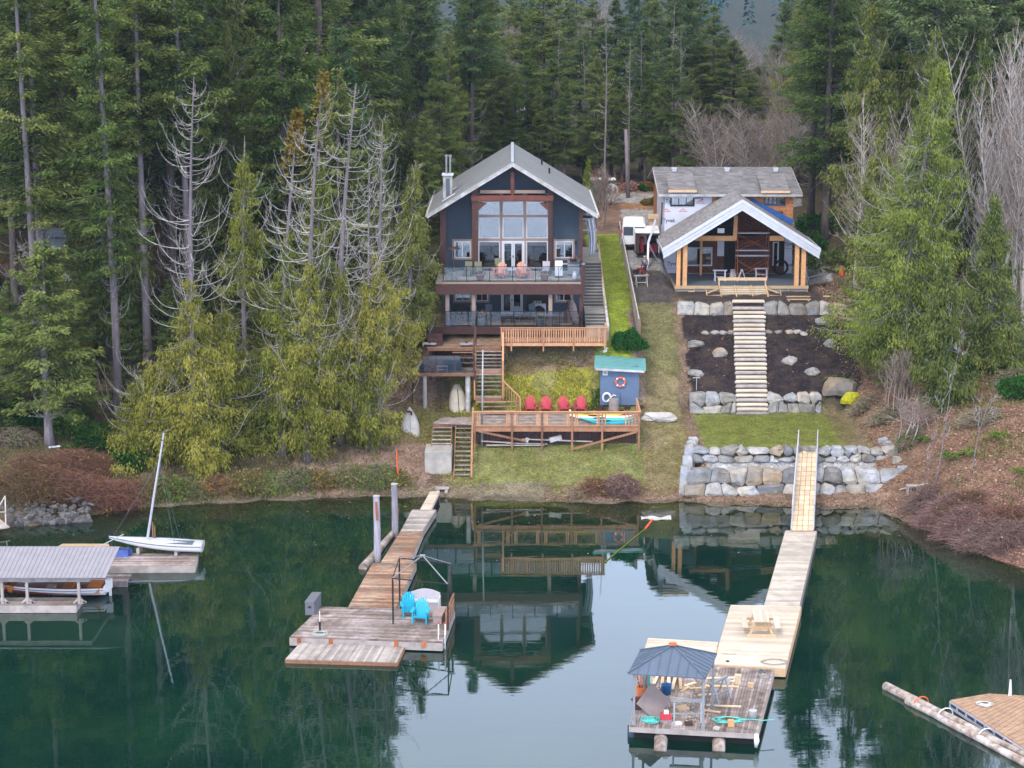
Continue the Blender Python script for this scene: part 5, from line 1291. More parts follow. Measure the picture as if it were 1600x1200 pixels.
# inner gable beam/truss and back wall openings
m = MB(NB); YI = YP2+2.2
rect(m, *zc(560, 572), *zc(840, 606), YI, .2); rect(m, *zc(1080, 572), *zc(1180, 606), YI, .2)
p = onY(*zc(845, 430), YI); q = onY(*zc(835, 600), YI); m.bar(p, q, .28, .2, up=(0, 1, 0))
m.build('glulam_beam', MATS['post_fir'], nh)
YB2 = YM-.02
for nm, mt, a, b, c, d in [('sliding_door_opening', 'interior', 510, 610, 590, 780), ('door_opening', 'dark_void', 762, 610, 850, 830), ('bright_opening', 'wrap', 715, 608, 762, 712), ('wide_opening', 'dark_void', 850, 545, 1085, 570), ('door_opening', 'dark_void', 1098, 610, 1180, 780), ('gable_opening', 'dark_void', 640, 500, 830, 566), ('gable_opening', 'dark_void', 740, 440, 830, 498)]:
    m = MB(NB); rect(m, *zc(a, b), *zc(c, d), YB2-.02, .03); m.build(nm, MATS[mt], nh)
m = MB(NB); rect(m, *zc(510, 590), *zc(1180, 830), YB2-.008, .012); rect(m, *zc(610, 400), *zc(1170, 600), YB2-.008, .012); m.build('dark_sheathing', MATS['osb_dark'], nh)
for (a, b, c, d) in [(500, 650, 680, 780), (1098, 612, 1140, 778)]:
    x0, y0 = zc(a, b); x1, y1 = zc(c, d); Y = YB2-.03; m = MB(NB)
    zt = onY((x0+x1)/2, y0, Y).z; zb = onY((x0+x1)/2, y1, Y).z; xa = onY(x0, 400, Y).x; xb = onY(x1, 400, Y).x
    m.box(xa, Y-.06, zb, xa+.1, Y, zt); m.box(xb-.1, Y-.06, zb, xb, Y, zt); m.box(xa+.1, Y-.06, zb, xb-.1, Y, zb+.1); m.box(xa+.1, Y-.06, zt-.1, xb-.1, Y, zt); f = m.build('sliding_door', MATS['white_paint'], nh)
    g = MB(NB); g.box(xa+.1, Y-.03, zb+.1, xb-.1, Y-.02, zt-.1); g.build('pane', MATS['glass_dark'], f)
p = onY(*zc(740, 535), YI-.3); m = MB(NB); m.cbox(p, (.5, .03, .34)); m.build('permit_sheet', MATS['white'], nh)
# posts
for a, b in [(433, 460), (477, 506), (1255, 1284), (1301, 1331)]:
    m = MB(NB); x0 = onY(zc(a, 0)[0], 400, YP2+.35).x; x1 = onY(zc(b, 0)[0], 400, YP2+.35).x; m.box(x0, YP2+.35, ZD, x1, YP2+.65, PZA-PS*abs((x0+x1)/2-PXC)-.5); m.build('porch_post', MATS['post_fir'], nh)
for a, b in [(594, 610), (1063, 1082)]:
    m = MB(NB); x0 = onY(zc(a, 0)[0], 400, YM-1.2).x; x1 = onY(zc(b, 0)[0], 400, YM-1.2).x; m.box(x0, YM-1.2, ZD, x1, YM-1.05, 13.0); m.build('inner_post', MATS['post_fir' if a < 900 else 'timber_dark'], nh)
dx0, dx1 = onY(1054, 447, YP2+.2).x, onY(1263.5, 447, YP2+.2).x
m = MB(NB); m.box(dx0+.05, YP2+.25, ZD-.2, dx1-.05, YM, ZD); m.build('porch_slab', MATS['slate'], nh)
m = MB(NB); m.box(dx0, YP2+.2, ZD-.2, dx1, YP2+.249, ZD+.03); m.box(dx0, YP2+.25, ZD-.2, dx0+.049, YM, ZD+.03)
for i in range(8): x = dx0+.1+(dx1-dx0-.2)*i/7; m.box(x-.02, YP2+.15, ZD-.75, x+.02, YP2+.199, ZD-.0)
m.build('form_boards', MATS['lumber'], nh)
m = MB(NB); m.box(dx0+.1, YP2+.3, 8.4, dx1-.1, YP2+.5, ZD-.2); m.box(dx0+.1, YP2+.5, 8.4, dx0+.3, YM, ZD-.2); m.build('foundation', MATS['concrete'], nh)
m = MB(NB); rect(m, *zc(510, 830), *zc(1250, 842), YM-.3, .05); m.build('threshold', MATS['white_dirty'], nh)
# formwork stair
fs = thing('formwork_stair', 'pale lumber formwork for wide porch steps with angled side braces', 'stairs', (17, 143, 9))
FO = (17, 143, 9)
m = MB(FO); xa = onY(zc(728, 0)[0], 460, YP2).x; xb = onY(zc(1050, 0)[0], 460, YP2).x
for i in range(6): z = ZD-.02-i*.11; m.box(xa, YP2+.1-i*.27-.04, z-.12, xb, YP2+.1-i*.27, z)
m.build('risers', MATS['lumber_pale'], fs)
m = MB(FO)
for t in (.0, .33, .68, 1.0): x = xa+(xb-xa)*t; m.bar((x, YP2+.15, ZD+.06), (x, YP2-1.5, ZD-.55), .07, .16 if t in (0, 1) else .07)
m.box(xa-.1, YP2+.3, ZD+.4, xb+.1, YP2+.35, ZD+.62); m.box(xa-.05, YP2+.3, ZD, xa+.05, YP2+.36, ZD+.4); m.box(xb-.05, YP2+.3, ZD, xb+.05, YP2+.36, ZD+.4)
for sg, x in ((-1, xa), (1, xb)):
    m.bar((x, YP2-.1, ZD-.1), (x+sg*1.0, YP2-.4, 9.05), .04, .1); m.bar((x, YP2-1.2, ZD-.45), (x+sg*1.0, YP2-1.2, 8.98), .04, .1); m.bar((x, YP2-1.45, ZD-.2), (x, YP2-1.45, 8.9), .09, .06)
    m.bar((x+sg*1.0, YP2-.2, 9.3), (x+sg*1.0, YP2-1.3, 8.95), .06, .06)
m.build('braces', MATS['lumber'], fs)
# scaffold
SO = (18.6, 147.5, ZD)
sf = thing('scaffold', 'tall scaffold frame with white planks inside the porch', 'scaffold', SO)
x0, x1 = onY(zc(855, 0)[0], 400, 147).x, onY(zc(1068, 0)[0], 400, 147).x
m = MB(SO)
for x in (x0, x1):
    for y in (147, 148.3): m.cyl((x, y, ZD), (x, y, ZD+3.9), .025, n=6)
    for k in range(9): m.cyl((x, 147, ZD+.3+k*.42), (x, 148.3, ZD+.3+k*.42), .018, n=5)
for (a, b) in [(.1, 1.4), (2.2, 3.3)]:
    for y in (147, 148.3): m.cyl((x0, y, ZD+a), (x1, y, ZD+b), .018, n=5); m.cyl((x0, y, ZD+b), (x1, y, ZD+a), .018, n=5)
m.build('frame', MATS['rust'], sf)
for z in (1.75, 2.15, 3.45): m = MB(SO); m.box(x0-.1, 147.05, ZD+z, x1+.1, 147.6, ZD+z+.07); m.build('plank', MATS['alu'], sf)
def trestle(name, label, c, w, h, sp, mat, rz=0, cat='sawhorse', g=None, top=True):
    t = thing(name, label, cat, c, rz, g); m = MB()
    for x in (-w/2, w/2):
        for s in (-1, 1): l = MB(); l.bar((x, s*sp, 0), (x, s*.04, h), .07, .05); l.build('leg', MATS[mat], t)
    m.cbox((0, 0, h+.03), (w+.3, .14, .09)); m.cbox((0, -sp*.55, h*.42), (w, .03, .06)); m.build('top_rail', MATS[mat], t); return t
trestle('sawhorse', 'grey sawhorse at the left inside the porch', (*onY(*zc(733, 810), 146.5)[:2], ZD), .75, .75, .3, 'alu', g='sawhorses in the porch')
trestle('sawhorse', 'grey sawhorse below the scaffold at the right inside the porch', (*onY(*zc(1020, 790), 147.8)[:2], ZD), .8, .7, .3, 'alu', g='sawhorses in the porch')
trestle('step_ladder', 'small pale folding steps standing open under the scaffold', (*onY(*zc(885, 810), 146.3)[:2], ZD), .3, .8, .32, 'alu', PI/2, 'step ladder')
m = MB((0, 0, 0)); c = onY(*zc(825, 815), 146.6)
for i in range(5): m.bar((c.x-.25+i*.12, 146.6, ZD), (c.x-.1+i*.06, 147.2, ZD+.75), .09, .05)
m.off = Vector((c.x, 146.8, ZD)); o = m.build('leaning_boards', MATS['plank_old'], None); tag(o, 'bundle of grey boards propped in the middle of the porch', 'boards')
c = onY(*zc(1158, 745), 149.3); m = MB((c.x, 149.3, ZD)); rows = []
for i in range(20):
    a = 2*PI*i/20; rows.append([(c.x+.0+math.cos(a)*(.5+.09*math.cos(b)), 149.3+.12*math.sin(b), ZD+.6+math.sin(a)*(.5+.09*math.cos(b))) for b in [2*PI*k/6 for k in range(6)]])
rows.append(rows[0]); m.grid(rows, close=True); o = m.build('hose_reel', MATS['tyre'], None); tag(o, 'black coiled pipe ring leaning by the right porch door', 'coil')
c = onY(*zc(1355, 800), 146); m = MB((c.x, 146, 9.1)); m.bar((c.x-.1, 146, 9.0), (c.x-.25, 146.2, 10.4), .05, .05); m.bar((c.x-.25, 146.2, 10.4), (c.x+.2, 146.6, 9.1), .05, .05); m.bar((c.x-.2, 146, 9.8), (c.x+1.4, 146.4, 10.1), .05, .05)
o = m.build('timber_prop', MATS['alu'], None); tag(o, 'light grey timber prop right of the porch', 'prop')
# ladder leaning on left wall (tall A shape)
LO = (10.6, 148.5, 9.5)
ld2 = thing('ladder', 'tall grey folding ladder standing against the left wall of the unfinished house', 'ladder', LO)
for nm, a, b in [('stile', (1012, 414, 147.2), (1013, 380, 147.8)), ('stile', (1013, 380, 147.8), (1024.5, 344, 150.2)), ('stile', (1014, 382, 147.8), (1031, 415, 148.6))]:
    p = onY(*a); q = onY(*b); m = MB(LO); m.bar(p, q, .14, .05); m.build(nm, MATS['alu'], ld2)
    m = MB(LO)
    for i in range(1, 8): c = p.lerp(q, i/8); m.bar(c+Vector((-.02, 0, 0)), c+Vector((.02, .45, 0)), .04, .04)
    p2 = p+Vector((0, .45, 0)); q2 = q+Vector((0, .45, 0)); m.bar(p2, q2, .10, .05); m.build('rungs', MATS['alu'], ld2)
# stone retaining walls
def stonewall(m, x0, x1, yb, zb, yt, zt, courses, rs, lo=.55, hi=1.15, depth=.5, x0t=None, x1t=None, ends=True):
    """courses of fitted, split boulders leaning back from (yb,zb) to (yt,zt)"""
    x0t = x0 if x0t is None else x0t; x1t = x1 if x1t is None else x1t
    L = Vector((0, yt-yb, zt-zb)); 
    hs = [rs.uniform(.8, 1.2) for _ in range(courses)]; S = sum(hs); acc = 0
    for r in range(courses):
        t0 = acc/S; acc += hs[r]; t1 = acc/S
        a0 = x0+(x0t-x0)*t0; a1 = x1+(x1t-x1)*t0; xs_ = [a0]
        while xs_[-1] < a1-lo*.6: xs_.append(xs_[-1]+rs.uniform(lo, hi))
        xs_[-1] = a1; 
        if len(xs_) < 2: continue
        jt = [0]+[rs.uniform(-.20, .20) for _ in xs_[1:-1]]+[0]
        wv = lambda x, k: 0 if k == 0 else (.13*math.sin(x*1.9+k*2.1+zb)+.10*math.sin(x*4.3+k+yb))*(1 if k < courses else .6)
        jz = [wv(x, r+1) for x in xs_]; jb = [wv(x, r) for x in xs_]
        for i in range(len(xs_)-1):
            g = .02; m.cur = 1 if rs.random() < .13 else 0
            xa, xb = xs_[i]+g, xs_[i+1]-g; xta, xtb = xa+jt[i], xb+jt[i+1]
            z0 = zb+L.z*t0+.015; z1 = zb+L.z*t1-.015; y0 = yb+L.y*t0; y1 = yb+L.y*t1; b = rs.uniform(.05, .22); c = min(.22, (xb-xa)*.28)*rs.uniform(.5, 1.1); ch = rs.uniform(.05, .2)
            out = [(xa+c, y0, z0+jb[i]), (xb-c, y0, z0+jb[i+1]), (xb, y0+.01, z0+ch), (xtb, y1-.01, z1-ch+jz[i+1]), (xtb-c, y1, z1+jz[i+1]), (xta+c, y1, z1+jz[i]), (xta, y1, z1-ch+jz[i]), (xa, y0, z0+ch)]
            cx_ = sum(p[0] for p in out)/8+rs.uniform(-.1, .1); cz_ = sum(p[2] for p in out)/8; cy_ = (y0+y1)/2-b
            inn = [(p[0]*.6+cx_*.4+rs.uniform(-.04, .04), (p[1]*.5+cy_*.5)-rs.uniform(0, .09), p[2]*.6+cz_*.4+rs.uniform(-.03, .03)) for p in out]
            bk = [(p[0], p[1]+depth, p[2]) for p in out]
            fs_ = [(i2, (i2+1) % 8, 8+(i2+1) % 8, 8+i2) for i2 in range(8)]+[tuple(range(8, 16))]+[(16+i2, 16+(i2+1) % 8, (i2+1) % 8, i2) for i2 in range(8)]+[tuple(range(23, 15, -1))]
            m.add(out+inn+bk, fs_)
    m.cur = 0
rsw = random.Random(21)
WB = (17, 120, .4)
wl = thing('retaining_wall', 'two-tier grey boulder wall at the water edge holding up the grass terrace', 'stone wall', WB)
wx0, wx1 = onY(1069, 768, 119.3).x, onY(1416, 768, 119.3).x
wt0, wt1 = onY(1078, 732, 119.9).x, onY(1412, 730, 119.9).x
m = MB(WB); stonewall(m, wx0, wx1, 119.1, .2, 119.7, 1.85, 2, rsw, .85, 1.45, .6, wt0, wt1); lowt = m.build('lower_tier', [MATS['stone'], MATS['stone_tan']], wl)
m = MB(WB); u0, u1 = onY(1083, 715, 121.2).x, onY(1402, 712, 121.4).x; stonewall(m, u0, u1, 121.1, 1.85, 121.4, 2.8, 2, rsw, .6, 1.1, .5); m.build('upper_tier', [MATS['stone'], MATS['stone_tan']], wl)
m = MB(WB)
for x, ya, yb, zz in [(wx0+.1, 119.6, 123.8, None), (wx1-.2, 119.6, 123.4, None)]:      # wrapped-back ends
    y = ya; 
    while y < yb:
        d = rsw.uniform(.6, .9); tz = np.interp(y, [119.6, 121.2, 124], [1.9, 2.75, 3.0]); xx = x+(y-119.6)*(.22 if x < 15 else -.22)
        b = MB(); m.add([(xx-.4+rsw.uniform(-.1, .1), y, 0), (xx+.4, y-.0, 0), (xx+.35, y+d, 0), (xx-.35, y+d, 0), (xx-.3, y+.06, tz+rsw.uniform(-.1, .2)), (xx+.3, y+.08, tz+rsw.uniform(-.1, .2)), (xx+.25, y+d-.06, tz+rsw.uniform(-.1, .2)), (xx-.25, y+d-.06, tz)], MB.BF); y += d+.03
m.build('end_stones', [MATS['stone'], MATS['stone_tan']], wl)
MIDB = (14, 131.3, 2.7)
for k, (pa, pb, lb) in enumerate([(1077, 1151, 'low grey boulder wall left of the log stair foot'), (1198, 1284, 'low grey boulder wall right of the log stair foot')]):
    xa, xb = onY(pa, 635, 131.2).x, onY(pb, 635, 131.2).x; m = MB((xa, 131.2, 2.8)); stonewall(m, xa, xb, 131.0, 2.75, 131.4, 4.15, 2, rsw, .7, 1.2, .6); o = m.build('boulder_wall', [MATS['stone'], MATS['stone_tan']], None); tag(o, lb, 'stone wall', 'low walls beside the log stair')
for k, (pa, pb, lb) in enumerate([(1058, 1145, 'short course of boulders at the top of the garden, left of the log stair'), (1193, 1322, 'long course of boulders at the top of the garden, right of the log stair')]):
    xa, xb = onY(pa, 480, 139.6).x, onY(pb, 480, 139.6).x; m = MB((xa, 139.6, 8.2)); stonewall(m, xa, xb, 139.4, 8.0, 139.6, 8.95, 1, rsw, .8, 1.3, .6); o = m.build('boulder_wall', [MATS['stone'], MATS['stone_tan']], None); tag(o, lb, 'stone wall', 'upper garden walls')
# log stair
LGB = (15, 135.5, 5)
lg = thing('log_stair', 'long straight stair of pale round logs up through the dark mulch', 'stairs', LGB)
n = 26
for i in range(n):
    t = i/(n-1); y = float(np.interp(t, [0, .17, 1], [130.75, 131.6, 139.95])); z = max(float(np.interp(y, [130.75, 131.6, 139.5, 139.95], [2.78, 3.95, 8.45, 8.93])), terr(15.3, y)+.02); pl = 1152-7*t; pr_ = 1199-5*t
    x0 = onY(pl, 600, y).x if False else (pl-800)/F*(y*math.cos(TH)+(H-z)*math.sin(TH)); x1 = (pr_-800)/F*(y*math.cos(TH)+(H-z)*math.sin(TH))
    m = MB(LGB); m.tube([(x0-rsw.uniform(0, .08), y, z+.06), ((x0+x1)/2, y+rsw.uniform(-.02, .02), z+.075), (x1+rsw.uniform(0, .08), y, z+.06)], .105, 8, tint=rsw.random()); m.tube([(x0+.02, y+.17, z+.10), (x1-.02, y+.17, z+.10)], .095, 6, tint=rsw.random()); m.build('log_tread', MATS['deck_pale' if i % 3 else 'plank_old'], lg)
def boulder(name, label, c, s, seed, mats='stone', group=None, cat='boulder', sub=2, flat=.0):
    import bmesh
    bm = bmesh.new(); bmesh.ops.create_icosphere(bm, subdivisions=sub, radius=1); r = random.Random(seed); o_ = Vector((r.uniform(0, 50), r.uniform(0, 50), 0))
    for v in bm.verts:
        d = 1+.38*mnoise.noise(v.co*1.1+o_)+.12*mnoise.noise(v.co*3+o_)
        v.co = Vector((v.co.x*d*s[0], v.co.y*d*s[1], max(v.co.z, -.5)*d*s[2]))
    me = bpy.data.meshes.new(name); bm.to_mesh(me); bm.free(); me.materials.append(MATS[mats])
    at = me.attributes.new('tint', 'FLOAT', 'FACE'); q = r.random(); at.data.foreach_set('value', [min(1, max(0, q+r.uniform(-.15, .15))) for _ in me.polygons])
    o = bpy.data.objects.new(name, me); COL.objects.link(o); o.location = c; tag(o, label, cat, group); return o
def onT(px, py):                                            # pixel -> point on the terrain
    a, b, c = ray(px, py); t = 95.0
    for _ in range(500):
        x, y, z = a*t, b*t, H+c*t
        if z <= terr(x, y): break
        t += .2
    return Vector((x, y, terr(x, y)))
for i, (px, py, s, mt, lb) in enumerate([(1287, 506, (.5, .3, .28), 'stone', 'grey pointed boulder in the mulch near the right edge, highest of the loose ones'), (1297, 542, (.38, .28, .28), 'stone', 'grey boulder in the mulch near the right edge, second from top'), (1232, 568, (.42, .32, .30), 'stone', 'rounded pale boulder in the mulch right of the log stair'),
        (1270, 584, (.4, .28, .26), 'stone', 'bluish boulder lowest on the right side of the mulch'), (1125, 554, (.4, .3, .30), 'stone_tan', 'tan boulder in the mulch left of the log stair'), (1086, 542, (.45, .28, .24), 'stone', 'grey flat boulder at the left margin of the mulch'), (1087, 586, (.42, .26, .22), 'stone', 'dark grey boulder low at the left margin of the mulch above the stake'), (1310, 614, (1.3, .8, .8), 'stone_tan', 'large brown rock outcrop at the right end of the lower boulder wall')]):
    p = onT(px, py); boulder('boulder', lb, p+Vector((0, 0, .06)), tuple(1.3*q_ for q_ in s) if i < 7 else s, i+50, mt, 'boulders in the dark mulch' if i < 7 else None)
xr_ = [(1102, 523), (1117, 522), (1129, 522), (1142, 521), (1201, 520), (1216, 521), (1233, 521), (1245, 520), (1256, 523)]
for i, (px, py) in enumerate(xr_):
    p = onT(px, py); boulder('border_stone', '%s small stone from the left in the row %s of the log stair' % (['first', 'second', 'third', 'fourth'][i] if i < 4 else ['first', 'second', 'third', 'fourth', 'fifth'][i-4], 'left' if i < 4 else 'right'), p, (.30, .2, .18), i+80, 'stone' if i % 3 else 'stone_tan', 'border stones across the mulch', 'stone')
p = onT(1330, 632); boulder('moss_mound', 'bright yellow-green mossy mound on the rock beside the grass terrace', p+Vector((0, 0, .2)), (.75, .5, .55), 97, 'moss', None, 'moss')
p = onT(1088, 612); m = MB(p); m.bar(p-Vector((0, 0, .2)), p+Vector((0, 0, .85)), .04, .04); m.cbox(p+Vector((0, 0, .85)), (.5, .05, .05)); o = m.build('garden_stake', MATS['alu'], None); tag(o, 'thin grey stake with short crossbar at the left of the mulch', 'stake')
# ================================================================== DOCKS, BOATS AND SMALL THINGS
DT = .50
def quadpx(pts, z): return [onZ(px, py, z) for px, py in pts]
def plankquad(m, A, B, C_, D, n, th=.05, gap=.1, rs=None):
    """boards laid across a quad A-B (near edge left,right) to D-C (far edge left,right)"""
    for i in range(n):
        t0 = i/n; t1 = (i+1-gap)/n
        m.hexa([A.lerp(D, t0), B.lerp(C_, t0), B.lerp(C_, t1), A.lerp(D, t1)], th)
def skirt(m, pts, dz, th=.06, z0=0.):
    n = len(pts)
    for i in range(n):
        a, b = pts[i], pts[(i+1) % n]; m.bar(a-Vector((0, 0, dz/2+z0)), b-Vector((0, 0, dz/2+z0)), th, dz)
# ---- old dock on the left
def dock(name, label, nearL, nearR, farR, farL, z, n, mat, along=0, skirt_h=.35, skm='plank_old', group='sections of the old left dock', cat='dock', inset=.03):
    A, B, C_, D = [onZ(*p, z) for p in (nearL, nearR, farR, farL)]
    c = (A+B+C_+D)/4; t = thing(name, label, cat, (c.x, c.y, 0), group=group); O = (c.x, c.y, 0)
    m = MB(O)
    if along: plankquad(m, B, C_, D, A, n)
    else: plankquad(m, A, B, C_, D, n)
    m.build('boards', MATS[mat], t)
    m = MB(O); skirt(m, [A, B, C_, D], skirt_h, z0=.052); m.build('side_beams', MATS[skm], t)
    m = MB(O); a, b, c_, d = [p.lerp(c, .06) for p in (A, B, C_, D)]
    m.hexa([Vector((p.x, p.y, z-.1)) for p in (a, b, c_, d)], z+.15); m.build('floats', MATS['dark_void'], t)
    return t, (A, B, C_, D), O
dock('gangplank', 'short weathered plank joining the old dock to the shore', (657, 795), (673.5, 795), (687, 767), (672, 768), .55, 14, 'deck_pale', skm='plank_old', skirt_h=.12)
dock('dock_section', 'pale weathered dock section nearest the shore', (626.5, 829), (660, 829), (681.5, 796), (644, 796), DT, 16, 'plank_old')
dock('dock_section', 'orange-brown middle section of the old dock beside the logs', (596, 877), (640.5, 877.5), (660.5, 829.6), (626, 829.6), DT, 22, 'deck_brown')
dock('dock_section', 'widest orange-brown section of the old dock leading onto the main float', (545, 946.5), (619, 949), (650, 879.5), (582.5, 879), DT+.03, 26, 'deck_brown')
fl_, (A, B, C_, D), FO_ = dock('dock_float', 'big grey weathered float with the blue chairs', (453, 995), (691, 1003.5), (710, 953), (502.5, 947.5), DT, 30, 'deck_weather', skirt_h=.38)
for t in (.06, .27, .70, .88):
    p = A.lerp(B, t); m = MB(FO_); m.cbox(p+Vector((0, -.05, -.14)), (.2, .06, .28)); m.build('rusty_hinge', MATS['rust'], fl_)
dock('dock_float', 'low narrow whitish float hinged to the front of the big grey float', (446, 1029), (620, 1034), (633, 1008), (469, 1004), .22, 46, 'plank_old', along=1, skirt_h=.2, skm='cedar_red', group='sections of the old left dock')
for (pb, pt, hb, lb) in [((589.5, 877), 776, .17, 'bare grey mooring pile nearer the water'), ((617, 838), 757, .17, 'bare grey mooring pile nearer the shore')]:
    p = onZ(*pb, 0); top = onY(pb[0], pt, p.y).z; m = MB((p.x, p.y, 0)); m.tube([(p.x, p.y, -1.2), (p.x+.02, p.y, top*.5), (p.x, p.y, top)], [.2, .19, hb], 12); o = m.build('mooring_pile', MATS['pile_wood'], None, smooth=False); tag(o, lb, 'pile', 'mooring piles of the old dock')
    m = MB((p.x, p.y, 0)); m.cyl((p.x, p.y, top), (p.x, p.y, top+.05), hb+.03, n=12); m.build('cap', MATS['white_dirty'], o)
    if pb[0] < 600: m = MB((p.x, p.y, 0)); m.bar((p.x-.0, p.y-.2, top-.25), (p.x+.05, p.y-.2, top-1.3), .12, .05); m.build('rust_streak', MATS['rust'], o)
a = onZ(567, 887, .1); b = onZ(615, 832, .15); m = MB(((a.x+b.x)/2, (a.y+b.y)/2, 0)); m.tube([a, a.lerp(b, .3)+Vector((.05, 0, .02)), a.lerp(b, .7), b], [.24, .23, .2, .17], 10); o = m.build('floating_log', MATS['log'], None); tag(o, 'stripped tan log floating along the old dock by the piles', 'log')
# canopy frame, furniture
gzb = [onZ(*p, DT) for p in [(614, 975), (700, 985), (706, 951), (625, 941)]]
gt = [2.0]*4
GC = (gzb[0]+gzb[1]+gzb[2]+gzb[3])/4; GZO = (GC.x, GC.y, DT)
gz = thing('canopy_frame', 'bare black metal canopy frame around the blue chairs', 'canopy frame', GZO)
hp = 2.35
tops = [Vector((p.x, p.y, DT+hp)) for p in gzb]; peak = Vector((GC.x, GC.y, DT+hp+.8))
for p, q in zip(gzb, tops): m = MB(GZO); m.bar(p, q, .06, .06); m.build('post', MATS['black_metal'], gz)
m = MB(GZO)
for i in range(4): m.bar(tops[i], tops[(i+1) % 4], .045, .045)
m.build('top_rails', MATS['black_metal'], gz)
m = MB(GZO)
for i in range(4): m.bar(tops[i], peak, .04, .04)
m.cbox(peak, (.25, .25, .05)); m.build('rafters', MATS['grey_metal'], gz)
m = MB(GZO)
for k, (i, j) in enumerate([(0, 3), (3, 0), (1, 2), (2, 1)]):
    d = (gzb[j]-gzb[i]).normalized()
    for s in (.22, .45): p = gzb[i]+d*s; m.bar(p+Vector((0, 0, .0)), p+Vector((0, 0, hp-.25)), .02, .02)
    for z in (.1, hp-.25, hp-.6): p = gzb[i]; m.bar(p+Vector((0, 0, z)), p+d*.45+Vector((0, 0, z)), .02, .02)
    m.bar(gzb[i]+Vector((0, 0, hp-.6)), gzb[i]+d*.45+Vector((0, 0, hp-.25)), .018, .018); m.bar(gzb[i]+d*.45+Vector((0, 0, hp-.6)), gzb[i]+Vector((0, 0, hp-.25)), .018, .018)
m.build('corner_scrolls', MATS['black_metal'], gz)
def adirondack(name, label, mat, loc, rz, group=None, mat2=None, s=1.):
    t = thing(name, label, 'chair', loc, rz, group); t.scale = (s,)*3      # faces local -y
    m = MB()
    for i in range(5): m.cbox((0, -.25+i*.11, .36-i*.035), (.54, .095, .022), rx=.3)
    m.build('seat', MATS[mat], t)
    for i in range(6):
        x = -.235+i*.094; hh = [.66, .74, .79, .79, .74, .66][i]; m = MB()
        m.bar((x*.82, .24, .22), (x*1.12, .24+hh*.42, .22+hh), .082, .02, up=(0, 1, 0)); m.build('back_slat', MATS[mat2 if (mat2 and i % 2) else mat], t)
    m = MB()
    for x in (-.36, .36): m.box(x-.07, -.38, .58, x+.07, .36, .605)
    m.build('armrests', MATS[mat], t)
    for x in (-.33, .33):
        m = MB(); m.box(x-.03, -.34, 0, x+.03, -.25, .58); m.build('leg', MATS[mat], t)
        m = MB(); m.bar((x*.9, -.3, .34), (x*.9, .5, .04), .03, .11); m.bar((x, .3, .1), (x, .34, .58), .03, .07); m.build('leg', MATS[mat], t)
    m = MB(); m.box(-.3, -.32, .30, .3, -.29, .40); m.bar((-.3, .44, .62), (.3, .44, .62), .03, .06); m.build('apron', MATS[mat], t)
    return t
adc = adirondack('adirondack_chair', 'bright blue slatted chair behind the other, beside the grey storage bench', 'teal_chair', onZ(640, 962, DT), .15, 'bright blue dock chairs', s=1.05)
dup(adc, onZ(657, 972, DT), -.12, 'bright blue slatted chair in front, nearest the swim ladder', scale=1.05)
p = onZ(664, 952, DT); t = thing('storage_bench', 'grey storage bench with arched back behind the blue chairs', 'bench', p, -.1)
m = MB(); m.box(-.72, -.25, 0, .72, .25, .44); m.build('box', MATS['bench_grey'], t); m = MB(); m.box(-.70, -.28, .44, .70, .2, .49); m.build('seat', MATS['white_paint'], t)
m = MB(); pr2 = [(-.75, .4)]+[(-.75+1.5*i/12, .82+.2*math.sin(PI*i/12)) for i in range(13)]+[(.75, .4)]; m.prism(pr2, .2, .26); m.build('back', MATS['bench_grey'], t)
m = MB(); m.box(-.78, -.28, 0, -.72, .26, .68); m.box(.72, -.28, 0, .78, .26, .68); m.build('armrests', MATS['white_paint'], t)
p = onZ(687, 968, DT); t = thing('bench', 'taupe slatted bench along the right rim of the old float', 'bench', p, 0)
d1 = (onZ(697, 953, DT)-onZ(680, 985, DT)).normalized(); 
m = MB(); m.bar(-d1*.75+Vector((0, 0, .42)), d1*.75+Vector((0, 0, .42)), .5, .06); m.build('seat', MATS['taupe'], t)
m = MB(); m.bar(-d1*.7+Vector((0, 0, .2)), d1*.7+Vector((0, 0, .2)), .42, .38); m.build('base', MATS['taupe'], t)
a, b = onZ(697, 985, DT), onZ(709, 955, DT); m = MB(a.lerp(b, .5)); m.bar(a+Vector((0, 0, .35)), b+Vector((0, 0, .35)), .04, .62)
for t_ in (0, .5, 1): q = a.lerp(b, t_); m.bar(q, q+Vector((0, 0, .95)), .07, .07)
m.bar(a+Vector((0, 0, .92)), b+Vector((0, 0, .92)), .08, .05); o = m.build('privacy_screen', MATS['cedar_red'], None); tag(o, 'brown board screen behind the bench on the old float', 'screen')
# storage chest on the float
p = onZ(489, 957, DT); t = thing('deck_box', 'dark grey lidded box at the back left corner of the old float', 'box', p, 0)
e0, e1, e2, e3 = [onZ(*q, DT) - p for q in [(477, 961), (491, 961), (502, 946), (488, 946)]]
m = MB(); m.hexa([v+Vector((0, 0, .62)) for v in (e0, e1, e2, e3)], .62); m.build('body', MATS['plastic_grey'], t)
m = MB(); m.hexa([v*1.05+Vector((0, 0, .70)) for v in (e0, e1, e2, e3)], .08); m.build('lid', MATS['plastic_grey'], t)
m = MB(); c_ = (e0+e1)/2; m.cbox(c_+Vector((0, -.02, .42)), (.14, .03, .08)); m.build('latch', MATS['black_metal'], t)
p = onZ(499, 962, .5); p = onZ(500, 985, DT); m = MB(p); m.bar(p, p+Vector((0, 0, .45)), .09, .09); o = m.build('cleat_post', MATS['black_metal'], None); m = MB(p); m.cyl(p+Vector((0, 0, .45)), p+Vector((0, 0, 1.0)), .02, n=6); m.build('rod', MATS['white'], o); tag(o, 'short dark post with white rod on the old float', 'post')
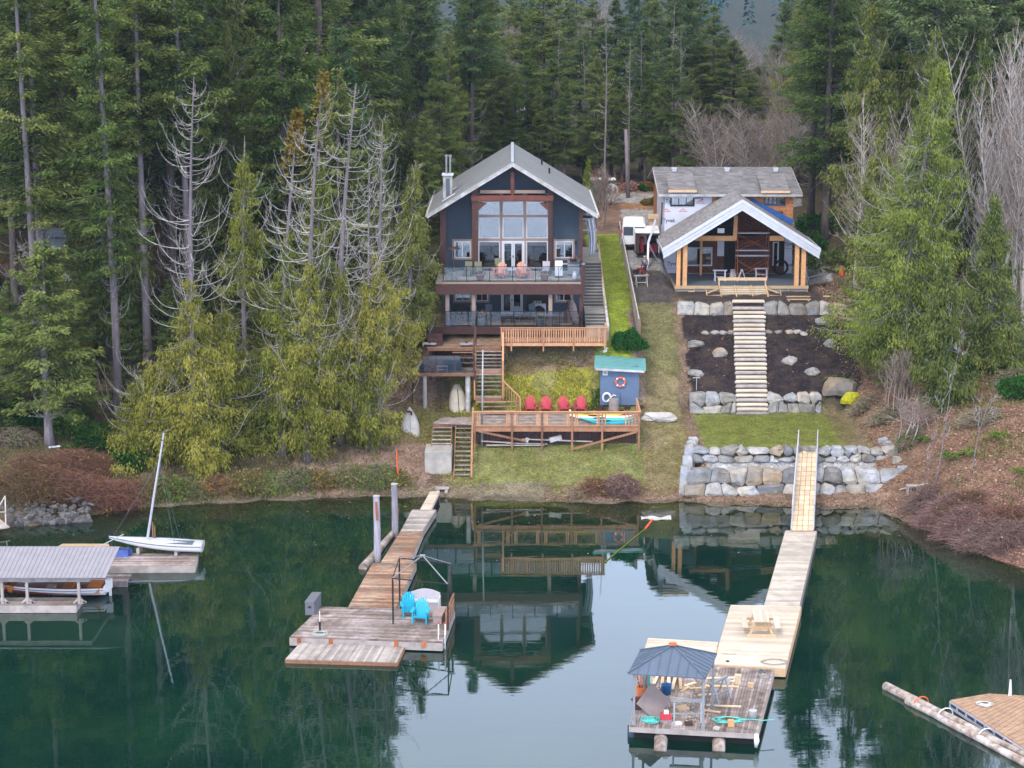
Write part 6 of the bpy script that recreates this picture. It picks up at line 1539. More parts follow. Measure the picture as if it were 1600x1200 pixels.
def coil(name, label, c, r, mat, n=4, seed=1, rr=.022, group=None, sq=1., loose=0.):
    rs = random.Random(seed); m = MB(c); pts = []
    for i in range(n*14): a = i*2*PI/14; q = r*(1-.12*(i//14)*1.0+rs.uniform(-.12, .12)); pts.append(c+Vector((math.cos(a)*q*sq, math.sin(a)*q, rr+.012*(i//14)+rs.uniform(0, .03))))
    if loose: pts += [pts[-1]+Vector((loose*t*.3, rs.uniform(-.15, .15), 0)) for t in (1, 2, 3)]
    m.tube(pts, rr, 5); o = m.build(name, MATS[mat], None, smooth=True); return tag(o, label, 'rope', group)
coil('rope_coil', 'pale green rope coil beside the dark post on the old float', onZ(500, 991, DT), .38, 'rope_pale', 4, 3)
p = onZ(690, 1000, DT); t = thing('swim_ladder', 'white tubular swim ladder over the front right corner of the old float', 'ladder', p, 0)
for s in (-.16, .16):
    m = MB(); m.tube([(s, .75, 0), (s, .72, .55), (s, .5, .72), (s, .2, .62), (s, .1, .1), (s, .06, -.9)], .022, 6); m.build('rail', MATS['white'], t)
for z in (-.15, -.42, -.7): m = MB(); m.bar((-.16, .08, z), (.16, .08, z), .06, .03); m.build('rung', MATS['white'], t)
m = MB(); 
for s in (-.16, .16): m.tube([(s, .62, .66), (s, .5, .735), (s, .35, .70)], .03, 6)
m.build('red_grips', MATS['red_chair'], t)
m = MB(onZ(620, 700, 1)); 
pb = onT(623, 752); m = MB(pb); m.tube([pb, pb+Vector((-.08, 0, 1.0)), pb+Vector((-.12, 0, 1.95))], .04, 6); o = m.build('marker_pole', MATS['orange'], None); tag(o, 'thin bright orange pole standing beside the nearer-shore pile', 'pole')
# ---- new dock on the right
t, Q, O = dock('dock_float', 'long narrow pale new float leading out from the gangway', (1194, 946), (1249, 946), (1276, 829.5), (1227.5, 828.5), DT, 44, 'deck_walk', skm='plank_old', group='sections of the new right dock', skirt_h=.4)
t, Q, O = dock('dock_float', 'wide pale new float with the picnic table', (1115, 1037), (1227, 1043), (1251.5, 946.6), (1142, 945), DT+.02, 46, 'deck_pale', skm='lumber', group='sections of the new right dock', skirt_h=.4)
t, Q, O = dock('dock_float', 'bare pale new float behind the gazebo roof', (1003, 1030), (1114.5, 1036.5), (1122, 1003), (1012.5, 996.5), DT+.02, 16, 'deck_pale', skm='lumber', group='sections of the new right dock', skirt_h=.4)
OZ = .62
t, (A, B, C_, D), O = dock('dock_float', 'old grey float cluttered with lumber under the gazebo', (984, 1134), (1184, 1145), (1210, 1046), (1004, 1036), OZ, 44, 'deck_weather', along=1, skm='plank_old', group='sections of the new right dock', skirt_h=.22)
for px in (996, 1166):
    p = onZ(px, 1150, .3); p.y = A.y+.35; m = MB(O); m.cyl((p.x-.35, p.y+.2, .08), (p.x+.35, p.y+.2, .08), .34, n=14); m.build('float_drum', MATS['float_blue'], t)
for px in (1032, 1122): p = onZ(px, 1150, .1); m = MB((p.x, p.y, 0)); m.tube([(p.x-.0, A.y+2.2, .02), (p.x, A.y-.2, .02), (p.x-.12, A.y-1.3, .0)], [.28, .29, .27], 12); o = m.build('float_log', MATS['log'], None); tag(o, 'barked flotation log poking out under the old float, %s one' % ('left' if px < 1100 else 'right'), 'log', 'flotation logs of the gazebo float')
# gangway
ga, gb = onZ(1236, 829, DT+.05), onZ(1271, 829, DT+.05); gc, gd = onY(1277, 701, 121.7), onY(1247, 701, 121.7)
GWO = ((ga.x+gc.x)/2, (ga.y+gc.y)/2, 1.5)
gw = thing('gangway', 'aluminium gangway with tan deck mats rising to the boulder wall', 'gangway', GWO)
m = MB(GWO)
for i in range(17):
    for j in range(4):
        def P_(u, v): return ga.lerp(gb, u).lerp(gd.lerp(gc, u), v)
        u0, u1 = j/4+.012, (j+1)/4-.012; v0, v1 = i/17+.004, (i+1)/17-.004; m.hexa([P_(u0, v0), P_(u1, v0), P_(u1, v1), P_(u0, v1)], .03)
m.build('deck_mats', MATS['lumber_pale'], gw)
m = MB(GWO); m.hexa([ga-Vector((0, 0, .03)), gb-Vector((0, 0, .03)), gc-Vector((0, 0, .03)), gd-Vector((0, 0, .03))], .03); m.build('under_frame', MATS['rust'], gw)
for a, b in ((ga, gd), (gb, gc)):
    m = MB(GWO); U = Vector((0, 0, 1)); b2 = b+(b-a).normalized()*.5
    m.bar(a+U*.06, b2+U*.06, .07, .14); m.bar(a+U*1.0+(b-a)*.1, b2+U*1.0, .06, .06); m.bar(a+U*.55+(b-a)*.1, b2+U*.55, .04, .04)
    for k in range(9): c = a.lerp(b2, .1+.9*k/8); m.bar(c, c+U*1.0, .05, .05)
    for k in range(8): c = a.lerp(b2, .1+.9*k/8); d = a.lerp(b2, .1+.9*(k+1)/8); m.bar(c+U*(.1 if k % 2 else .95), d+U*(.95 if k % 2 else .1), .025, .025)
    m.build('side_rail', MATS['alu'], gw)
m = MB(GWO); m.hexa([gd+Vector((-.1, 0, .05)), gc+Vector((.1, 0, .05)), gc+Vector((.1, .6, .05)), gd+Vector((-.1, .6, .05))], .25); m.build('landing_pad', MATS['concrete'], gw)
# picnic table
p = onZ(1188, 985, DT+.02); pt = thing('picnic_table', 'new timber picnic table with two attached benches', 'table', p, -.06)
for i in range(5): m = MB(); m.box(-.36+i*.148, -.95, .73, -.36+i*.148+.138, .95, .77); m.build('top_plank', MATS['deck_pale'], pt)
for s in (-1, 1):
    m = MB(); m.box(s*.78-.14, -.9, .42, s*.78+.14, .9, .46); m.build('bench_seat', MATS['deck_pale'], pt)
for y in (-.65, .65):
    m = MB(); m.bar((-.9, y, .38), (.9, y, .38), .05, .12); m.bar((-.34, y, .69), (.34, y, .69), .05, .1)
    for s in (-1, 1): m.bar((s*.55, y+.03, 0), (s*.25, y+.03, .72), .05, .12)
    m.build('trestle', MATS['lumber'], pt)
m = MB(); m.box(-.7, -.97, .0, .7, -.93, .12); m.box(-.33, -.70, .2, .33, -.68, .66); m.build('end_board', MATS['lumber'], pt)
for i, (px, py, rz, L) in enumerate([(1140, 1022, .05, .9), (1137, 1034, .4, .12)]):
    p = onZ(px, py, DT+.02); m = MB(p); m.tube([p+Vector((-L/3, .04, .03)), p+Vector((0, -.05, .04)), p+Vector((L/3, 0, .03))], .05, 6)
    o = m.build('cloth_roll' if not i else 'small_knot', MATS['cream' if not i else 'timber_dark'], None); tag(o, ['small tan roll lying on the pale float behind the gazebo float', 'dark knot of rope at the edge of the pale float'][i], 'roll' if not i else 'rope')
coil('mooring_rope', 'loose dark grey rope at the right corner of the picnic float', onZ(1211, 1035, DT+.03), .42, 'grey_metal', 2, 9, .016, sq=1.5)
coil('mooring_rope', 'small dark rope heap at the upper right of the gazebo float', onZ(1190, 1050, OZ), .16, 'slate', 3, 10, .016)
# gazebo
gp = [onZ(*q, OZ) for q in [(990, 1132), (1098, 1139), (1113, 1106), (1006, 1100)]]
GO = ((gp[0].x+gp[2].x)/2, (gp[0].y+gp[2].y)/2, OZ)
gzz = thing('gazebo', 'small gazebo with blue-grey hipped metal roof on the cluttered float', 'gazebo', GO)
zt = onY(1098, 1057, gp[1].y).z
for i, q in enumerate(gp): m = MB(GO); m.bar(q, Vector((q.x, q.y, zt)), .10, .10); m.bar(q, q+Vector((0, 0, .15)), .18, .18); m.build('post', MATS['grey_metal'], gzz)
ev = [onZ(*q, zt+.02) for q in [(981, 1052), (1103, 1059.5), (1120, 1022.5), (1000, 1016)]]
cc = (ev[0]+ev[1]+ev[2]+ev[3])/4; pk_ = Vector((cc.x, cc.y, 0)); pk_.z = onY(1051, 1008.5, cc.y).z
m = MB(GO)
for i in range(4):
    a, b = ev[i], ev[(i+1) % 4]; m.add([a, b, pk_, a-Vector((0, 0, .05)), b-Vector((0, 0, .05)), pk_-Vector((0, 0, .05))], [(0, 1, 2), (5, 4, 3), (0, 3, 4, 1)], .5)
rfz = m.build('roof', MATS['roof_blue'], gzz)
m = MB(GO)
for i in range(4):
    a, b = ev[i], ev[(i+1) % 4]; m.bar(a+Vector((0, 0, .03)), pk_+Vector((0, 0, .03)), .07, .05)
    for k in range(1, 8):
        e = a.lerp(b, k/8); s = abs(k/8-.5)*2; top_ = (a if k < 4 else b).lerp(pk_, 1-s) if k != 4 else pk_
        m.bar(e+Vector((0, 0, .02)), top_+Vector((0, 0, .02)), .02, .025)
m.build('ribs', MATS['roof_blue'], rfz)
m = MB(GO); m.cbox(pk_+Vector((0, 0, .06)), (.32, .32, .06)); m.build('finial', MATS['rust'], rfz)
m = MB(GO)
for i in range(4):
    a, b = [Vector((q.x, q.y, zt-.05)) for q in (gp[i], gp[(i+1) % 4])]; m.bar(a, b, .05, .09)
    d = (b-a).normalized(); m.bar(a-Vector((0, 0, .5)), a+d*.45, .03, .03); m.bar(b-Vector((0, 0, .5)), b-d*.45, .03, .03)
m.build('eave_frame', MATS['grey_metal'], gzz)
# clutter on the float
def floatpt(px, py): return onZ(px, py, OZ)
trestle('sawhorse', 'grey sawhorse with board on top under the right side of the gazebo', floatpt(1074, 1125), 1.15, .85, .32, 'grey_metal', -.05, g='sawhorses on the gazebo float')
trestle('sawhorse', 'grey sawhorse standing behind the right rear gazebo post', floatpt(1122, 1093), 1.0, .85, .35, 'grey_metal', .9, g='sawhorses on the gazebo float')
p = floatpt(1021, 1117); m = MB(p); m.cbox(p+Vector((0, .1, .55)), (1.15, .04, 1.15), rx=-.55, ry=.75); o = m.build('pallet_board', MATS['taupe'], None); tag(o, 'square grey board tilted on its corner under the gazebo', 'board')
p = floatpt(1040, 1126); t = thing('tool_box', 'red and grey tool box beside the green rope', 'tool box', p); m = MB(); m.cbox((0, 0, .2), (.46, .36, .26)); m.build('body', MATS['red_box'], t); m = MB(); m.cbox((0, 0, .04), (.5, .4, .08)); m.build('base', MATS['grey_metal'], t); m = MB(); m.cbox((.02, 0, .40), (.2, .16, .14)); m.build('jug', MATS['white'], t)
coil('rope_coil', 'heap of turquoise rope at the front left of the gazebo float', floatpt(1017, 1126), .36, 'rope_teal', 9, 5, .026, sq=1.2)
coil('rope_coil', 'loose turquoise rope spread at the front middle of the gazebo float', floatpt(1138, 1126), .36, 'rope_teal', 4, 6, .022, sq=1.9, loose=1.8)
p = floatpt(1041, 1084); m = MB(p); m.lathe([(.20, 0), (.24, .42), (.26, .44), (.22, .44), (.2, .05)], p, 14); o = m.build('bucket', MATS['bucket_blue'], None, smooth=True); tag(o, 'blue bucket under the gazebo', 'bucket')
p = floatpt(1176, 1124); m = MB(p); m.lathe([(.15, 0), (.18, .40), (.19, .42), (.14, .42)], p, 14); o = m.build('bucket', MATS['white_dirty'], None, smooth=True); tag(o, 'grey-white bucket near the right rim of the gazebo float', 'bucket')
p = floatpt(1003, 1098); m = MB(p); m.lathe([(.26, 0), (.27, .75), (.22, .75), (.2, .1)], p, 14)
for i in range(4): m.bar(p+Vector((-.1+.07*i, 0, .5)), p+Vector((-.25+.16*i, .1, 1.35+.1*(i % 2))), .06, .05)
o = m.build('scrap_barrel', MATS['rust'], None); tag(o, 'rusty barrel with sticks at the rear left gazebo post', 'barrel')
p = floatpt(1010, 1092); m = MB(p); m.cbox(p+Vector((0, 0, .95)), (.3, .1, .8)); o = m.build('hanging_net', MATS['rope_teal'], None); tag(o, 'green net bundle hanging behind the rusty barrel', 'net')
p = floatpt(1000, 1108); m = MB(p); m.tube([p+Vector((.35*math.cos(a), .2*math.sin(a), .45+.12*math.sin(a*2))) for a in [i*PI/6 for i in range(13)]], .05, 6); m.cbox(p+Vector((.1, .1, .25)), (.7, .5, .4)); o = m.build('tarp_bundle', MATS['timber_dark'], None); tag(o, 'dark bundled tarp with hose behind the tilted grey board', 'bundle')
rl = random.Random(33)
lum_ = [(1035, 1066, 1.9, 1.45), (1045, 1066, 2.0, 1.5), (1053, 1070, 1.8, 1.4), (1063, 1068, 1.9, 1.52), (1026, 1062, 1.6, 1.35), (1130, 1060, 1.6, .05), (1128, 1073, 1.5, -.08), (1133, 1066, 1.2, .1), (1131, 1104, 1.5, -.1), (1110, 1112, .9, -.35), (1108, 1086, 1.0, .2), (1080, 1096, .9, .3), (1070, 1078, .8, 1.0), (1078, 1070, .7, .7), (1058, 1092, .6, -.3), (1090, 1076, .8, .2)]
for i, (px, py, L, rz) in enumerate(lum_):
    p = floatpt(px, py); h = rl.uniform(.02, .10); m = MB(p); m.cbox(p+Vector((0, 0, .03+(h if i < 5 else 0))), (L, .14, .045), rz); o = m.build('lumber_board', MATS['lumber_pale' if i % 3 else 'lumber'], None)
    tag(o, ['first', 'second', 'third', 'fourth', 'fifth'][i]+' from left of the long pale boards stacked behind the gazebo posts' if i < 5 else ['upper board crossing behind the gazebo towards the timber block', 'middle board crossing behind the gazebo', 'short board under the upper crossing one', 'long board lying right of the rear gazebo post', 'short slanting board right of the front gazebo post', 'board beside the rear sawhorse', 'board under the middle of the gazebo', 'steeply angled offcut at the rear of the gazebo', 'offcut at the back of the lumber pile', 'small board left of the front sawhorse', 'board between lumber pile and rear sawhorse'][i-5], 'board', 'loose boards on the gazebo float')
for i, (px, py, w_, h_, lb) in enumerate([(1153, 1068, .28, .42, 'upright pale timber block near the middle of the gazebo float'), (1173, 1073, .26, .18, 'tan block right of the upright timber block'), (1142, 1134, .26, .26, 'tan offcut block near the front edge of the float'), (1120, 1139, .26, .08, 'flat whitish offcut at the front edge of the float'), (1076, 1132, .34, .10, 'small dark offcut at the foot of the sawhorse'), (1060, 1131, .26, .08, 'small white block left of the dark offcut'), (1194, 1058, .42, .05, 'flat tan scrap at the right rear of the float'), (1134, 1069, .3, .3, 'white-topped block on the lumber behind the gazebo'), (1066, 1108, .5, .1, 'pile of small scraps under the sawhorse')]):
    p = floatpt(px, py); m = MB(p); m.cbox(p+Vector((0, 0, h_/2)), (w_, w_*.9, h_), rl.uniform(-.5, .5)); o = m.build('timber_block', MATS[['lumber_pale', 'lumber', 'post_fir', 'white_dirty', 'timber_dark', 'white', 'plank_old', 'white_dirty', 'lumber'][i]], None); tag(o, lb, 'wood block', 'offcuts on the gazebo float')
rng = np.random.default_rng(9); n = 700
sx = rng.uniform(0, 1, (n, 2)); P = np.array([list(floatpt(1030+75*a+rng.normal(0, 8), 1072+58*b)) for a, b in sx]); P[:, 2] += .01
V_, F_ = kites(P, np.stack([rng.normal(size=n), rng.normal(size=n), rng.normal(size=n)*.1], 1), rng.uniform(.04, .2, n), rng.uniform(.01, .035, n), rng, np.array([0, 0, 1.])); o = npmesh('wood_shavings', V_, F_, MATS['lumber_pale'], None, rng.uniform(0, 1, n)); tag(o, 'wood shavings and splinters scattered under the gazebo', 'shavings', kind='stuff')
p = floatpt(1181, 1148); m = MB(p); m.tube([p+Vector((0, -.15, .1)), p+Vector((.02, -.2, -.2)), p+Vector((0, -.15, -.5))], [.08, .12, .06], 8); o = m.build('fender', MATS['white'], None, smooth=True); tag(o, 'white boat fender hanging at the front right corner of the float', 'fender')
# ---- cedar platform and logs, bottom right
cz = .45
pts = [onZ(*q, cz) for q in [(1485, 1093.5), (1545, 1083.5), (1640, 1089), (1700, 1150), (1640, 1195), (1600, 1168)]]
CO = (sum((p.x for p in pts))/6, sum((p.y for p in pts))/6, 0)
cp = thing('swim_platform', 'angular cedar-topped float with grey slotted sides at the bottom right', 'dock', CO)
m = MB(CO); m.prism([(p.x, p.y) for p in pts], cz-.06, cz, 'z')
ctr = Vector(CO)
m.build('deck_boards', MATS['raft_deck'], cp)
m = MB(CO)
for k in range(18):
    t = k/18; a = pts[0].lerp(pts[5], t); b = pts[1].lerp(pts[2], min(1, t*1.5)) if k < 12 else pts[2].lerp(pts[3], (k-12)/6); m.bar(a+Vector((0, 0, .003)), b+Vector((0, 0, .003)), .012, .004)
m.build('board_gaps', MATS['timber_dark'], cp)
m = MB(CO); m.prism([(p.x*.99+CO[0]*.01, p.y*.99+CO[1]*.01) for p in pts], .02, cz-.065, 'z'); m.build('hull', MATS['float_blue'], cp)
m = MB(CO)
for i in range(len(pts)):
    a, b = pts[i], pts[(i+1) % 6]; m.bar(a-Vector((0, 0, .10)), b-Vector((0, 0, .10)), .06, .08); m.bar(a-Vector((0, 0, .36)), b-Vector((0, 0, .36)), .06, .10)
    L = (b-a).length
    for k in range(int(L/.75)+1): c = a.lerp(b, min(1, k*.75/L)); m.bar(c-Vector((0, 0, .06)), c-Vector((0, 0, .4)), .09, .06)
m.build('side_frame', MATS['alu'], cp)
coil('rope_coil', 'white and blue rope coil on the cedar float', onZ(1538, 1101, cz), .30, 'rope_white', 5, 12, .02, sq=1.3)
p = onZ(1577, 1087, cz); m = MB(p); m.tube([p, p+Vector((.02, 0, .75))], [.05, .035], 8); m.tube([p+Vector((.09, 0, 0)), p+Vector((.04, 0, .7))], .02, 5); o = m.build('white_post', MATS['white'], None); tag(o, 'short white post at the back of the cedar float', 'post')
for (a, b, r0, r1, lb) in [((1384, 1072), (1640, 1200), .21, .17, 'thick peeled log with cut end, upper of the two beside the cedar float'), ((1418, 1095), (1640, 1212), .15, .17, 'thinner peeled log, lower of the two beside the cedar float')]:
    p = onZ(*a, .12); q = onZ(*b, .12); m = MB(p.lerp(q, .5)*1.0); m.off = Vector((m.off[0], m.off[1], 0)); rs = random.Random(a[0]); m.tube([p.lerp(q, k/10)+Vector((0, rs.uniform(-.03, .03), rs.uniform(-.02, .02))) for k in range(11)], [r0+(r1-r0)*k/10+rs.uniform(-.015, .015) for k in range(11)], 12); o = m.build('boom_log', MATS['log'], None); tag(o, lb, 'log', 'peeled logs at the bottom right')
for i, (px, py) in enumerate([(1439, 1097), (1477, 1115), (1540, 1147)]):
    c = onZ(px, py, .2); m = MB(c); d = (onZ(1600, 1175, .2)-onZ(1420, 1085, .2)).normalized(); sd_ = Vector((d.y, -d.x, 0))
    m.tube([c+sd_*.42*math.cos(a)+Vector((0, 0, .30*math.sin(a)-.05)) for a in [k*2*PI/12 for k in range(13)]], .028, 5); o = m.build('lashing', MATS['orange' if i == 0 else 'rope_white'], None); tag(o, ['orange rope lashing round the two peeled logs', 'white rope lashing at the middle of the peeled logs', 'pale rope lashing nearest the right edge on the peeled logs'][i], 'rope', 'lashings of the peeled logs')
# ---- boathouse, runabout and sailing dinghy at the left
BY = 97.0
bo = onZ(60, 940, .4)
BO = (-24, 98.5, 0)
bh = thing('boathouse', 'open floating boathouse with ribbed grey metal roof at the left edge', 'boathouse', BO)
xa = -31.; xb = onZ(124, 940, .38).x
m = MB(BO)
for k in range(9): m.box(xa, 97.0+k*.155, .34, xb, 97.0+k*.155+.145, .38)
m.build('front_walkway', MATS['deck_weather'], bh)
m = MB(BO); m.box(xa, 96.93, .02, xb, 96.995, .40); m.box(xb-.06, 97, .02, xb, 98.4, .335); 
m.build('walkway_beam', MATS['plank_old'], bh)
m = MB(BO); m.box(xa, 97.0, -.1, xb-.1, 98.35, .30); m.build('walkway_float', MATS['dark_void'], bh)
m = MB(BO)
for k in range(8): m.box(xa, 101.3+k*.155, .34, xb+1.8, 101.3+k*.155+.145, .38)
m.box(xa, 101.25, .02, xb+1.8, 101.295, .36); m.build('rear_walkway', MATS['deck_weather'], bh)
ez = onY(80, 900, 97.2).z; rz_ = ez+.85; ry = 99.6
for px in (3, 42, 123):
    x = onY(px, 920, 97.3).x; m = MB(BO); m.box(x-.07, 97.25, .38, x+.07, 97.39, ez-.1); m.bar((x, 97.32, .42), (x+.35, 97.32, .38+.1), .05, .1); m.bar((x-.3, 97.32, .42), (x, 97.32, .7), .05, .1); m.bar((x+.3, 97.32, .42), (x, 97.32, .7), .05, .1); m.build('post', MATS['plank_old'], bh)
    m = MB(BO); m.box(x-.07, 101.4, .38, x+.07, 101.54, ez-.1); m.build('post', MATS['plank_old'], bh)
xr_e = onY(166, 898, 97.2).x; xr_b = onY(176, 853, ry).x
m = MB(BO); m.box(xa, 97.22, ez-.32, xr_e-.9, 97.30, ez-.06); m.box(xa, 101.5, ez-.32, xr_e-.6, 101.58, ez-.06); m.bar((xr_e-.95, 97.3, ez-.15), (xr_e-.95, 101.5, ez-.15), .08, .15); m.build('eave_beam', MATS['plank_old'], bh)
m = MB(BO); m.add([(xa, 96.95, ez-.04), (xr_e, 96.95, ez-.04), (xr_e+.25, ry, rz_-.04), (xa, ry, rz_-.04), (xa, 96.95, ez), (xr_e, 96.95, ez), (xr_e+.25, ry, rz_), (xa, ry, rz_)], MB.BF, .5)
m.add([(xa, ry, rz_-.04), (xr_e+.25, ry, rz_-.04), (xr_e, 102.2, ez-.04), (xa, 102.2, ez-.04), (xa, ry, rz_), (xr_e+.25, ry, rz_), (xr_e, 102.2, ez), (xa, 102.2, ez)], MB.BF, .5)
rb = m.build('roof', MATS['roof_boat'], bh)
m = MB(BO); x = xa
while x < xr_e-.05: m.bar((x, 96.94, ez+.012), (x+.02+.25*(x-xa)/(xr_e-xa), ry, rz_+.012), .035, .03, tint=.2); m.bar((x+.02, ry, rz_+.012), (x, 102.2, ez+.012), .035, .03, tint=.2); x += .23
m.build('roof_ribs', MATS['roof_boat'], rb)
def hull(m, L, B, Dp, cx, stern=.8, deck=False, sheer=.12, n=14, k=7, z0=0.):
    """boat hull along local x, bow at -x"""
    rows = []
    for i in range(n+1):
        t = i/n; x = -L/2+L*t; b = B/2*(math.sin(min(1, t*1.35)*PI/2)**.8 if t < .74 else 1-(t-.74)/.26*(1-stern)); b = max(b, .02); sh = sheer*(1-t)**2; keel = Dp*(1-.75*(1-t)**3)
        rows.append([(x, b*math.sin(a)*(1 if abs(a) < PI/2-.01 else 1), z0+sh-keel*max(0, math.cos(a))**.6*(1)+0) for a in [-PI/2+PI*j/(k*2-2) for j in range(k*2-1)]])
    m.grid(rows); return rows
bp = Vector((onZ(70, 925, .1).x, 99.9, .35))
rb_ = thing('wooden_motorboat', 'open varnished wooden motorboat with white hull under the boathouse roof', 'boat', bp, 0)
m = MB(); rows = hull(m, 6.6, 1.9, .55, 0, .8, z0=.30); rows2 = rows
m.add(rows[-1], [tuple(range(len(rows[-1])))])
h_ = m.build('hull', MATS['white'], rb_, smooth=True); h_.modifiers.new('t', 'SOLIDIFY').thickness = .04
m = MB(); 
for sgn in (0, -1): m.tube([(r[sgn][0], r[sgn][1], r[sgn][2]+.01) for r in rows], .035, 6)
m.build('gunwale', MATS['mahog'], rb_)
m = MB(); m.prism([(r[0][0]*.96, r[0][1]*.93) for r in rows]+[(r[-1][0]*.96, r[-1][1]*.93) for r in rows[::-1]], -.02, .14, 'z'); m.build('floor', MATS['mahog'], rb_)
m = MB(); m.box(2.4, -.78, .02, 3.1, .78, .27); m.box(1.1, -.8, .141, 1.6, .8, .26); m.build('rear_seat', MATS['varnish'], rb_)
m = MB(); m.cbox((-1.9, 0, .2), (.12, 1.5, .5), ry=.4); m.cbox((-1.55, .0, .2), (.25, 1.3, .35), ry=.3); m.build('seat_back', MATS['varnish'], rb_)
m = MB(); m.cbox((-1.2, -.3, .22), (.55, .5, .14)); m.cbox((.5, -.3, .22), (.45, .4, .14)); m.build('cushions', MATS['cream'], rb_)
m = MB(); m.cbox((3.45, 0, .3), (.3, .35, .5)); m.cbox((3.5, 0, -.1), (.12, .14, .7)); m.cbox((3.35, 0, .02), (.3, .9, .08)); m.build('outboard_motor', MATS['white'], rb_)
m = MB()
for sgn in (0, -1): m.tube([(r[sgn][0], r[sgn][1]*1.0, r[sgn][2]-.14) for r in rows[1:]], .02, 5)
m.build('rub_strake', MATS['slate'], rb_)
# grey dock with dinghy
zq = .42; qa, qb = onZ(168, 884, zq), onZ(304, 883, zq); qc, qd = onZ(309, 864, zq), onZ(168, 864, zq); DO = ((qa.x+qb.x)/2, 105.5, 0)
gd_ = thing('dock_float', 'grey weathered float carrying the white sailing dinghy', 'dock', DO)
m = MB(DO); plankquad(m, qa, qb, qc, qd, 14); m.build('boards', MATS['deck_weather'], gd_)
m = MB(DO); skirt(m, [qa, qb, qc, qd], .36, z0=.055); m.build('side_beams', MATS['plank_old'], gd_)
m = MB(DO); m.hexa([Vector((p.x, p.y, .3)) for p in [v.lerp((qa+qc)/2, .05) for v in (qa, qb, qc, qd)]], .4); m.build('floats', MATS['dark_void'], gd_)
q4 = [onZ(*q, .55) for q in [(84, 857), (172, 857), (170, 849.5), (98, 849.5)]]; cc = (q4[0]+q4[2])/2; m = MB((cc.x, cc.y, .1)); m.hexa(q4, .06); m.hexa([v-Vector((0, 0, .07)) for v in q4], .4); o = m.build('plank_platform', MATS['lumber'], None); tag(o, 'tan board platform partly hidden behind the boathouse roof', 'platform')
dpv = onZ(241, 868, zq); dpv = Vector((dpv.x, 106.3, .62))
sb = thing('sailing_dinghy', 'white sailing dinghy with bare mast resting on the grey float', 'sailing dinghy', dpv, -.02); sb.rotation_euler = (0, .035, -.02)
m = MB(); rows = hull(m, 5.2, 1.55, .42, 0, .85, z0=.42, sheer=.20); m.add(rows[-1], [tuple(range(len(rows[-1])))]); h_ = m.build('hull', MATS['white'], sb, smooth=True)
m = MB(); m.grid([[(r[0][0], r[0][1], r[0][2]), (r[0][0], 0, r[0][2]+.05), (r[-1][0], r[-1][1], r[-1][2])] for r in rows]); m.build('deck', MATS['white_paint'], sb)
m = MB(); m.box(-.3, -.38, .46, 2.1, .38, .475); m.build('cockpit', MATS['slate'], sb)
m = MB()
for sgn in (0, -1): m.tube([(r[sgn][0], r[sgn][1], r[sgn][2]) for r in rows], .03, 5)
m.build('rub_rail', MATS['slate'], sb)
mb_ = onY(228, 852, dpv.y)-dpv; mt_ = onY(249.5, 676, dpv.y)-dpv
m = MB(); m.tube([mb_+Vector((0, 0, -.15)), mb_.lerp(mt_, .5), mt_], [.075, .065, .05], 8); mast = m.build('mast', MATS['alu'], sb)
m = MB(); m.tube([mb_.lerp(mt_, .93), mt_+Vector((.01, 0, .15))], [.06, .02], 6); m.build('mast_tip', MATS['slate'], mast)
m = MB()
for e in ((-2.4, 0, .6), (1.2, .7, .45), (1.2, -.7, .45)): m.cyl(mb_.lerp(mt_, .75), e, .008, n=4, cap=False)
m.build('stays', MATS['slate'], mast)
m = MB(); m.box(2.55, -.1, .05, 2.65, .1, .6); m.bar((2.6, 0, .55), (1.6, .1, .62), .03, .03); m.build('tiller', MATS['alu'], sb)
m = MB()
for sx_ in (-.9, 1.2): m.box(sx_-.08, -.5, -.2, sx_+.08, .5, .14)
m.build('chocks', MATS['plank_old'], sb)
p = onY(240, 866, 106.9); m = MB(p); m.tube([Vector((p.x, 106.9, zq)), Vector((p.x, 106.9, zq+1.6))], .035, 6); m.tube([Vector((p.x+.12, 106.9, zq)), Vector((p.x+.1, 106.9, zq+1.4))], [.07, .05], 6); o = m.build('furled_pole', MATS['cedar_red'], None); tag(o, 'short pole with furled reddish cloth right of the dinghy mast', 'pole')
p = onY(182, 866, 105.6); m = MB((p.x, 105.6, zq)); rows = [[(p.x-.7+.22*i, 105.4+.12*j+.03*math.sin(i*2), zq+.55-.08*j+.06*math.sin(i*1.7+j)-(.35 if j > 3 else 0)) for i in range(8)] for j in range(6)]
m.grid(rows); m.box(p.x-.6, 105.5, zq, p.x+.65, 105.9, zq+.42); o = m.build('blue_tarp', MATS['tarp_blue'], None); tag(o, 'blue tarp bundle under the bow of the sailing dinghy', 'tarp')
a = onY(155, 854, 104.6); b = onY(193, 835, 106); m = MB(a.lerp(b, .5)); m.cyl(a, b, .03, n=6); o = m.build('spar', MATS['alu'], None); tag(o, 'thin silver spar poking up behind the boathouse roof', 'spar')
a = onZ(-20, 848, .2); 
RO = Vector((onZ(0, 820, .3).x, 111, .3)); rp_ = thing('ramp', 'bit of white-railed ramp cut off by the left edge', 'ramp', RO)
m = MB(RO); p = onZ(2, 826, .4); q = onY(-30, 800, 114); m.bar(p, q+Vector((0, 0, 0)), 1.0, .08); m.build('deck', MATS['plank_old'], rp_)
m = MB(RO); a = onY(8, 775, 112.6); b = onY(-12, 810, 111.5); m.bar(a, b, .06, .06); m.bar(onY(9, 822, 111.6), a, .07, .07); m.bar(onY(-2, 800, 112), onY(9, 800, 112), .05, .05); m.build('rail', MATS['white_dirty'], rp_)
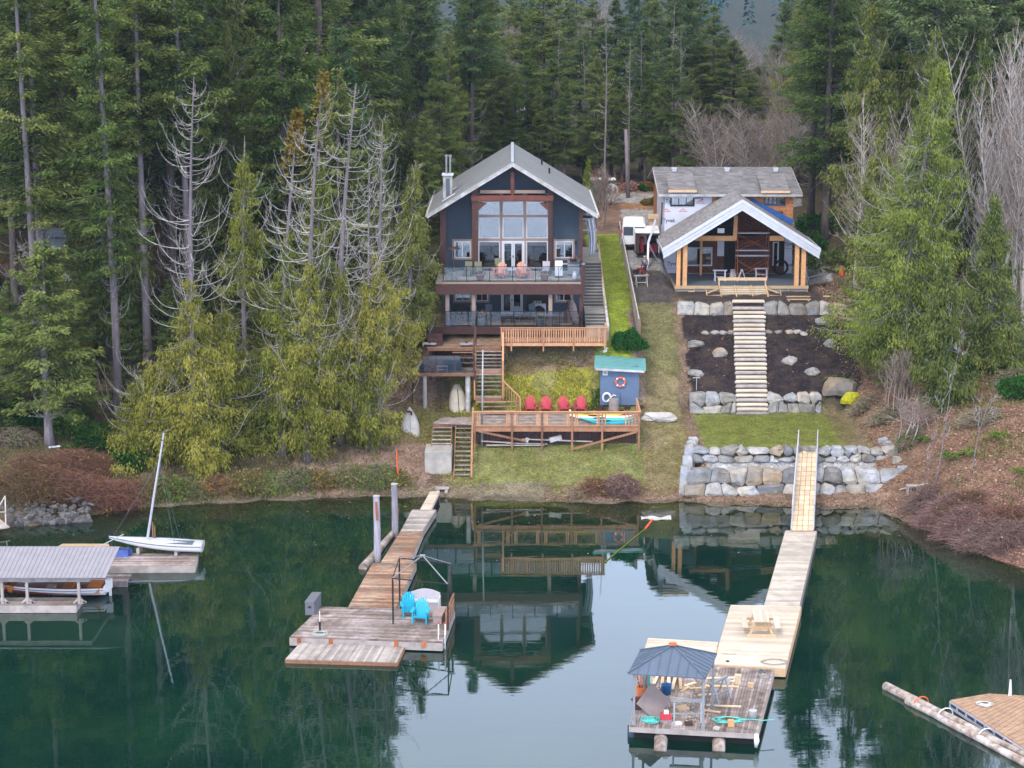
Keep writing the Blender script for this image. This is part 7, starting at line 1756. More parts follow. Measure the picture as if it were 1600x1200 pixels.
# small white name board nailed to the trunk
p = onY(85, 698, 121.0); m = MB(p); m.cbox(p, (.72, .03, .10), ry=-.12); o = m.build('name_board', MATS['white'], None); tag(o, 'small white board with dark letters nailed beside the fir trunk', 'sign')
c = bpy.data.curves.new('txt', 'FONT'); c.body = 'STRWLLK'; c.size = .095; c.extrude = .002; tt_ = bpy.data.objects.new('t', c); COL.objects.link(tt_); bpy.context.view_layer.update()
me = bpy.data.meshes.new_from_object(tt_.evaluated_get(bpy.context.evaluated_depsgraph_get())); bpy.data.objects.remove(tt_); me.materials.clear(); me.materials.append(MATS['wrap_print'])
lt = bpy.data.objects.new('lettering', me); COL.objects.link(lt); lt.parent = o; lt.location = (-.26, -.02, -.07); lt.rotation_euler = (PI/2, -.12, 0)
# ---- rag and pole in the water
p = onZ(1024, 810, .03); m = MB(p); rows = [[(p.x-.85+.2*i, p.y-.25+.16*j+.12*math.sin(i*.9), .03+.04*math.sin(i*1.3+j)+.02*j) for i in range(10)] for j in range(4)]; m.grid(rows); o = m.build('floating_sheet', MATS['white_dirty'], None); o.modifiers.new('t', 'SOLIDIFY').thickness = .02; tag(o, 'crumpled whitish sheet floating near the boulder wall', 'sheet')
a = onZ(1019, 812, .03); b = onZ(1008, 826, .03); c_ = onZ(945, 878, .03); m = MB(a); m.tube([a, b], .055, 6); o = m.build('floating_pole', MATS['orange'], None); m = MB(a); m.tube([b, c_], .03, 6); m.build('yellow_end', MATS['leaf_lime'], o); tag(o, 'long floating pole, orange at the tip and yellow-green behind', 'pole')
# small table and plank at the right end of the boulder wall
p = onT(1425, 772); t = thing('small_table', 'little grey wooden stand on the beach right of the boulder wall', 'stand', p)
m = MB(); m.cbox((0, 0, .45), (.7, .5, .06)); m.build('top', MATS['plank_old'], t)
for sx_ in (-.28, .28):
    for sy in (-.18, .18): m = MB(); m.box(sx_-.04, sy-.04, -.1, sx_+.04, sy+.04, .42); m.build('leg', MATS['plank_old'], t)
a = onT(1406, 771)+Vector((0, 0, .25)); b = onT(1449, 763)+Vector((0, 0, .3)); m = MB(a.lerp(b, .5)); m.bar(a, b, .14, .05); m.bar(a.lerp(b, .4)-Vector((0, 0, .3)), a.lerp(b, .4), .08, .08); o = m.build('drift_plank', MATS['plank_old'], None); tag(o, 'weathered plank propped beside the little grey stand', 'plank')
# ---- boats and things ashore
p = onT(641, 668); t = thing('rowing_boat', 'upturned white rowing boat on the bank left of the landing', 'boat', p+Vector((0, 0, .1)), 0); t.rotation_euler = (math.radians(38), 0, .08)
m = MB(); rows = []
for i in range(15):
    s = i/14; y = 1.5-3.0*s; b = .62*(math.sin(min(1, (s+.02)*1.5)*PI/2))**.8*(1-.12*max(0, s-.7)/.3); rows.append([(b*math.sin(a), y, .36*math.cos(a)**.7*min(1, .35+s*1.5) if abs(a) < PI/2-.01 else 0) for a in [-PI/2+PI*j/10 for j in range(11)]])
m.grid(rows); m.build('hull', MATS['white_dirty'], t, smooth=True)
m = MB(); m.add([tuple(v) for v in rows[-1]], [tuple(range(11))]); m.build('transom', MATS['white_paint'], t)
m = MB(); 
for k in (2, 5, 8): m.tube([Vector(r[k])+Vector((0, 0, .015)) for r in rows[2:]], .018, 4)
m.build('keel_strips', MATS['grey_metal'], t)
m = MB(); m.cbox((-.1, .95, .30), (.3, .1, .06)); m.cbox((.1, .8, .30), (.1, .3, .06)); m.build('mooring_line', MATS['timber_dark'], t)
p = onY(715, 600, 129.9); p.z = terr(p.x, 129.9)+.15; t = thing('dinghy', 'cream upturned dinghy stored under the small side deck', 'boat', p, .1); t.rotation_euler = (math.radians(62), 0, .15)
m = MB(); rows = []
for i in range(13):
    s = i/12; y = 1.15-2.3*s; b = .62*math.sqrt(max(.02, math.sin(min(1, (s+.05)*1.3)*PI/2)))*(1-.15*max(0, s-.7)/.3); rows.append([(b*math.sin(a), y, .42*math.cos(a)**.7*min(1, .4+s*1.5) if abs(a) < PI/2-.01 else 0) for a in [-PI/2+PI*j/10 for j in range(11)]])
m.grid(rows); m.add([tuple(v) for v in rows[-1]], [tuple(range(11))]); m.build('hull', MATS['cream'], t, smooth=True)
m = MB(); m.tube([Vector(r[5])+Vector((0, 0, .015)) for r in rows[2:]], .03, 4); m.build('keel', MATS['timber_dark'], t)
# kayaks
def kayak(label, px, py, L, B, Hh, mat, z, seed, rz=0, name='kayak', cat='kayak', y=None):
    q = onZ(px, py, z); y = y or q.y; t = thing(name, label, cat, (onY(px, 600, y).x if False else (px-800)/F*(y*math.cos(TH)+(H-z)*math.sin(TH)), y, z), rz, 'kayaks on the lower deck')
    m = MB(); rows = []
    for i in range(21):
        s = i/20; x = -L/2+L*s; e = math.sin(PI*s)**.62+.001; zc_ = .10*(2*s-1)**4*2; rows.append([(x, B/2*e*math.cos(a), Hh*.5+zc_+Hh*.5*e*math.sin(a)*(1 if math.sin(a) < 0 else .75)) for a in [2*PI*k/12 for k in range(12)]])
    m.grid(rows, close=True); m.build('hull', MATS[mat], t, smooth=True)
    m = MB(); rr = [(-.45+.4*math.cos(a)*1.1, .2*math.sin(a)) for a in [2*PI*k/14 for k in range(14)]]; m.prism(rr, Hh*.86, Hh*.90, 'z'); m.build('cockpit', MATS['black_metal'], t)
    return t
kayak('bright aqua kayak lying nearest the railing', 955, 661, 3.3, .62, .34, 'kayak_aqua', LZ, 1, y=125.15)
kayak('pale teal kayak lying behind the bright aqua one', 948, 655, 3.7, .66, .36, 'kayak_teal', LZ, 2, y=125.9)
kayak('long white kayak behind the two turquoise ones', 940, 650, 4.3, .62, .36, 'kayak_white', LZ, 3, y=126.6)
kayak('yellow kayak furthest back, its yellow bow showing at the left', 930, 647, 4.1, .60, .36, 'kayak_yellow', LZ, 4, y=127.25)
kayak('red kayak behind the right half of the white one', 960, 645, 2.9, .55, .36, 'kayak_red', LZ, 5, y=127.85)
p = onZ(891, 652, LZ); m = MB(p); m.cbox(p+Vector((0, .4, .2)), (.12, .3, .4)); o = m.build('cooler', MATS['white'], None); tag(o, 'small white box by the bow of the kayaks', 'box')
for i, px in enumerate([829, 853, 881, 907]):
    x = px_x(px, 128.9, LZ+.4)
    if i == 0: rc = adirondack('adirondack_chair', 'x', 'red_chair', (x, 128.95, LZ), PI*0+.05, 'red chairs along the back of the kayak deck')
    tt_ = rc if i == 0 else dup(rc, (x, 128.95, LZ), [.05, -.04, .08, -.1][i])
    tt_['label'] = ['leftmost red chair in the row at the back of the kayak deck', 'second red chair from the left at the back of the kayak deck', 'third red chair from the left at the back of the kayak deck', 'rightmost red chair, standing apart nearest the blue shed'][i]
p = onZ(958, 640, LZ); p.y = 128.4; p.x = px_x(959, 128.4, 4); m = MB(p); m.tube([p, p+Vector((0, 0, .55)), p+Vector((0, 0, 1.05))], [.36, .33, .31], 14); o = m.build('stump', MATS['plank_old'], None); tag(o, 'tall grey wooden stump in front of the blue shed', 'stump')
c = onY(948, 621, 129.35); m = MB(c); m.tube([c+Vector((.28*math.cos(a), 0, .33*math.sin(a))) for a in [k*2*PI/16-.6 for k in range(14)]]+[c+Vector((.45, -.1, .2)), c+Vector((.6, -.2, .15))], .035, 6); m.tube([c+Vector((.22*math.cos(a), -.06, .27*math.sin(a))) for a in [k*2*PI/16 for k in range(17)]], .03, 6); o = m.build('garden_hose', MATS['white'], None, smooth=True); tag(o, 'coiled white hose on the blue shed wall left of the stump', 'hose')
p = Vector((px_x(969, 129.2, 4.5), 129.2, LZ)); m = MB(p); m.bar(p, p+Vector((0, 0, 1.3)), .03, .03); m.cbox(p+Vector((.02, 0, .06)), (.5, .1, .1)); o = m.build('broom', MATS['black_metal'], None); tag(o, 'thin dark broom leaning on the shed right of the stump', 'broom')
# gull
rgp = onY(943.5, 553, 132.2); t = thing('gull', 'white and grey gull perched on the back edge of the teal shed roof', 'bird', rgp)
m = MB(); rows = []
for i in range(9):
    s = i/8; r = .095*math.sin(PI*min(1, s*1.05+.05))**.7+.005; cxx_ = .22-.44*s; cz_ = .20-.06*s; rows.append([(cxx_, r*math.cos(a), cz_+r*math.sin(a)) for a in [2*PI*k/8 for k in range(8)]])
m.grid(rows, close=True); m.tube([(.12, 0, .24), (.17, 0, .33), (.19, 0, .38)], [.05, .045, .05], 8); m.lathe([(.0, -.05), (.05, -.02), (.055, .02), (.0, .06)], (.20, 0, .40), 8); m.tube([(.24, 0, .40), (.32, 0, .385)], [.02, .005], 6)
for s in (-.03, .03): m.cyl((0, s, 0), (0, s, .13), .01, n=5)
m.build('body', MATS['feather_white'], t, smooth=True); m = MB(); m.add([(.12, -.09, .24), (-.28, -.04, .18), (-.1, -.1, .12), (.12, .09, .24), (-.28, .04, .18), (-.1, .1, .12)], [(0, 1, 2), (3, 5, 4), (0, 3, 4, 1)]); m.build('wings', MATS['grey_metal'], t)
# flag pole, white bundle, boards below the deck
b = onT(753, 701); tp = onY(754.5, 548, b.y); m = MB(b); m.tube([b-Vector((0, 0, .3)), tp], [.075, .05], 10); o = m.build('flagpole', MATS['grey_metal'], None, smooth=True); m = MB(b); m.lathe([(0.0, -.05), (.07, 0), (0, .06)], tp, 8); m.build('finial', MATS['alu'], o); tag(o, 'plain grey metal pole rising from the grass in front of the stairs', 'flagpole')
p = onT(1030, 656); boulder('plastic_bundle', 'lump of white plastic sheeting right of the kayak deck', p+Vector((0, 0, .05)), (1.15, .55, .38), 7, 'white_dirty', None, 'bundle', 3)
for i, (x0_, y0_, x1_, y1_, lb) in enumerate([(760, 695, 850, 690, 'long weathered plank lowest under the kayak deck'), (790, 684, 855, 697, 'plank crossing the others under the kayak deck'), (752, 690, 800, 686, 'short plank nearest the grey pole under the kayak deck'), (815, 688, 925, 691, 'thin plank reaching right under the kayak deck')]):
    a = onT(x0_, y0_); b = onT(x1_, y1_); a.y = 124.75+.06*i; b.y = 124.85; a.z = 2.15+.12*i; b.z = 2.12+.08*i; m = MB(a.lerp(b, .5)); m.bar(a, b, .16, .06); o = m.build('old_plank', MATS['plank_old'], None); tag(o, lb, 'plank', 'old planks under the kayak deck')
p = onT(867, 676); m = MB(p); p = Vector((p.x, 124.9, 2.35)); m.cbox(p+Vector((0, 0, .2)), (.8, .25, .3), rz=.2, ry=-.25); o = m.build('foam_block', MATS['white_dirty'], None); tag(o, 'tilted white foam block in the shadow under the kayak deck', 'block')
p = onT(823, 676); m = MB(p); p = Vector((p.x, 124.95, 2.3)); m.cbox(p+Vector((0, 0, .15)), (.22, .2, .3), ry=.3); o = m.build('paint_tin', MATS['white_dirty'], None); tag(o, 'small white tin left of the foam block under the kayak deck', 'tin')
# ---- furniture on the decks of the blue house
YB1 = 135.2
c1_ = adirondack('adirondack_chair', 'left of the two orange striped chairs on the upper balcony', 'salmon', (px_x(781, YB1, 11.8), YB1, FLOOR1), PI-.3+PI, 'orange chairs on the balcony', mat2='cream', s=1.05)
dup(c1_, (px_x(818, YB1, 11.8), YB1, FLOOR1), .3, 'right of the two orange striped chairs on the upper balcony')
def rtable(label, c, r, h, mat, leg='grey_metal', g=None):
    t = thing('table', label, 'table', c, 0, g); m = MB(); m.lathe([(r*.98, -.02), (r, 0), (r*.98, .02)], (0, 0, h), 20); m.build('top', MATS[mat], t)
    for k in range(4): a = k*PI/2+.5; m = MB(); m.bar((r*.25*math.cos(a), r*.25*math.sin(a), h), (r*.75*math.cos(a), r*.75*math.sin(a), 0), .04, .04); m.build('leg', MATS[leg], t)
    return t
rtable('pale round table between the orange striped chairs', (px_x(800, 135.3, 11.8), 135.7, FLOOR1), .5, .55, 'white_paint')
def wchair(label, c, rz, mat, g, fr='black_metal'):
    t = thing('garden_chair', label, 'chair', c, rz, g); m = MB(); m.cbox((0, 0, .42), (.5, .5, .07)); m.build('seat', MATS[mat], t); m = MB(); m.cbox((0, .26, .72), (.5, .06, .55), rx=-.12); m.build('backrest', MATS[mat], t)
    for x in (-.23, .23):
        for y in (-.22, .22): m = MB(); m.box(x-.02, y-.02, 0, x+.02, y+.02, .4); m.build('leg', MATS[fr], t)
        m = MB(); m.bar((x*1.1, -.22, .62), (x*1.1, .24, .62), .04, .03); m.bar((x*1.1, -.22, .4), (x*1.1, -.22, .62), .03, .03); m.build('armrest', MATS[fr], t)
    return t
wc = wchair('olive cushioned chair left of the orange striped chairs on the balcony', (px_x(748, 136, 11.8), 136.1, FLOOR1), .2, 'olive_cloth', 'cushioned chairs on the balcony')
dup(wc, (px_x(731, 136, 11.8), 136.2, FLOOR1), -.2, 'olive cushioned chair furthest left on the balcony')
dup(wc, (px_x(779, 137.5, 11.8), 137.8, FLOOR1), .1, 'olive cushioned chair by the glass doors behind the left orange chair')
wg = wchair('grey cushioned chair right of the orange striped chairs', (px_x(853, 136.3, 11.8), 136.3, FLOOR1), -.1, 'bench_grey', 'cushioned chairs on the balcony')
def pot(label, c, r, h, mat, plant=None, n=160, seed=1, g=None, ph=.5):
    t = thing('planter', label, 'planter', c, 0, g); m = MB(); m.lathe([(r*.7, 0), (r, h*.92), (r*1.08, h*.93), (r*1.08, h), (r*.9, h), (r*.85, h*.85)], (0, 0, 0), 14); m.build('pot', MATS[mat], t, smooth=True)
    if plant:
        rg = np.random.default_rng(seed); P = np.stack([rg.normal(0, r*.4, n), rg.normal(0, r*.4, n), h+rg.uniform(0, .15, n)], 1); D = np.stack([rg.normal(size=n), rg.normal(size=n), rg.uniform(.3, 1.6, n)], 1); V_, F_ = kites(P, D, rg.uniform(.2, 1, n)*ph, rg.uniform(.02, .05, n), rg); npmesh('plant', V_, F_, MATS[plant], t, rg.uniform(0, 1, n))
    return t
pot('terracotta planter behind the left balcony panels', (px_x(750, 134.2, 11.6), 134.3, FLOOR1), .3, .4, 'terracotta', 'hair_twig', 60, 2, 'planters on the balcony', .3)
pot('terracotta planter behind the right balcony panels', (px_x(851, 134.2, 11.6), 134.3, FLOOR1), .3, .42, 'terracotta', 'hair_twig', 60, 3, 'planters on the balcony', .3)
pot('pale green planter on the patio behind the left clear panel', (px_x(751, 134.2, 8.6), 134.2, FLOOR2), .34, .5, 'pot_pale', 'hair_twig', 160, 4, 'planters on the patio', .7)
pot('pale green planter on the patio behind the right clear panel', (px_x(844, 134.2, 8.6), 134.2, FLOOR2), .34, .5, 'pot_pale', 'hair_tan', 120, 5, 'planters on the patio', .4)
p = Vector((px_x(898, 134.6, 11.8), 134.6, FLOOR1)); t = thing('gas_cylinder', 'white gas cylinder at the right end of the balcony', 'gas cylinder', p); m = MB(); m.lathe([(.13, 0), (.16, .05), (.16, .38), (.1, .46), (.05, .48)], (0, 0, 0), 14); m.build('tank', MATS['white'], t, smooth=True); m = MB(); m.lathe([(.1, .46), (.1, .56), (.08, .56)], (0, 0, 0), 10); m.build('collar', MATS['white'], t)
p = Vector((px_x(873, 135.6, 11.9), 135.6, FLOOR1)); t = thing('smoker', 'white upright appliance with black handle at the right of the balcony', 'appliance', p); m = MB(); m.box(-.26, -.22, .15, .26, .22, 1.15); m.build('cabinet', MATS['white'], t); m = MB(); m.bar((.1, -.25, .55), (.25, -.25, .85), .03, .03); m.build('handle', MATS['black_metal'], t)
for sx_ in (-.2, .2): m = MB(); m.box(sx_-.03, -.18, 0, sx_+.03, .18, .15); m.build('foot', MATS['black_metal'], t)
p = Vector((px_x(896, 136.6, 12), 136.6, FLOOR1)); t = thing('barbecue', 'barbecue with side shelves below the right window of the balcony', 'barbecue', p); m = MB(); m.box(-.4, -.25, .1, .4, .25, .8); m.build('cart', MATS['grey_metal'], t); m = MB(); m.prism([(-.25, .8), (.25, .8), (.25, .95), (.1, 1.12), (-.15, 1.12), (-.25, .95)], -.42, .42, 'x'); m.build('lid', MATS['slate'], t); m = MB(); m.box(-.8, -.2, .78, -.42, .2, .82); m.box(.42, -.2, .78, .8, .2, .82); m.build('side_shelf', MATS['alu'], t)
hy = hairs('flower_basket', 'hanging basket of dry red flowers above the barbecue', 'flower basket', 5, Vector((px_x(897, 136, 12.7), 136.2, 12.6)), .3, .3, .2, 1, 'hair_twig'); bpy.data.objects.remove(hy.children[0]); KIDS.pop(hy, None)
m = MB(); m.lathe([(.1, -.2), (.28, 0), (.26, 0)], (0, 0, 0), 12); m.build('basket', MATS['timber_dark'], hy); rg = np.random.default_rng(4); n = 120; P = rg.normal(0, .16, (n, 3))*[1.6, 1, .5]; V_, F_ = kites(P, rg.normal(size=(n, 3)), rg.uniform(.06, .16, n), rg.uniform(.02, .05, n), rg); npmesh('flowers', V_, F_, MATS['hair_twig'], hy, rg.uniform(0, 1, n))
m = MB(); m.bar((0, 0, 0), (.0, .2, 1.5), .01, .01); m.build('hanger', MATS['black_metal'], hy)
p = Vector((px_x(709, 134.6, 12), 134.8, FLOOR1)); t = thing('patio_heater', 'dark patio heater with disc top at the left end of the balcony', 'heater', p); m = MB(); m.cyl((0, 0, 0), (0, 0, 2.0), .05, n=8); m.build('pole', MATS['timber_dark'], t); m = MB(); m.lathe([(.45, 0), (.4, .06), (.05, .14)], (0, 0, 2.1), 16); m.build('hood', MATS['timber_dark'], t); m = MB(); m.lathe([(.22, 0), (.22, .45), (.12, .5)], (0, 0, 0), 12); m.build('base', MATS['grey_metal'], t)
# patio things
t = rtable('dining table on the patio by the left windows', (px_x(722, 136.6, 9), 136.6, FLOOR2), .6, .72, 'timber_dark')
w2 = wchair('dark chair left of the lower glass doors', (px_x(742, 136.4, 9), 136.4, FLOOR2), .4, 'slate', 'dark chairs on the patio')
for px, y, rz, lb in [(762, 136.8, -.3, 'dark chair directly left of the lower glass doors'), (808, 135.9, .1, 'dark chair in front of the lower glass doors'), (834, 137, .5, 'dark chair beside the white console on the patio'), (704, 136.8, .9, 'dark chair at the far left of the patio')]: dup(w2, (px_x(px, y, 9), y, FLOOR2), rz, lb)
p = Vector((px_x(842, 138.2, 9), 138.2, FLOOR2)); t = thing('console_table', 'white arched console against the dark patio wall', 'console', p); m = MB(); m.box(-.5, -.2, .8, .5, .2, .86); m.prism([(-.5, .8), (-.5, .45)]+[(-.42+.84*i/8, .5+.25*math.sin(PI*i/8)) for i in range(9)]+[(.5, .45), (.5, .8)], -.2, -.17); m.build('top', MATS['white_paint'], t)
for sx_ in (-.46, .46): m = MB(); m.box(sx_-.04, -.18, 0, sx_+.04, .18, .8); m.build('leg', MATS['white_paint'], t)
m = MB(); 
for k in range(5): m.lathe([(.04, 0), (.04, .14), (.02, .2)], (-.35+k*.12, 0, .86), 8)
m.build('bottles', MATS['pot_pale'], t)
t = baretree('wisteria_vine', 'twisted dark leafless vine at the right corner of the patio', 61, 2.4, 1.1, stems=3, spread=.22, nb=10, r0=.05, wood='timber_dark', twig='timber_dark', up=.5, levels=2, start=.3, cat='vine'); t.location = (px_x(886, 134.5, 9), 134.9, FLOOR2)
p = Vector((px_x(893, 135.6, 8.6), 135.8, FLOOR2)); m = MB(p); rows = [[(p.x+(r*math.cos(a)), p.y+r*math.sin(a)*.6, p.z+z) for a in [2*PI*k/10 for k in range(10)]] for r, z in [(.5, 0), (.45, .5), (.32, 1.1), (.12, 1.5), (.03, 1.6)]]; m.grid(rows, close=True); o = m.build('covered_stack', MATS['taupe'], None); tag(o, 'pinkish cloth-covered stack behind the vine on the patio', 'covered stack')
p = Vector((px_x(900, 134.3, 8.5), 134.3, FLOOR2)); m = MB(p); m.lathe([(.2, 0), (.32, .2), (.3, .35), (.1, .4)], p, 12); o = m.build('basket', MATS['cream'], None); tag(o, 'tan wicker basket at the right end of the patio', 'basket')
p = Vector((px_x(701, 134.2, 8.5), 134.2, FLOOR2)); m = MB(p); m.lathe([(.28, 0), (.34, .15), (.3, .2), (.1, .22)], p, 14); o = m.build('tub', MATS['bucket_blue'], None); tag(o, 'bright blue tub at the left end of the patio', 'tub')
# covered table and bench on the side deck
p = Vector((px_x(694, 130, 6.5), 130.0, DZ)); t = thing('covered_table', 'big table under a grey cover on the side deck', 'table', p)
m = MB(); m.add([(-1.15, -.55, 0), (1.15, -.55, 0), (1.15, .55, 0), (-1.15, .55, 0), (-1.05, -.45, .92), (1.05, -.45, .92), (1.05, .5, .92), (-1.05, .5, .92)], MB.BF); m.build('cover', MATS['slate'], t, bevel=.05)
m = MB(); 
for k in range(9): m.bar((-1.0+k*.25, -.52, .02), (-1.0+k*.25, -.46, .88), .03, .02)
m.build('cover_folds', MATS['plastic_grey'], t)
p = Vector((px_x(691, 129.35, 6.2), 129.4, DZ)); t = thing('stool', 'low slatted grey stool in front of the covered table', 'stool', p); m = MB(); m.cbox((0, 0, .42), (.75, .3, .05)); m.cbox((0, -.1, .2), (.7, .04, .05)); m.build('seat', MATS['alu'], t)
for sx_ in (-.33, .33): m = MB(); m.box(sx_-.03, -.12, 0, sx_+.03, .12, .4); m.build('leg', MATS['alu'], t)
p = Vector((px_x(668, 129.6, 6.3), 129.6, DZ)); boulder('covered_bundle', 'blue-grey bagged bundle at the left end of the side deck', p+Vector((0, 0, .3)), (.5, .35, .5), 71, 'slate', None, 'bundle')
for i, (px, lb) in enumerate([(671, 'folded lounger with pale legs at the left step above the side deck'), (729, 'folded lounger with pale legs at the right step above the side deck')]):
    p = Vector((px_x(px, 131.6, 7.3), 131.7, TZ)); t = thing('folded_lounger', lb, 'lounger', p, .3*(1 if i else -1), 'folded loungers on the terrace'); m = MB(); m.cbox((0, 0, .2), (.9, .35, .06), rx=.1); m.build('bed', MATS['alu'], t); m = MB(); m.bar((-.4, 0, 0), (.1, 0, .35), .04, .04); m.bar((.4, 0, 0), (-.1, 0, .35), .04, .04); m.build('frame', MATS['black_metal'], t)
# ---- vehicles, people, poles on the drive
def van():
    p = Vector((px_x(990, 151.5, 12), 151.2, terr(9.7, 151))); t = thing('van', 'white van parked on the gravel drive seen from behind', 'van', p, -.06)
    W_, L_, H_ = .98, 5.2, 2.15; m = MB()
    sec = [(-W_, .35), (-W_, 1.15), (-W_*.86, H_-.12), (-W_*.7, H_), (W_*.7, H_), (W_*.86, H_-.12), (W_, 1.15), (W_, .35)]
    m.prism(sec, 0, 4.0, 'y'); m.add([(x, 4.0, z) for x, z in sec]+[(x*.93, 5.3, min(z, 1.1)) for x, z in sec], [(i, (i+1) % 8, 8+(i+1) % 8, 8+i) for i in range(8)]+[tuple(range(8, 16))]); m.build('body', MATS['white'], t)
    for s in (-1, 1):
        m = MB(); m.box(s*.06 if s > 0 else -W_*.82, -.03, 1.2, W_*.82 if s > 0 else -.06, -.01, 1.85); m.build('rear_window', MATS['car_glass'], t)
        m = MB(); m.box(s*.92-.06, -.04, 1.15, s*.92+.06, .0, 1.7); m.build('tail_light', MATS['lamp_red'], t)
        m = MB(); m.cbox((s*1.12, 4.1, 1.3), (.18, .1, .3)); m.build('wing_mirror', MATS['black_metal'], t)
        for y in (.9, 4.2): m = MB(); m.cyl((s*.78, y, .34), (s*1.0, y, .34), .34, n=14); wv = m.build('wheel', MATS['tyre'], t); m = MB(); m.cyl((s*1.0, y, .34), (s*1.01, y, .34), .2, n=12); m.build('rim', MATS['alu'], wv)
        m = MB(); m.box(s*W_*.99-.005, .6, 1.25, s*W_*.99+.005, 4.0, 1.7) if s < 0 else m.box(W_*.98, 3.0, 1.25, W_*.99, 4.0, 1.7); m.build('side_window', MATS['car_glass'], t)
    m = MB(); m.box(-W_, -.1, .3, W_, 0, .5); m.build('bumper', MATS['black_metal'], t); m = MB(); m.box(-.25, -.13, .55, .25, -.1, .68); m.build('number_plate', MATS['white'], t)
    m = MB(); m.box(-.006, -.02, .5, .006, 0, H_-.1); m.build('door_seam', MATS['grey_metal'], t)
van()
p = Vector((px_x(1010, 149.2, 12), 149.0, terr(10.3, 149))); t = thing('cargo_trailer', 'white-topped cargo trailer with dark open rear beside the van', 'trailer', p, -.04)
m = MB(); m.box(-.85, 0, 2.0, .95, 3.8, 2.1); m.box(-.85, .0, .5, -.80, 3.8, 2.0); m.box(.90, 0, .5, .95, 3.8, 2.0); m.box(-.8, 3.7, .5, .9, 3.8, 2.0); m.build('shell', MATS['white'], t)
m = MB(); m.box(-.8, .0, .45, .9, 3.7, .5); m.box(-.8, 2.2, .5, .9, 2.25, 1.98); m.build('interior', MATS['dark_void'], t)
m = MB(); m.box(-.85, -.03, .5, -.55, .02, 1.98); m.box(-.85, -.03, 1.85, .95, .0, 2.0); m.build('open_door', MATS['timber_dark'], t)
for s in (-.8, .9): m = MB(); m.cyl((s-.1, 1.9, .32), (s+.1, 1.9, .32), .32, n=12); m.build('wheel', MATS['tyre'], t)
m = MB(); m.box(-.5, .4, .5, -.2, .9, 1.6); m.box(.2, .3, .5, .8, 1.0, 1.1); m.build('load', MATS['cloth_maroon'], t)
def person(label, loc, rz, joints, top, trousers, hair, seed):
    """one continuous skin surface; clothing as children"""
    t = thing('person', label, 'person', loc, rz)
    J, E, R = joints
    def skinned(name, idx, mat, grow=1.0, sub=2):
        mp2 = {j: k for k, j in enumerate(idx)}; ed = [(mp2[a], mp2[b]) for a, b in E if a in mp2 and b in mp2]
        me = bpy.data.meshes.new(name); me.from_pydata([J[j] for j in idx], ed, []); o = bpy.data.objects.new(name, me); COL.objects.link(o); o.parent = t
        s = o.modifiers.new('skin', 'SKIN'); s.use_smooth_shade = True
        sv = me.skin_vertices[0].data
        for k, j in enumerate(idx): sv[k].radius = (R[j]*grow, R[j]*grow); sv[k].use_root = (k == 0)
        o.modifiers.new('sub', 'SUBSURF').levels = sub; o.modifiers['sub'].render_levels = sub; me.materials.append(MATS[mat]); return o
    skinned('body', list(J), 'skin'); skinned('jacket', top[0], top[1], 1.18); skinned('trousers', trousers[0], trousers[1], 1.2)
    h = Vector(J['head']); m = MB(); m.lathe([(.0, -.02), (.105, .0), (.112, .05), (.08, .11), (0, .13)], (h.x, h.y+.02, h.z+.0), 12); m.build('hair', MATS[hair], t, smooth=True)
    m = MB(); 
    for s in ('l', 'r'): f = J['foot'+s]; m.cbox((f[0], f[1]-.03, f[2]-.0), (.1, .28, .09))
    m.build('shoes', MATS['black_metal'], t)
    d = Vector(J.get('face', (0, -.12, 0))); m = MB()
    for s in (-.035, .035): m.cbox(h+Vector((s, 0, .02))+d, (.02, .01, .012))
    m.build('eyes', MATS['black_metal'], t)
def bones(bend, spread=.11, arm='down', turn=0):
    c, s = math.cos(bend), math.sin(bend)
    def up(l, x=0, y0=0., z0=.9): return (x, -l*s+y0, z0+l*c)
    J = {'pelvis': (0, 0, .93), 'waist': up(.14), 'chest': up(.36), 'neck': up(.54), 'head': (0, up(.68)[1]-.03, up(.68)[2]+(.0 if bend < .5 else .05))}
    R = {'pelvis': .14, 'waist': .13, 'chest': .15, 'neck': .055, 'head': .10}
    E = [('pelvis', 'waist'), ('waist', 'chest'), ('chest', 'neck'), ('neck', 'head')]
    for k, sg in (('l', -1), ('r', 1)):
        J['hip'+k] = (sg*.10, 0, .88); J['knee'+k] = (sg*(spread+.01), -.04, .48); J['ankle'+k] = (sg*(spread+.03), .03, .09); J['foot'+k] = (sg*(spread+.04), -.08, .05)
        sh = up(.48, sg*.19); J['sh'+k] = sh
        J['elbow'+k] = (sh[0]+sg*.05, sh[1]-.05-.1*(bend > .5), sh[2]-.28); J['wrist'+k] = (sh[0]+sg*.01, sh[1]-.22-.12*(bend > .5), sh[2]-(.45 if bend > .5 else .42)); J['hand'+k] = (sh[0]-sg*.02, sh[1]-.28-.12*(bend > .5), sh[2]-(.53 if bend > .5 else .46))
        for n_, v in (('hip', .095), ('knee', .062), ('ankle', .042), ('foot', .04), ('sh', .07), ('elbow', .045), ('wrist', .03), ('hand', .035)): R[n_+k] = v
        E += [('pelvis', 'hip'+k), ('hip'+k, 'knee'+k), ('knee'+k, 'ankle'+k), ('ankle'+k, 'foot'+k), ('chest', 'sh'+k), ('sh'+k, 'elbow'+k), ('elbow'+k, 'wrist'+k), ('wrist'+k, 'hand'+k)]
        for f in range(5):                                            # five separate fingers rooted in the palm
            hx, hy_, hz = J['hand'+k]; off = (f-2)*.018 if f < 4 else -sg*0; nm = 'fg%d%s' % (f, k)
            J[nm] = (hx+((f-1.5)*.02 if f < 4 else -sg*.05), hy_-.05-(.01*(f in (1, 2))) if f < 4 else hy_-.02, hz-.05 if f < 4 else hz-.01); R[nm] = .009; E.append(('hand'+k, nm))
    return J, E, R
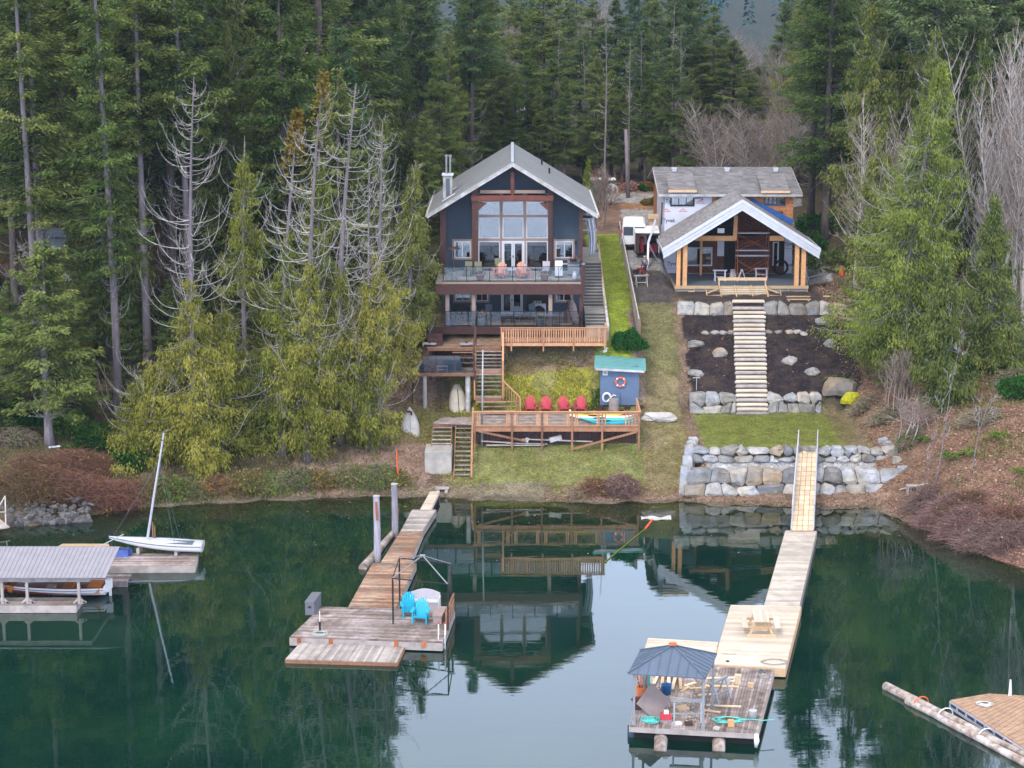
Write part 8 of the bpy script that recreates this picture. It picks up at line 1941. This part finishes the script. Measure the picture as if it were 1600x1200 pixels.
TOPJ = ['chest', 'waist', 'pelvis', 'neck', 'shl', 'elbowl', 'wristl', 'shr', 'elbowr', 'wristr']; TRJ = ['pelvis', 'hipl', 'kneel', 'anklel', 'hipr', 'kneer', 'ankler']
py_ = 144.6; z_ = terr(9.35, py_); person('person in a maroon jacket bending forward over the sawhorse by the fence', (px_x(994, py_, 10.5), py_, z_), 1.2, bones(1.0), (TOPJ, 'cloth_maroon'), (TRJ, 'cloth_navy'), 'timber_dark', 1)
py_ = 145.6; z_ = terr(9.8, py_); person('person in grey jacket and dark trousers standing behind the sawhorse', (px_x(1006, py_, 10.5), py_, z_), .2, bones(.25), (TOPJ, 'cloth_grey'), (TRJ, 'cloth_navy'), 'cloth_tan', 2)
trestle('sawhorse', 'sawhorse with grey board between the two persons', (px_x(1002, 144, 9.6), 144.0, terr(9.7, 144)), .8, .8, .28, 'plank_old', .2)
def pole(label, px, y, top_py, r=.13, arms=(), lean=0, g='utility poles behind the houses', name='utility_pole'):
    x = px_x(px, y, 15); z0 = terr(x, y); tz = onY(px, top_py, y).z; t = thing(name, label, 'utility pole', (x, y, z0-.3), 0, g); m = MB(); m.tube([(0, 0, 0), (lean, 0, tz-z0+.3)], [r, r*.75], 10); m.build('pole', MATS['bark_grey'], t, smooth=True)
    for dz, w_ in arms: m = MB(); m.box(-w_, -.2, tz-z0+.3-dz, w_, -.1, tz-z0+.42-dz); ar = m.build('crossarm', MATS['plank_old'], t); m = MB(); [m.cyl((sx_, -.15, tz-z0+.42-dz), (sx_, -.15, tz-z0+.55-dz), .05, n=6) for sx_ in (-w_*.9, -w_*.4, w_*.4, w_*.9)]; m.build('insulators', MATS['white'], ar)
    return t, Vector((x+lean, y, tz))
t1, a1 = pole('stout leaning grey utility pole between the two houses', 979, 181, 202, .2, lean=-.3); t1.location.x += .2
t2, a2 = pole('pole with crossarms above the ridge of the blue house', 808, 186, 164, .13, [(.5, .75), (1.4, .6)])
t3, a3 = pole('plain slim pole left of the ridge of the blue house', 717, 176, 178, .13)
t4, a4 = pole('thin grey pole directly right of the blue house roof', 946, 172, 265, .10)
m = MB(); m.cyl((0, -.2, a2.z-t2.location.z-1.1), (0, -.2, a2.z-t2.location.z-.5), .16, n=10); m.build('transformer', MATS['white_dirty'], t2)
for i, (a, b, sag) in enumerate([(a2, Vector((60, 190, 24)), 2.0), (a2-Vector((0, 0, 1)), Vector((60, 190, 22)), 2.5), (a3, Vector((-60, 186, 25)), 2.0), (a1, a2, 1.2), (a3, a2, .8), (a3, Vector((-4.4, 141, 18.2)), .9)]):
    m = MB(a.lerp(b, .5)); pts_ = [a.lerp(b, k/16)-Vector((0, 0, sag*4*(k/16)*(1-k/16))) for k in range(17)]; m.tube(pts_, .016, 4); o = m.build('overhead_wire', MATS['black_metal'], None)
    tag(o, ['upper wire running right from the crossarm pole', 'lower wire running right from the crossarm pole', 'wire running left from the plain slim pole', 'wire between the leaning pole and the crossarm pole', 'wire between the plain slim pole and the crossarm pole', 'wire dropping from the plain slim pole to the chimney side of the blue house'][i], 'wire', 'overhead wires')
# parked pickup high on the left, white lumps, planters
p = Vector((px_x(79, 150, 11.5), 150.5, terr(px_x(79, 150, 11.5), 150.5)+.2)); t = thing('pickup_truck', 'pale blue-grey pickup parked among the trees at the far left', 'truck', p, .05)
m = MB(); m.prism([(-.95, .5), (-.95, 1.05), (.95, 1.05), (.95, .5)], 0, 5.2, 'y'); m.prism([(-.82, 1.05), (-.68, 1.72), (.68, 1.72), (.82, 1.05)], 1.6, 3.6, 'y'); m.build('body', MATS['truck_blue'], t)
m = MB(); m.add([(-.75, 1.585, 1.12), (.75, 1.585, 1.12), (.64, 1.585, 1.64), (-.64, 1.585, 1.64)], [(0, 1, 2, 3)]); m.build('rear_window', MATS['car_glass'], t)
for s in (-1, 1):
    m = MB(); m.box(s*.88-.07, -.02, .7, s*.88+.07, 0, 1.0); m.build('tail_light', MATS['lamp_red'], t)
    for y in (1., 4.2): m = MB(); m.cyl((s*.75, y, .38), (s*.97, y, .38), .38, n=12); m.build('wheel', MATS['tyre'], t)
m = MB(); m.box(-.95, -.08, .45, .95, -.0, .62); m.build('bumper', MATS['alu'], t)
p = Vector((px_x(120, 143, 9), 143, terr(px_x(120, 143, 9), 143))); t = thing('shed_roof', 'scrap of white roof and yellow rail glimpsed between the trees at the left', 'lean-to', p); m = MB(); m.cbox((0, 0, 1.9), (1.8, 1.6, .08), rx=.3); m.build('roof', MATS['white_dirty'], t); m = MB(); [m.box(x_-.05, -.6, 0, x_+.05, -.5, 1.7) for x_ in (-.7, .7)]; m.box(-.8, -.65, .9, .8, -.6, 1.0); m.build('rail', MATS['lumber'], t)
p = onT(183, 705); m = MB(p); m.cbox(p+Vector((0, 0, .35)), (.9, .6, .7), .3, .2); o = m.build('tarp_cover', MATS['tarp_teal'], None, bevel=.06); tag(o, 'dark teal covered heap beside the grey fir trunk at the left', 'tarp')
p = Vector((px_x(950, 178, 13.3), 178, 12.2)); m = MB(p); m.cbox(p+Vector((-.5, 0, .8)), (2.1, 1.2, 1.6)); o = m.build('recycling_container', MATS['kayak_teal'], None); m = MB(p); m.cbox(p+Vector((-.5, 0, 1.65)), (2.3, 1.4, .12)); m.build('lid', MATS['white'], o); tag(o, 'teal container with white lid by the road behind the blue house', 'container'); o.data.materials[0] = MATS['tarp_teal']
p = Vector((px_x(953, 176, 13.3), 175.5, 12.0)); boulder('white_rock', 'pale boulder beside the teal container by the road', p+Vector((0, 0, .7)), (.8, .5, 1.0), 5, 'white_dirty', None, 'boulder')
p = onT(1355, 431); m = MB(p); m.lathe([(.16, 0), (.18, .6), (.2, .62)], p, 12); o = m.build('fuel_drum', MATS['orange'], None); p = onT(1315, 431); o.location = p; tag(o, 'small bright orange drum right of the porch near the big cedar', 'drum')
for i, (px, py, rz, lb) in enumerate([(1300, 420, .2, 'pale board on the soil right of the porch, upper one'), (1308, 424, -.3, 'pale board on the soil right of the porch, lower one'), (1291, 466, .0, 'small pale block on the dark soil right of the formwork stair'), (1080, 458, .1, 'small pale block on the dark soil left of the formwork stair')]):
    p = onT(px, py); m = MB(p); m.cbox(p+Vector((0, 0, .1)), (1.3 if i < 2 else .45, .2, .08), rz); o = m.build('scrap_board', MATS['lumber'], None); tag(o, lb, 'board', 'scrap boards round the porch')
p = onT(1247, 470); t = thing('low_bench', 'long low pale timber rack on the soil right of the formwork stair', 'rack', p+Vector((0, 0, 0))); m = MB(); m.box(-.85, -.05, .25, .85, .05, .33); m.box(-.85, -.4, .1, .85, -.3, .18); m.build('rails', MATS['lumber'], t); m = MB(); [m.box(x_-.04, -.4, 0, x_+.04, .05, .1) for x_ in (-.7, .7)]; m.build('feet', MATS['lumber'], t)
p = Vector((px_x(1020, 154, 13.3), 153.8, terr(11, 153.8))); m = MB(p); m.cbox(p+Vector((0, 0, 1.2)), (.6, .8, 1.4)); m.cbox(p+Vector((0, -.1, 2.1)), (.8, 1.0, .3)); o = m.build('crate_stack', MATS['lumber'], None); tag(o, 'crate stack with white top between trailer and unfinished house', 'crates')
# ================================================================== PLANTS, SHRUBS, LITTER
def shr(px, py, rx, ry, rz_, n, mat, label, seed, **kw):
    p = onT(px, py); return hairs(kw.pop('name', 'shrub'), label, kw.pop('cat', 'shrub'), seed, p, rx, ry, rz_, n, mat, **kw)
sh = [(35, 775, 2.2, 1.4, 1.7, 'rust-red leafless bush at the far left above the stone bank'), (90, 770, 2.2, 1.4, 1.9, 'rust-red leafless bush right of the far left one, below the straight fir trunk'), (135, 780, 2.0, 1.3, 1.8, 'rust-red leafless bush in the middle of the row, below the small white board'), (168, 788, 2.0, 1.2, 1.7, 'rust-red leafless bush right of the middle one above the water'), (203, 780, 1.3, 1.0, 1.1, 'rust-red leafless bush nearest the golden cedar skirt'), (60, 740, 1.8, 1.1, 1.2, 'brown bush behind the rust-red row at the left'), (130, 735, 2.0, 1.2, 1.3, 'brown bush behind the middle of the rust-red row')]
for i, (px, py, a, b, c, lb) in enumerate(sh): shr(px, py, a, b, c, 1500, 'hair_twig', lb, 500+i, leaf=260, leafmat_='leaf_gold', group='rust-red bushes on the left bank', arch=.75, ln=.95, wd=.016)
for i, (px, py, a, b, c, n, mt, lb) in enumerate([(930, 772, 1.0, .8, 1.2, 900, 'hair_twig', 'reddish leafless bush at the water below the kayak deck, left one'), (970, 772, 1.3, .8, 1.6, 1200, 'hair_purple', 'purplish leafless bush at the water below the kayak deck, right one'),
        (905, 776, .8, .6, .7, 500, 'hair_tan', 'low tan bush at the waterline left of the reddish bushes')]): shr(px, py, a, b, c, n, mt, lb, 520+i, leaf=160, group='bushes below the kayak deck', arch=.9, ln=.55)
for i, (px, py, a, c, lb) in enumerate([(1440, 790, 1.0, 1.0, 'purplish bramble nearest the little grey stand'), (1465, 812, 1.4, 1.3, 'purplish bramble second along the right shore'), (1500, 830, 1.6, 1.4, 'purplish bramble third along the right shore'), (1535, 845, 1.7, 1.4, 'purplish bramble fourth along the right shore'), (1575, 850, 1.7, 1.4, 'purplish bramble at the right edge of the shore'), (1560, 820, 1.5, 1.1, 'brown bramble behind the shore brambles at the right edge'), (1500, 800, 1.5, 1.0, 'brown bramble behind the shore brambles on the leafy slope')]):
    shr(px, py, a, .9, c, 1150, 'hair_purple' if i < 5 else 'hair_twig', lb, 530+i, group='brambles along the right shore', arch=.8, ln=1.0, wd=.015, leaf=60, leafmat_='leaf_litter')
for i, (px, py, a, c, mt, lb) in enumerate([(1350, 640, .9, 1.0, 'hair_tan', 'tan bush right of the mossy mound'), (1385, 655, 1.1, 1.1, 'hair_tan', 'tan bush above the right end of the grass terrace'), (1420, 690, .9, .9, 'hair_tan', 'tan bush beside the twisted silvery shrub'), (1390, 580, .9, 1.3, 'hair_tan', 'brown bush under the left side of the big cedar'), (1530, 660, 1.4, 1.2, 'hair_tan', 'brown bush below the bright young cedar'), (1585, 600, 1.5, 1.3, 'hair_tan', 'brown bush at the right edge under the bare stems'),
        (460, 755, 1.2, .9, 'hair_tan', 'tan bush at the feet of the dying cedars, left of the trunks'), (540, 748, 1.4, 1.1, 'hair_tan', 'tan bush at the feet of the dying cedars, right of the trunks'), (590, 742, .9, .9, 'hair_tan', 'tan bush behind the mooring piles'), (20, 690, 1.8, 1.2, 'hair_tan', 'brown bush at the far left under the young firs')]):
    shr(px, py, a, .8, c, 850, mt, lb, 550+i, leaf=420, leafmat_='leaf_fern' if i > 5 else 'leaf_cedar_dark', group='brown undergrowth bushes', arch=.8, ln=.6)
for i, (px, a, lb) in enumerate([(800, .8, 'dry brown weeds on the bank below the left of the picket deck'), (825, .8, 'dry brown weeds second from the left below the picket deck'), (850, .8, 'dry brown weeds at the middle below the picket deck'), (878, .8, 'dry brown weeds right of the middle below the picket deck'), (905, .9, 'dry brown weeds on the bank nearest the blue shed')]):
    shr(px, 562, a, .5, .35, 420, 'hair_tan', lb, 570+i, leaf=200, leafmat_='leaf_grass', group='dry weeds on the bank', arch=.5, ln=.38, name='weed_clump', cat='weeds')
def fern(px, py, label, seed, s=1., mat='leaf_fern', n=26, group='sword ferns on the right slope'):
    p = onT(px, py); rg = np.random.default_rng(seed); a = rg.uniform(0, 2*PI, n); sgm = 10; t = np.linspace(0, 1, sgm); L = s*rg.uniform(.6, 1., n)
    x = np.cos(a)[:, None]*L[:, None]*t; y = np.sin(a)[:, None]*L[:, None]*t; z = L[:, None]*(1.1*t-1.0*t**2)*rg.uniform(.5, 1.1, n)[:, None]+.05
    P = np.stack([x, y, z], -1); T = np.gradient(P, axis=1); sd = np.stack([-np.sin(a), np.cos(a), a*0], 1)
    Cs = np.repeat(P[:, 1:], 2, axis=1).reshape(-1, 3); sgn = np.tile([1, -1], n*(sgm-1))[:, None]; Tn = np.repeat(T[:, 1:], 2, axis=1).reshape(-1, 3); Sd = np.repeat(sd[:, None], (sgm-1)*2, axis=1).reshape(-1, 3)
    w_ = np.tile(np.repeat(np.sin(PI*np.clip(t[1:]*.85+.1, 0, 1)), 2), n)*.20*s
    V_, F_ = kites(Cs, Sd*sgn+Tn/np.linalg.norm(Tn, axis=1, keepdims=True)*.5, w_+.03, np.full(len(Cs), .028*s), rg, np.array([0, 0, 1.]))
    o = npmesh('fern', V_, F_, MATS[mat], None, rg.uniform(0, 1, len(F_))); o.location = p; tag(o, label, 'fern', group)
for i, (px, py, s, lb) in enumerate([(1303, 597, 1.0, 'wide fern with brown lower fronds at the lower right corner of the mulch'), (1322, 600, .9, 'fern right beside the wide brown-skirted one'), (1388, 603, 1.15, 'bright green fern on the red leaf litter'), (1392, 575, .8, 'small fern uphill of the bright green one'), (1352, 640, .7, 'fern growing beside the mossy mound'), (1485, 717, 1.0, 'fern between the bare saplings'), (1512, 712, .8, 'fern at the foot of the slight bare sapling'), (1560, 685, 1.0, 'fern on the leafy slope right of the saplings'), (1590, 740, .7, 'fern at the right edge of the leafy slope'), (1445, 690, .8, 'fern left of the tall forked sapling')]): fern(px, py, lb, 600+i, s)
for i, (px, py, s, lb) in enumerate([(150, 560, 1.1, 'golden bracken clump under the left firs'), (135, 545, 1.1, 'yellow bracken clump left of the golden one'), (30, 395, 1.4, 'yellow bracken beside the parked pickup'), (95, 408, 1.3, 'brown bracken below the parked pickup'), (40, 650, 1., 'green fern under the young firs at far left'), (110, 700, .9, 'fern right of the small white board'), (150, 690, .9, 'fern by the dark teal heap')]): fern(px, py, lb, 620+i, s, 'leaf_gold' if i < 4 else 'leaf_fern', group='ferns on the left slope')
# round evergreen behind the shed
def bush(px, py, r, n, mat, label, seed, name='bush', ln=.22, sq=1., group=None, cat='bush'):
    p = onT(px, py); rg = np.random.default_rng(seed); d = rg.normal(size=(n, 3)); d /= np.linalg.norm(d, axis=1, keepdims=True); d[:, 2] = np.abs(d[:, 2]); rr = r*rg.uniform(.55, 1.0, n)**.5*(1+.12*np.sin(d[:, 0]*7)+.1*np.sin(d[:, 1]*9+2))
    P = d*rr[:, None]; P[:, 2] *= sq; V_, F_ = kites(P, d+rg.normal(0, .6, (n, 3)), rg.uniform(.5, 1.4, n)*ln, rg.uniform(.3, .5, n)*ln, rg); t = thing(name, label, cat, p, group=group)
    npmesh('foliage', V_, F_, MATS[mat], t, rg.uniform(0, 1, n)); m = MB(); m.cyl((0, 0, -.2), (0, 0, r*sq*.7), .07, .03, 6); m.build('stem', MATS['bark'], t); return t
t = bush(982, 556, 1.15, 5200, 'leaf_green', 'dense round dark green evergreen bush behind the teal shed roof', 700, ln=.13, sq=1.05); t.location = (px_x(982, 133, 7), 133.0, terr(px_x(982, 133, 7), 133)-.15)
t = bush(935, 600, .55, 700, 'leaf_green', 'dark ivy patch on the left side of the blue shed', 701, ln=.14, sq=2.2, name='ivy'); t.location = (px_x(936, 130, 4), 130.2, 3.5)
t = bush(930, 620, .45, 500, 'leaf_fern', 'low green weeds at the left foot of the blue shed', 702, ln=.14); t.location = (px_x(930, 129.7, 4), 129.8, 3.4)
for i, (px, y, r, mt, lb) in enumerate([(20, 124, 1.8, 'leaf_green', 'dark broadleaf bush at the far left under the firs'), (110, 124, 1.5, 'leaf_fern', 'yellow-green bush beside the straight fir trunk'), (150, 123, 1.4, 'leaf_green', 'dark bush left of the teal covered heap'), (200, 121.5, 1.2, 'leaf_green', 'dark bush right of the teal covered heap'), (60, 134, 2.2, 'leaf_fern', 'green thicket below the parked pickup'), (130, 139, 2.0, 'leaf_fern', 'green thicket below the scrap of white roof'), (-10, 136, 2.2, 'leaf_green', 'green thicket cut off by the left edge'), (1560, 131, 1.6, 'leaf_green', 'dark bush under the right-hand cedar'), (1500, 128, 1.4, 'leaf_green', 'dark bush below the big yellow-green cedar'), (1590, 124, 1.3, 'leaf_green', 'low dark bush at the right edge')]):
    t = bush(100, 600, r, 2600, mt, lb, 710+i, ln=.22, sq=.8, group='thickets under the trees'); x = px_x(px, y, 5); t.location = (x, y, terr(x, y)-.1)
for i, (px, y, r, mt) in enumerate([(905, 178, 1.2, 'leaf_litter'), (985, 186, 1.1, 'leaf_litter'), (1010, 187, 1.0, 'leaf_gold'), (860, 178, 1.4, 'leaf_green'), (1300, 150, 1.8, 'leaf_cedar_dark'), (1265, 158, 2.0, 'leaf_green'), (1285, 164, 2.2, 'leaf_green'), (1000, 186, .8, 'leaf_green'), (1018, 176, .9, 'leaf_gold')]):
    t = bush(100, 600, r, 1400, mt, ['brown leafy bush behind the cypress by the road', 'brown leafy bush across the road left of the leaning pole', 'ochre bush across the road right of the leaning pole', 'green bush hidden behind the blue house ridge', 'olive bush right of the porch roof end', 'green bush behind the right end of the grey shingle roof', 'dark green bush deep behind the right end of the grey shingle roof', 'small green bush at the foot of the leaning pole', 'ochre bush at the left rear corner of the unfinished house'][i], 730+i, ln=.22, sq=.7, group='roadside bushes'); x = px_x(px, y, 13); t.location = (x, y, terr(x, y)-.1)
# stones of the left bank and beach
rs = random.Random(77)
OB = Vector((onZ(70, 818, .3).x, 114, .2)); sw = thing('stone_bank', 'dark mossy rubble bank at the waterline below the rust-red bushes', 'stone bank', OB)
m = MB(OB)
for i in range(230):
    px = rs.uniform(-15, 140); r = rs.random()**1.3; p = onZ(px, 825-px*.07, .0); s = rs.uniform(.07, .24)*(1.1-.5*r); c = Vector((p.x, p.y+.1+1.5*r, .02+1.1*r)); m.cbox(c, (s*rs.uniform(1.4, 2.4), s*1.6, s*rs.uniform(.9, 1.6)), rs.uniform(-1, 1), rs.uniform(-.6, .6), rs.uniform(-.6, .6))
m.build('stones', MATS['rock_dark'], sw, bevel=.05)
def scatter(name, label, n, xr, yr, mat, sz, seed, cond=None, kindw='stones', flat=True, tall=0.):
    rg = np.random.default_rng(seed); x = rg.uniform(*xr, n*3); y = rg.uniform(*yr, n*3); z = terr_arr(x, y); k = (z > .0)
    if cond is not None: k &= cond(x, y, z)
    x, y, z = x[k][:n], y[k][:n], z[k][:n]; n = len(x); z = z+rough_arr(x, y)
    P = np.stack([x, y, z+.03], 1)
    if tall: D = np.stack([rg.normal(0, .35, n), rg.normal(0, .35, n), np.ones(n)], 1); V_, F_ = kites(P, D, rg.uniform(.5, 1.3, n)*tall, rg.uniform(.3, 1, n)*sz, rg)
    else: D = np.stack([rg.normal(size=n), rg.normal(size=n), rg.normal(size=n)*.25], 1); V_, F_ = kites(P, D, rg.uniform(.5, 1.5, n)*sz, rg.uniform(.25, .5, n)*sz, rg, np.array([0, 0, 1.]))
    o = npmesh(name, V_, F_, MATS[mat], None, rg.uniform(0, 1, n)); return tag(o, label, kindw, kind='stuff')
scatter('leaf_litter', 'red-brown fallen leaves covering the right slope', 26000, (22.6, 34), (104, 146), 'leaf_litter', .14, 1, kindw='leaves')
scatter('fallen_leaves', 'pale fallen leaves on the bare slope beside the white rowing boat', 7000, (-12, -2.5), (119.5, 133), 'leaf_litter', .11, 2, kindw='leaves')
scatter('beach_debris', 'pale chips and leaves along the beach', 7000, (2, 23.5), (117, 120.6), 'leaf_litter', .10, 3, cond=lambda x, y, z: (z < .6), kindw='leaves')
scatter('path_leaves', 'fallen leaves along the fence and gravel path', 1800, (8.2, 12.2), (119, 142), 'leaf_litter', .10, 4, cond=lambda x, y, z: (np.abs(x-8.6) < .4) | (np.abs(x-11.7) < .35), kindw='leaves')
scatter('mulch_leaves', 'few tan leaves strewn over the dark mulch', 260, (12.2, 22.4), (131.6, 139.4), 'leaf_litter', .13, 5, kindw='leaves')
scatter('bank_grass', 'yellow-green tufts of grass on the bank behind the kayak deck', 9000, (-4.2, 5.8), (129.2, 132.9), 'leaf_grass', .03, 6, tall=.12, kindw='grass', cond=lambda x, y, z: lum(x, y, 1.9) > -.2)
scatter('lawn_grass', 'bright mown grass between the blue house and the fence', 7000, (6.65, 8.55), (131.5, 157), 'leaf_lime', .02, 7, tall=.035, kindw='grass')
scatter('rough_grass', 'olive grass on the slope below the kayak deck', 15000, (-4.5, 11.5), (120.3, 131), 'leaf_grass', .025, 8, cond=lambda x, y, z: (y < 129.5) & (lum(x, y, 1.3) > -.1), tall=.08, kindw='grass')
scatter('terrace_grass', 'short olive grass of the terrace above the boulder wall', 14000, (12.4, 22.2), (121.8, 130.8), 'leaf_grass', .02, 9, cond=lambda x, y, z: (x-17)**2/28+(y-126.6)**2/17 < 1.15, tall=.06, kindw='grass')
scatter('forest_floor', 'green and brown undergrowth on the left forest floor', 26000, (-40, -8.5), (113.5, 158), 'leaf_cedar_dark', .05, 10, tall=.24, kindw='undergrowth')
scatter('slope_undergrowth', 'sparse green undergrowth on the right slope', 5200, (24, 36), (106, 150), 'leaf_cedar_dark', .05, 12, tall=.3, kindw='undergrowth', cond=lambda x, y, z: lum(x, y, .9) > .15)
scatter('left_grass', 'mossy grass beside the short stair left of the garden stairs', 5000, (-8, -3), (125, 130), 'leaf_grass', .025, 11, tall=.13, kindw='grass')
rg = np.random.default_rng(31); n = 900; x = rg.uniform(-30, 28, n); y = 119-rg.exponential(3.5, n); k = terr_arr(x, y) < -.05; P = np.stack([x, y, x*0+.012], 1)[k]; n = len(P)
V_, F_ = kites(P, np.stack([rg.normal(size=n), rg.normal(size=n), x[k]*0], 1), rg.uniform(.04, .13, n), rg.uniform(.015, .04, n), rg, np.array([0, 0, 1.])); o = npmesh('floating_leaves', V_, F_, MATS['leaf_litter'], None, rg.uniform(0, 1, n)); tag(o, 'leaves and needles floating on the lake near the shore', 'leaves', kind='stuff')
ORDW = ['first', 'second', 'third', 'fourth', 'fifth', 'sixth', 'seventh', 'eighth', 'ninth', 'tenth', 'eleventh']
for i, px in enumerate([222, 262, 300, 342, 385, 425, 468, 508, 548, 585, 612]):
    p = onZ(px, [785, 782, 778, 776, 774, 772, 770, 768, 767, 766, 766][i], .2)
    hairs('shore_bush', '%s low tangled bush from the left overhanging the water below the cedars' % ORDW[i], 'bush', 800+i, Vector((p.x, p.y+.5, terr(p.x, p.y+.5))), 1.25, .8, [.9, 1.2, .7, 1.0, 1.3, .8, 1.1, .7, 1.2, .9, .6][i], 620, ['hair_tan', 'hair_twig', 'hair_tan'][i % 3], leaf=1500, leafmat_=['leaf_cedar_dark', 'leaf_fern', 'leaf_cedar_dark', 'leaf_gold'][i % 4], group='bushes overhanging the water below the cedars', arch=.8, ln=.75, wd=.014)
# ------------------------------------------------------------------ thin air: far things fade
hz = MB((0, 900, 0)); hz.box(-1200, -90, -40, 1200, 3250, 330)
ho = hz.build('haze', bpy.data.materials.new('haze'), None); hm_ = ho.data.materials[0]; hm_.use_nodes = True; hn = hm_.node_tree; hn.nodes.clear()
pv = hn.nodes.new('ShaderNodeVolumePrincipled'); pv.inputs['Density'].default_value = .0001; pv.inputs['Color'].default_value = (.62, .78, 1, 1); ov = hn.nodes.new('ShaderNodeOutputMaterial'); hn.links.new(pv.outputs[0], ov.inputs['Volume'])
tag(ho, kind='stuff')
sc.cycles.volume_bounces = 0
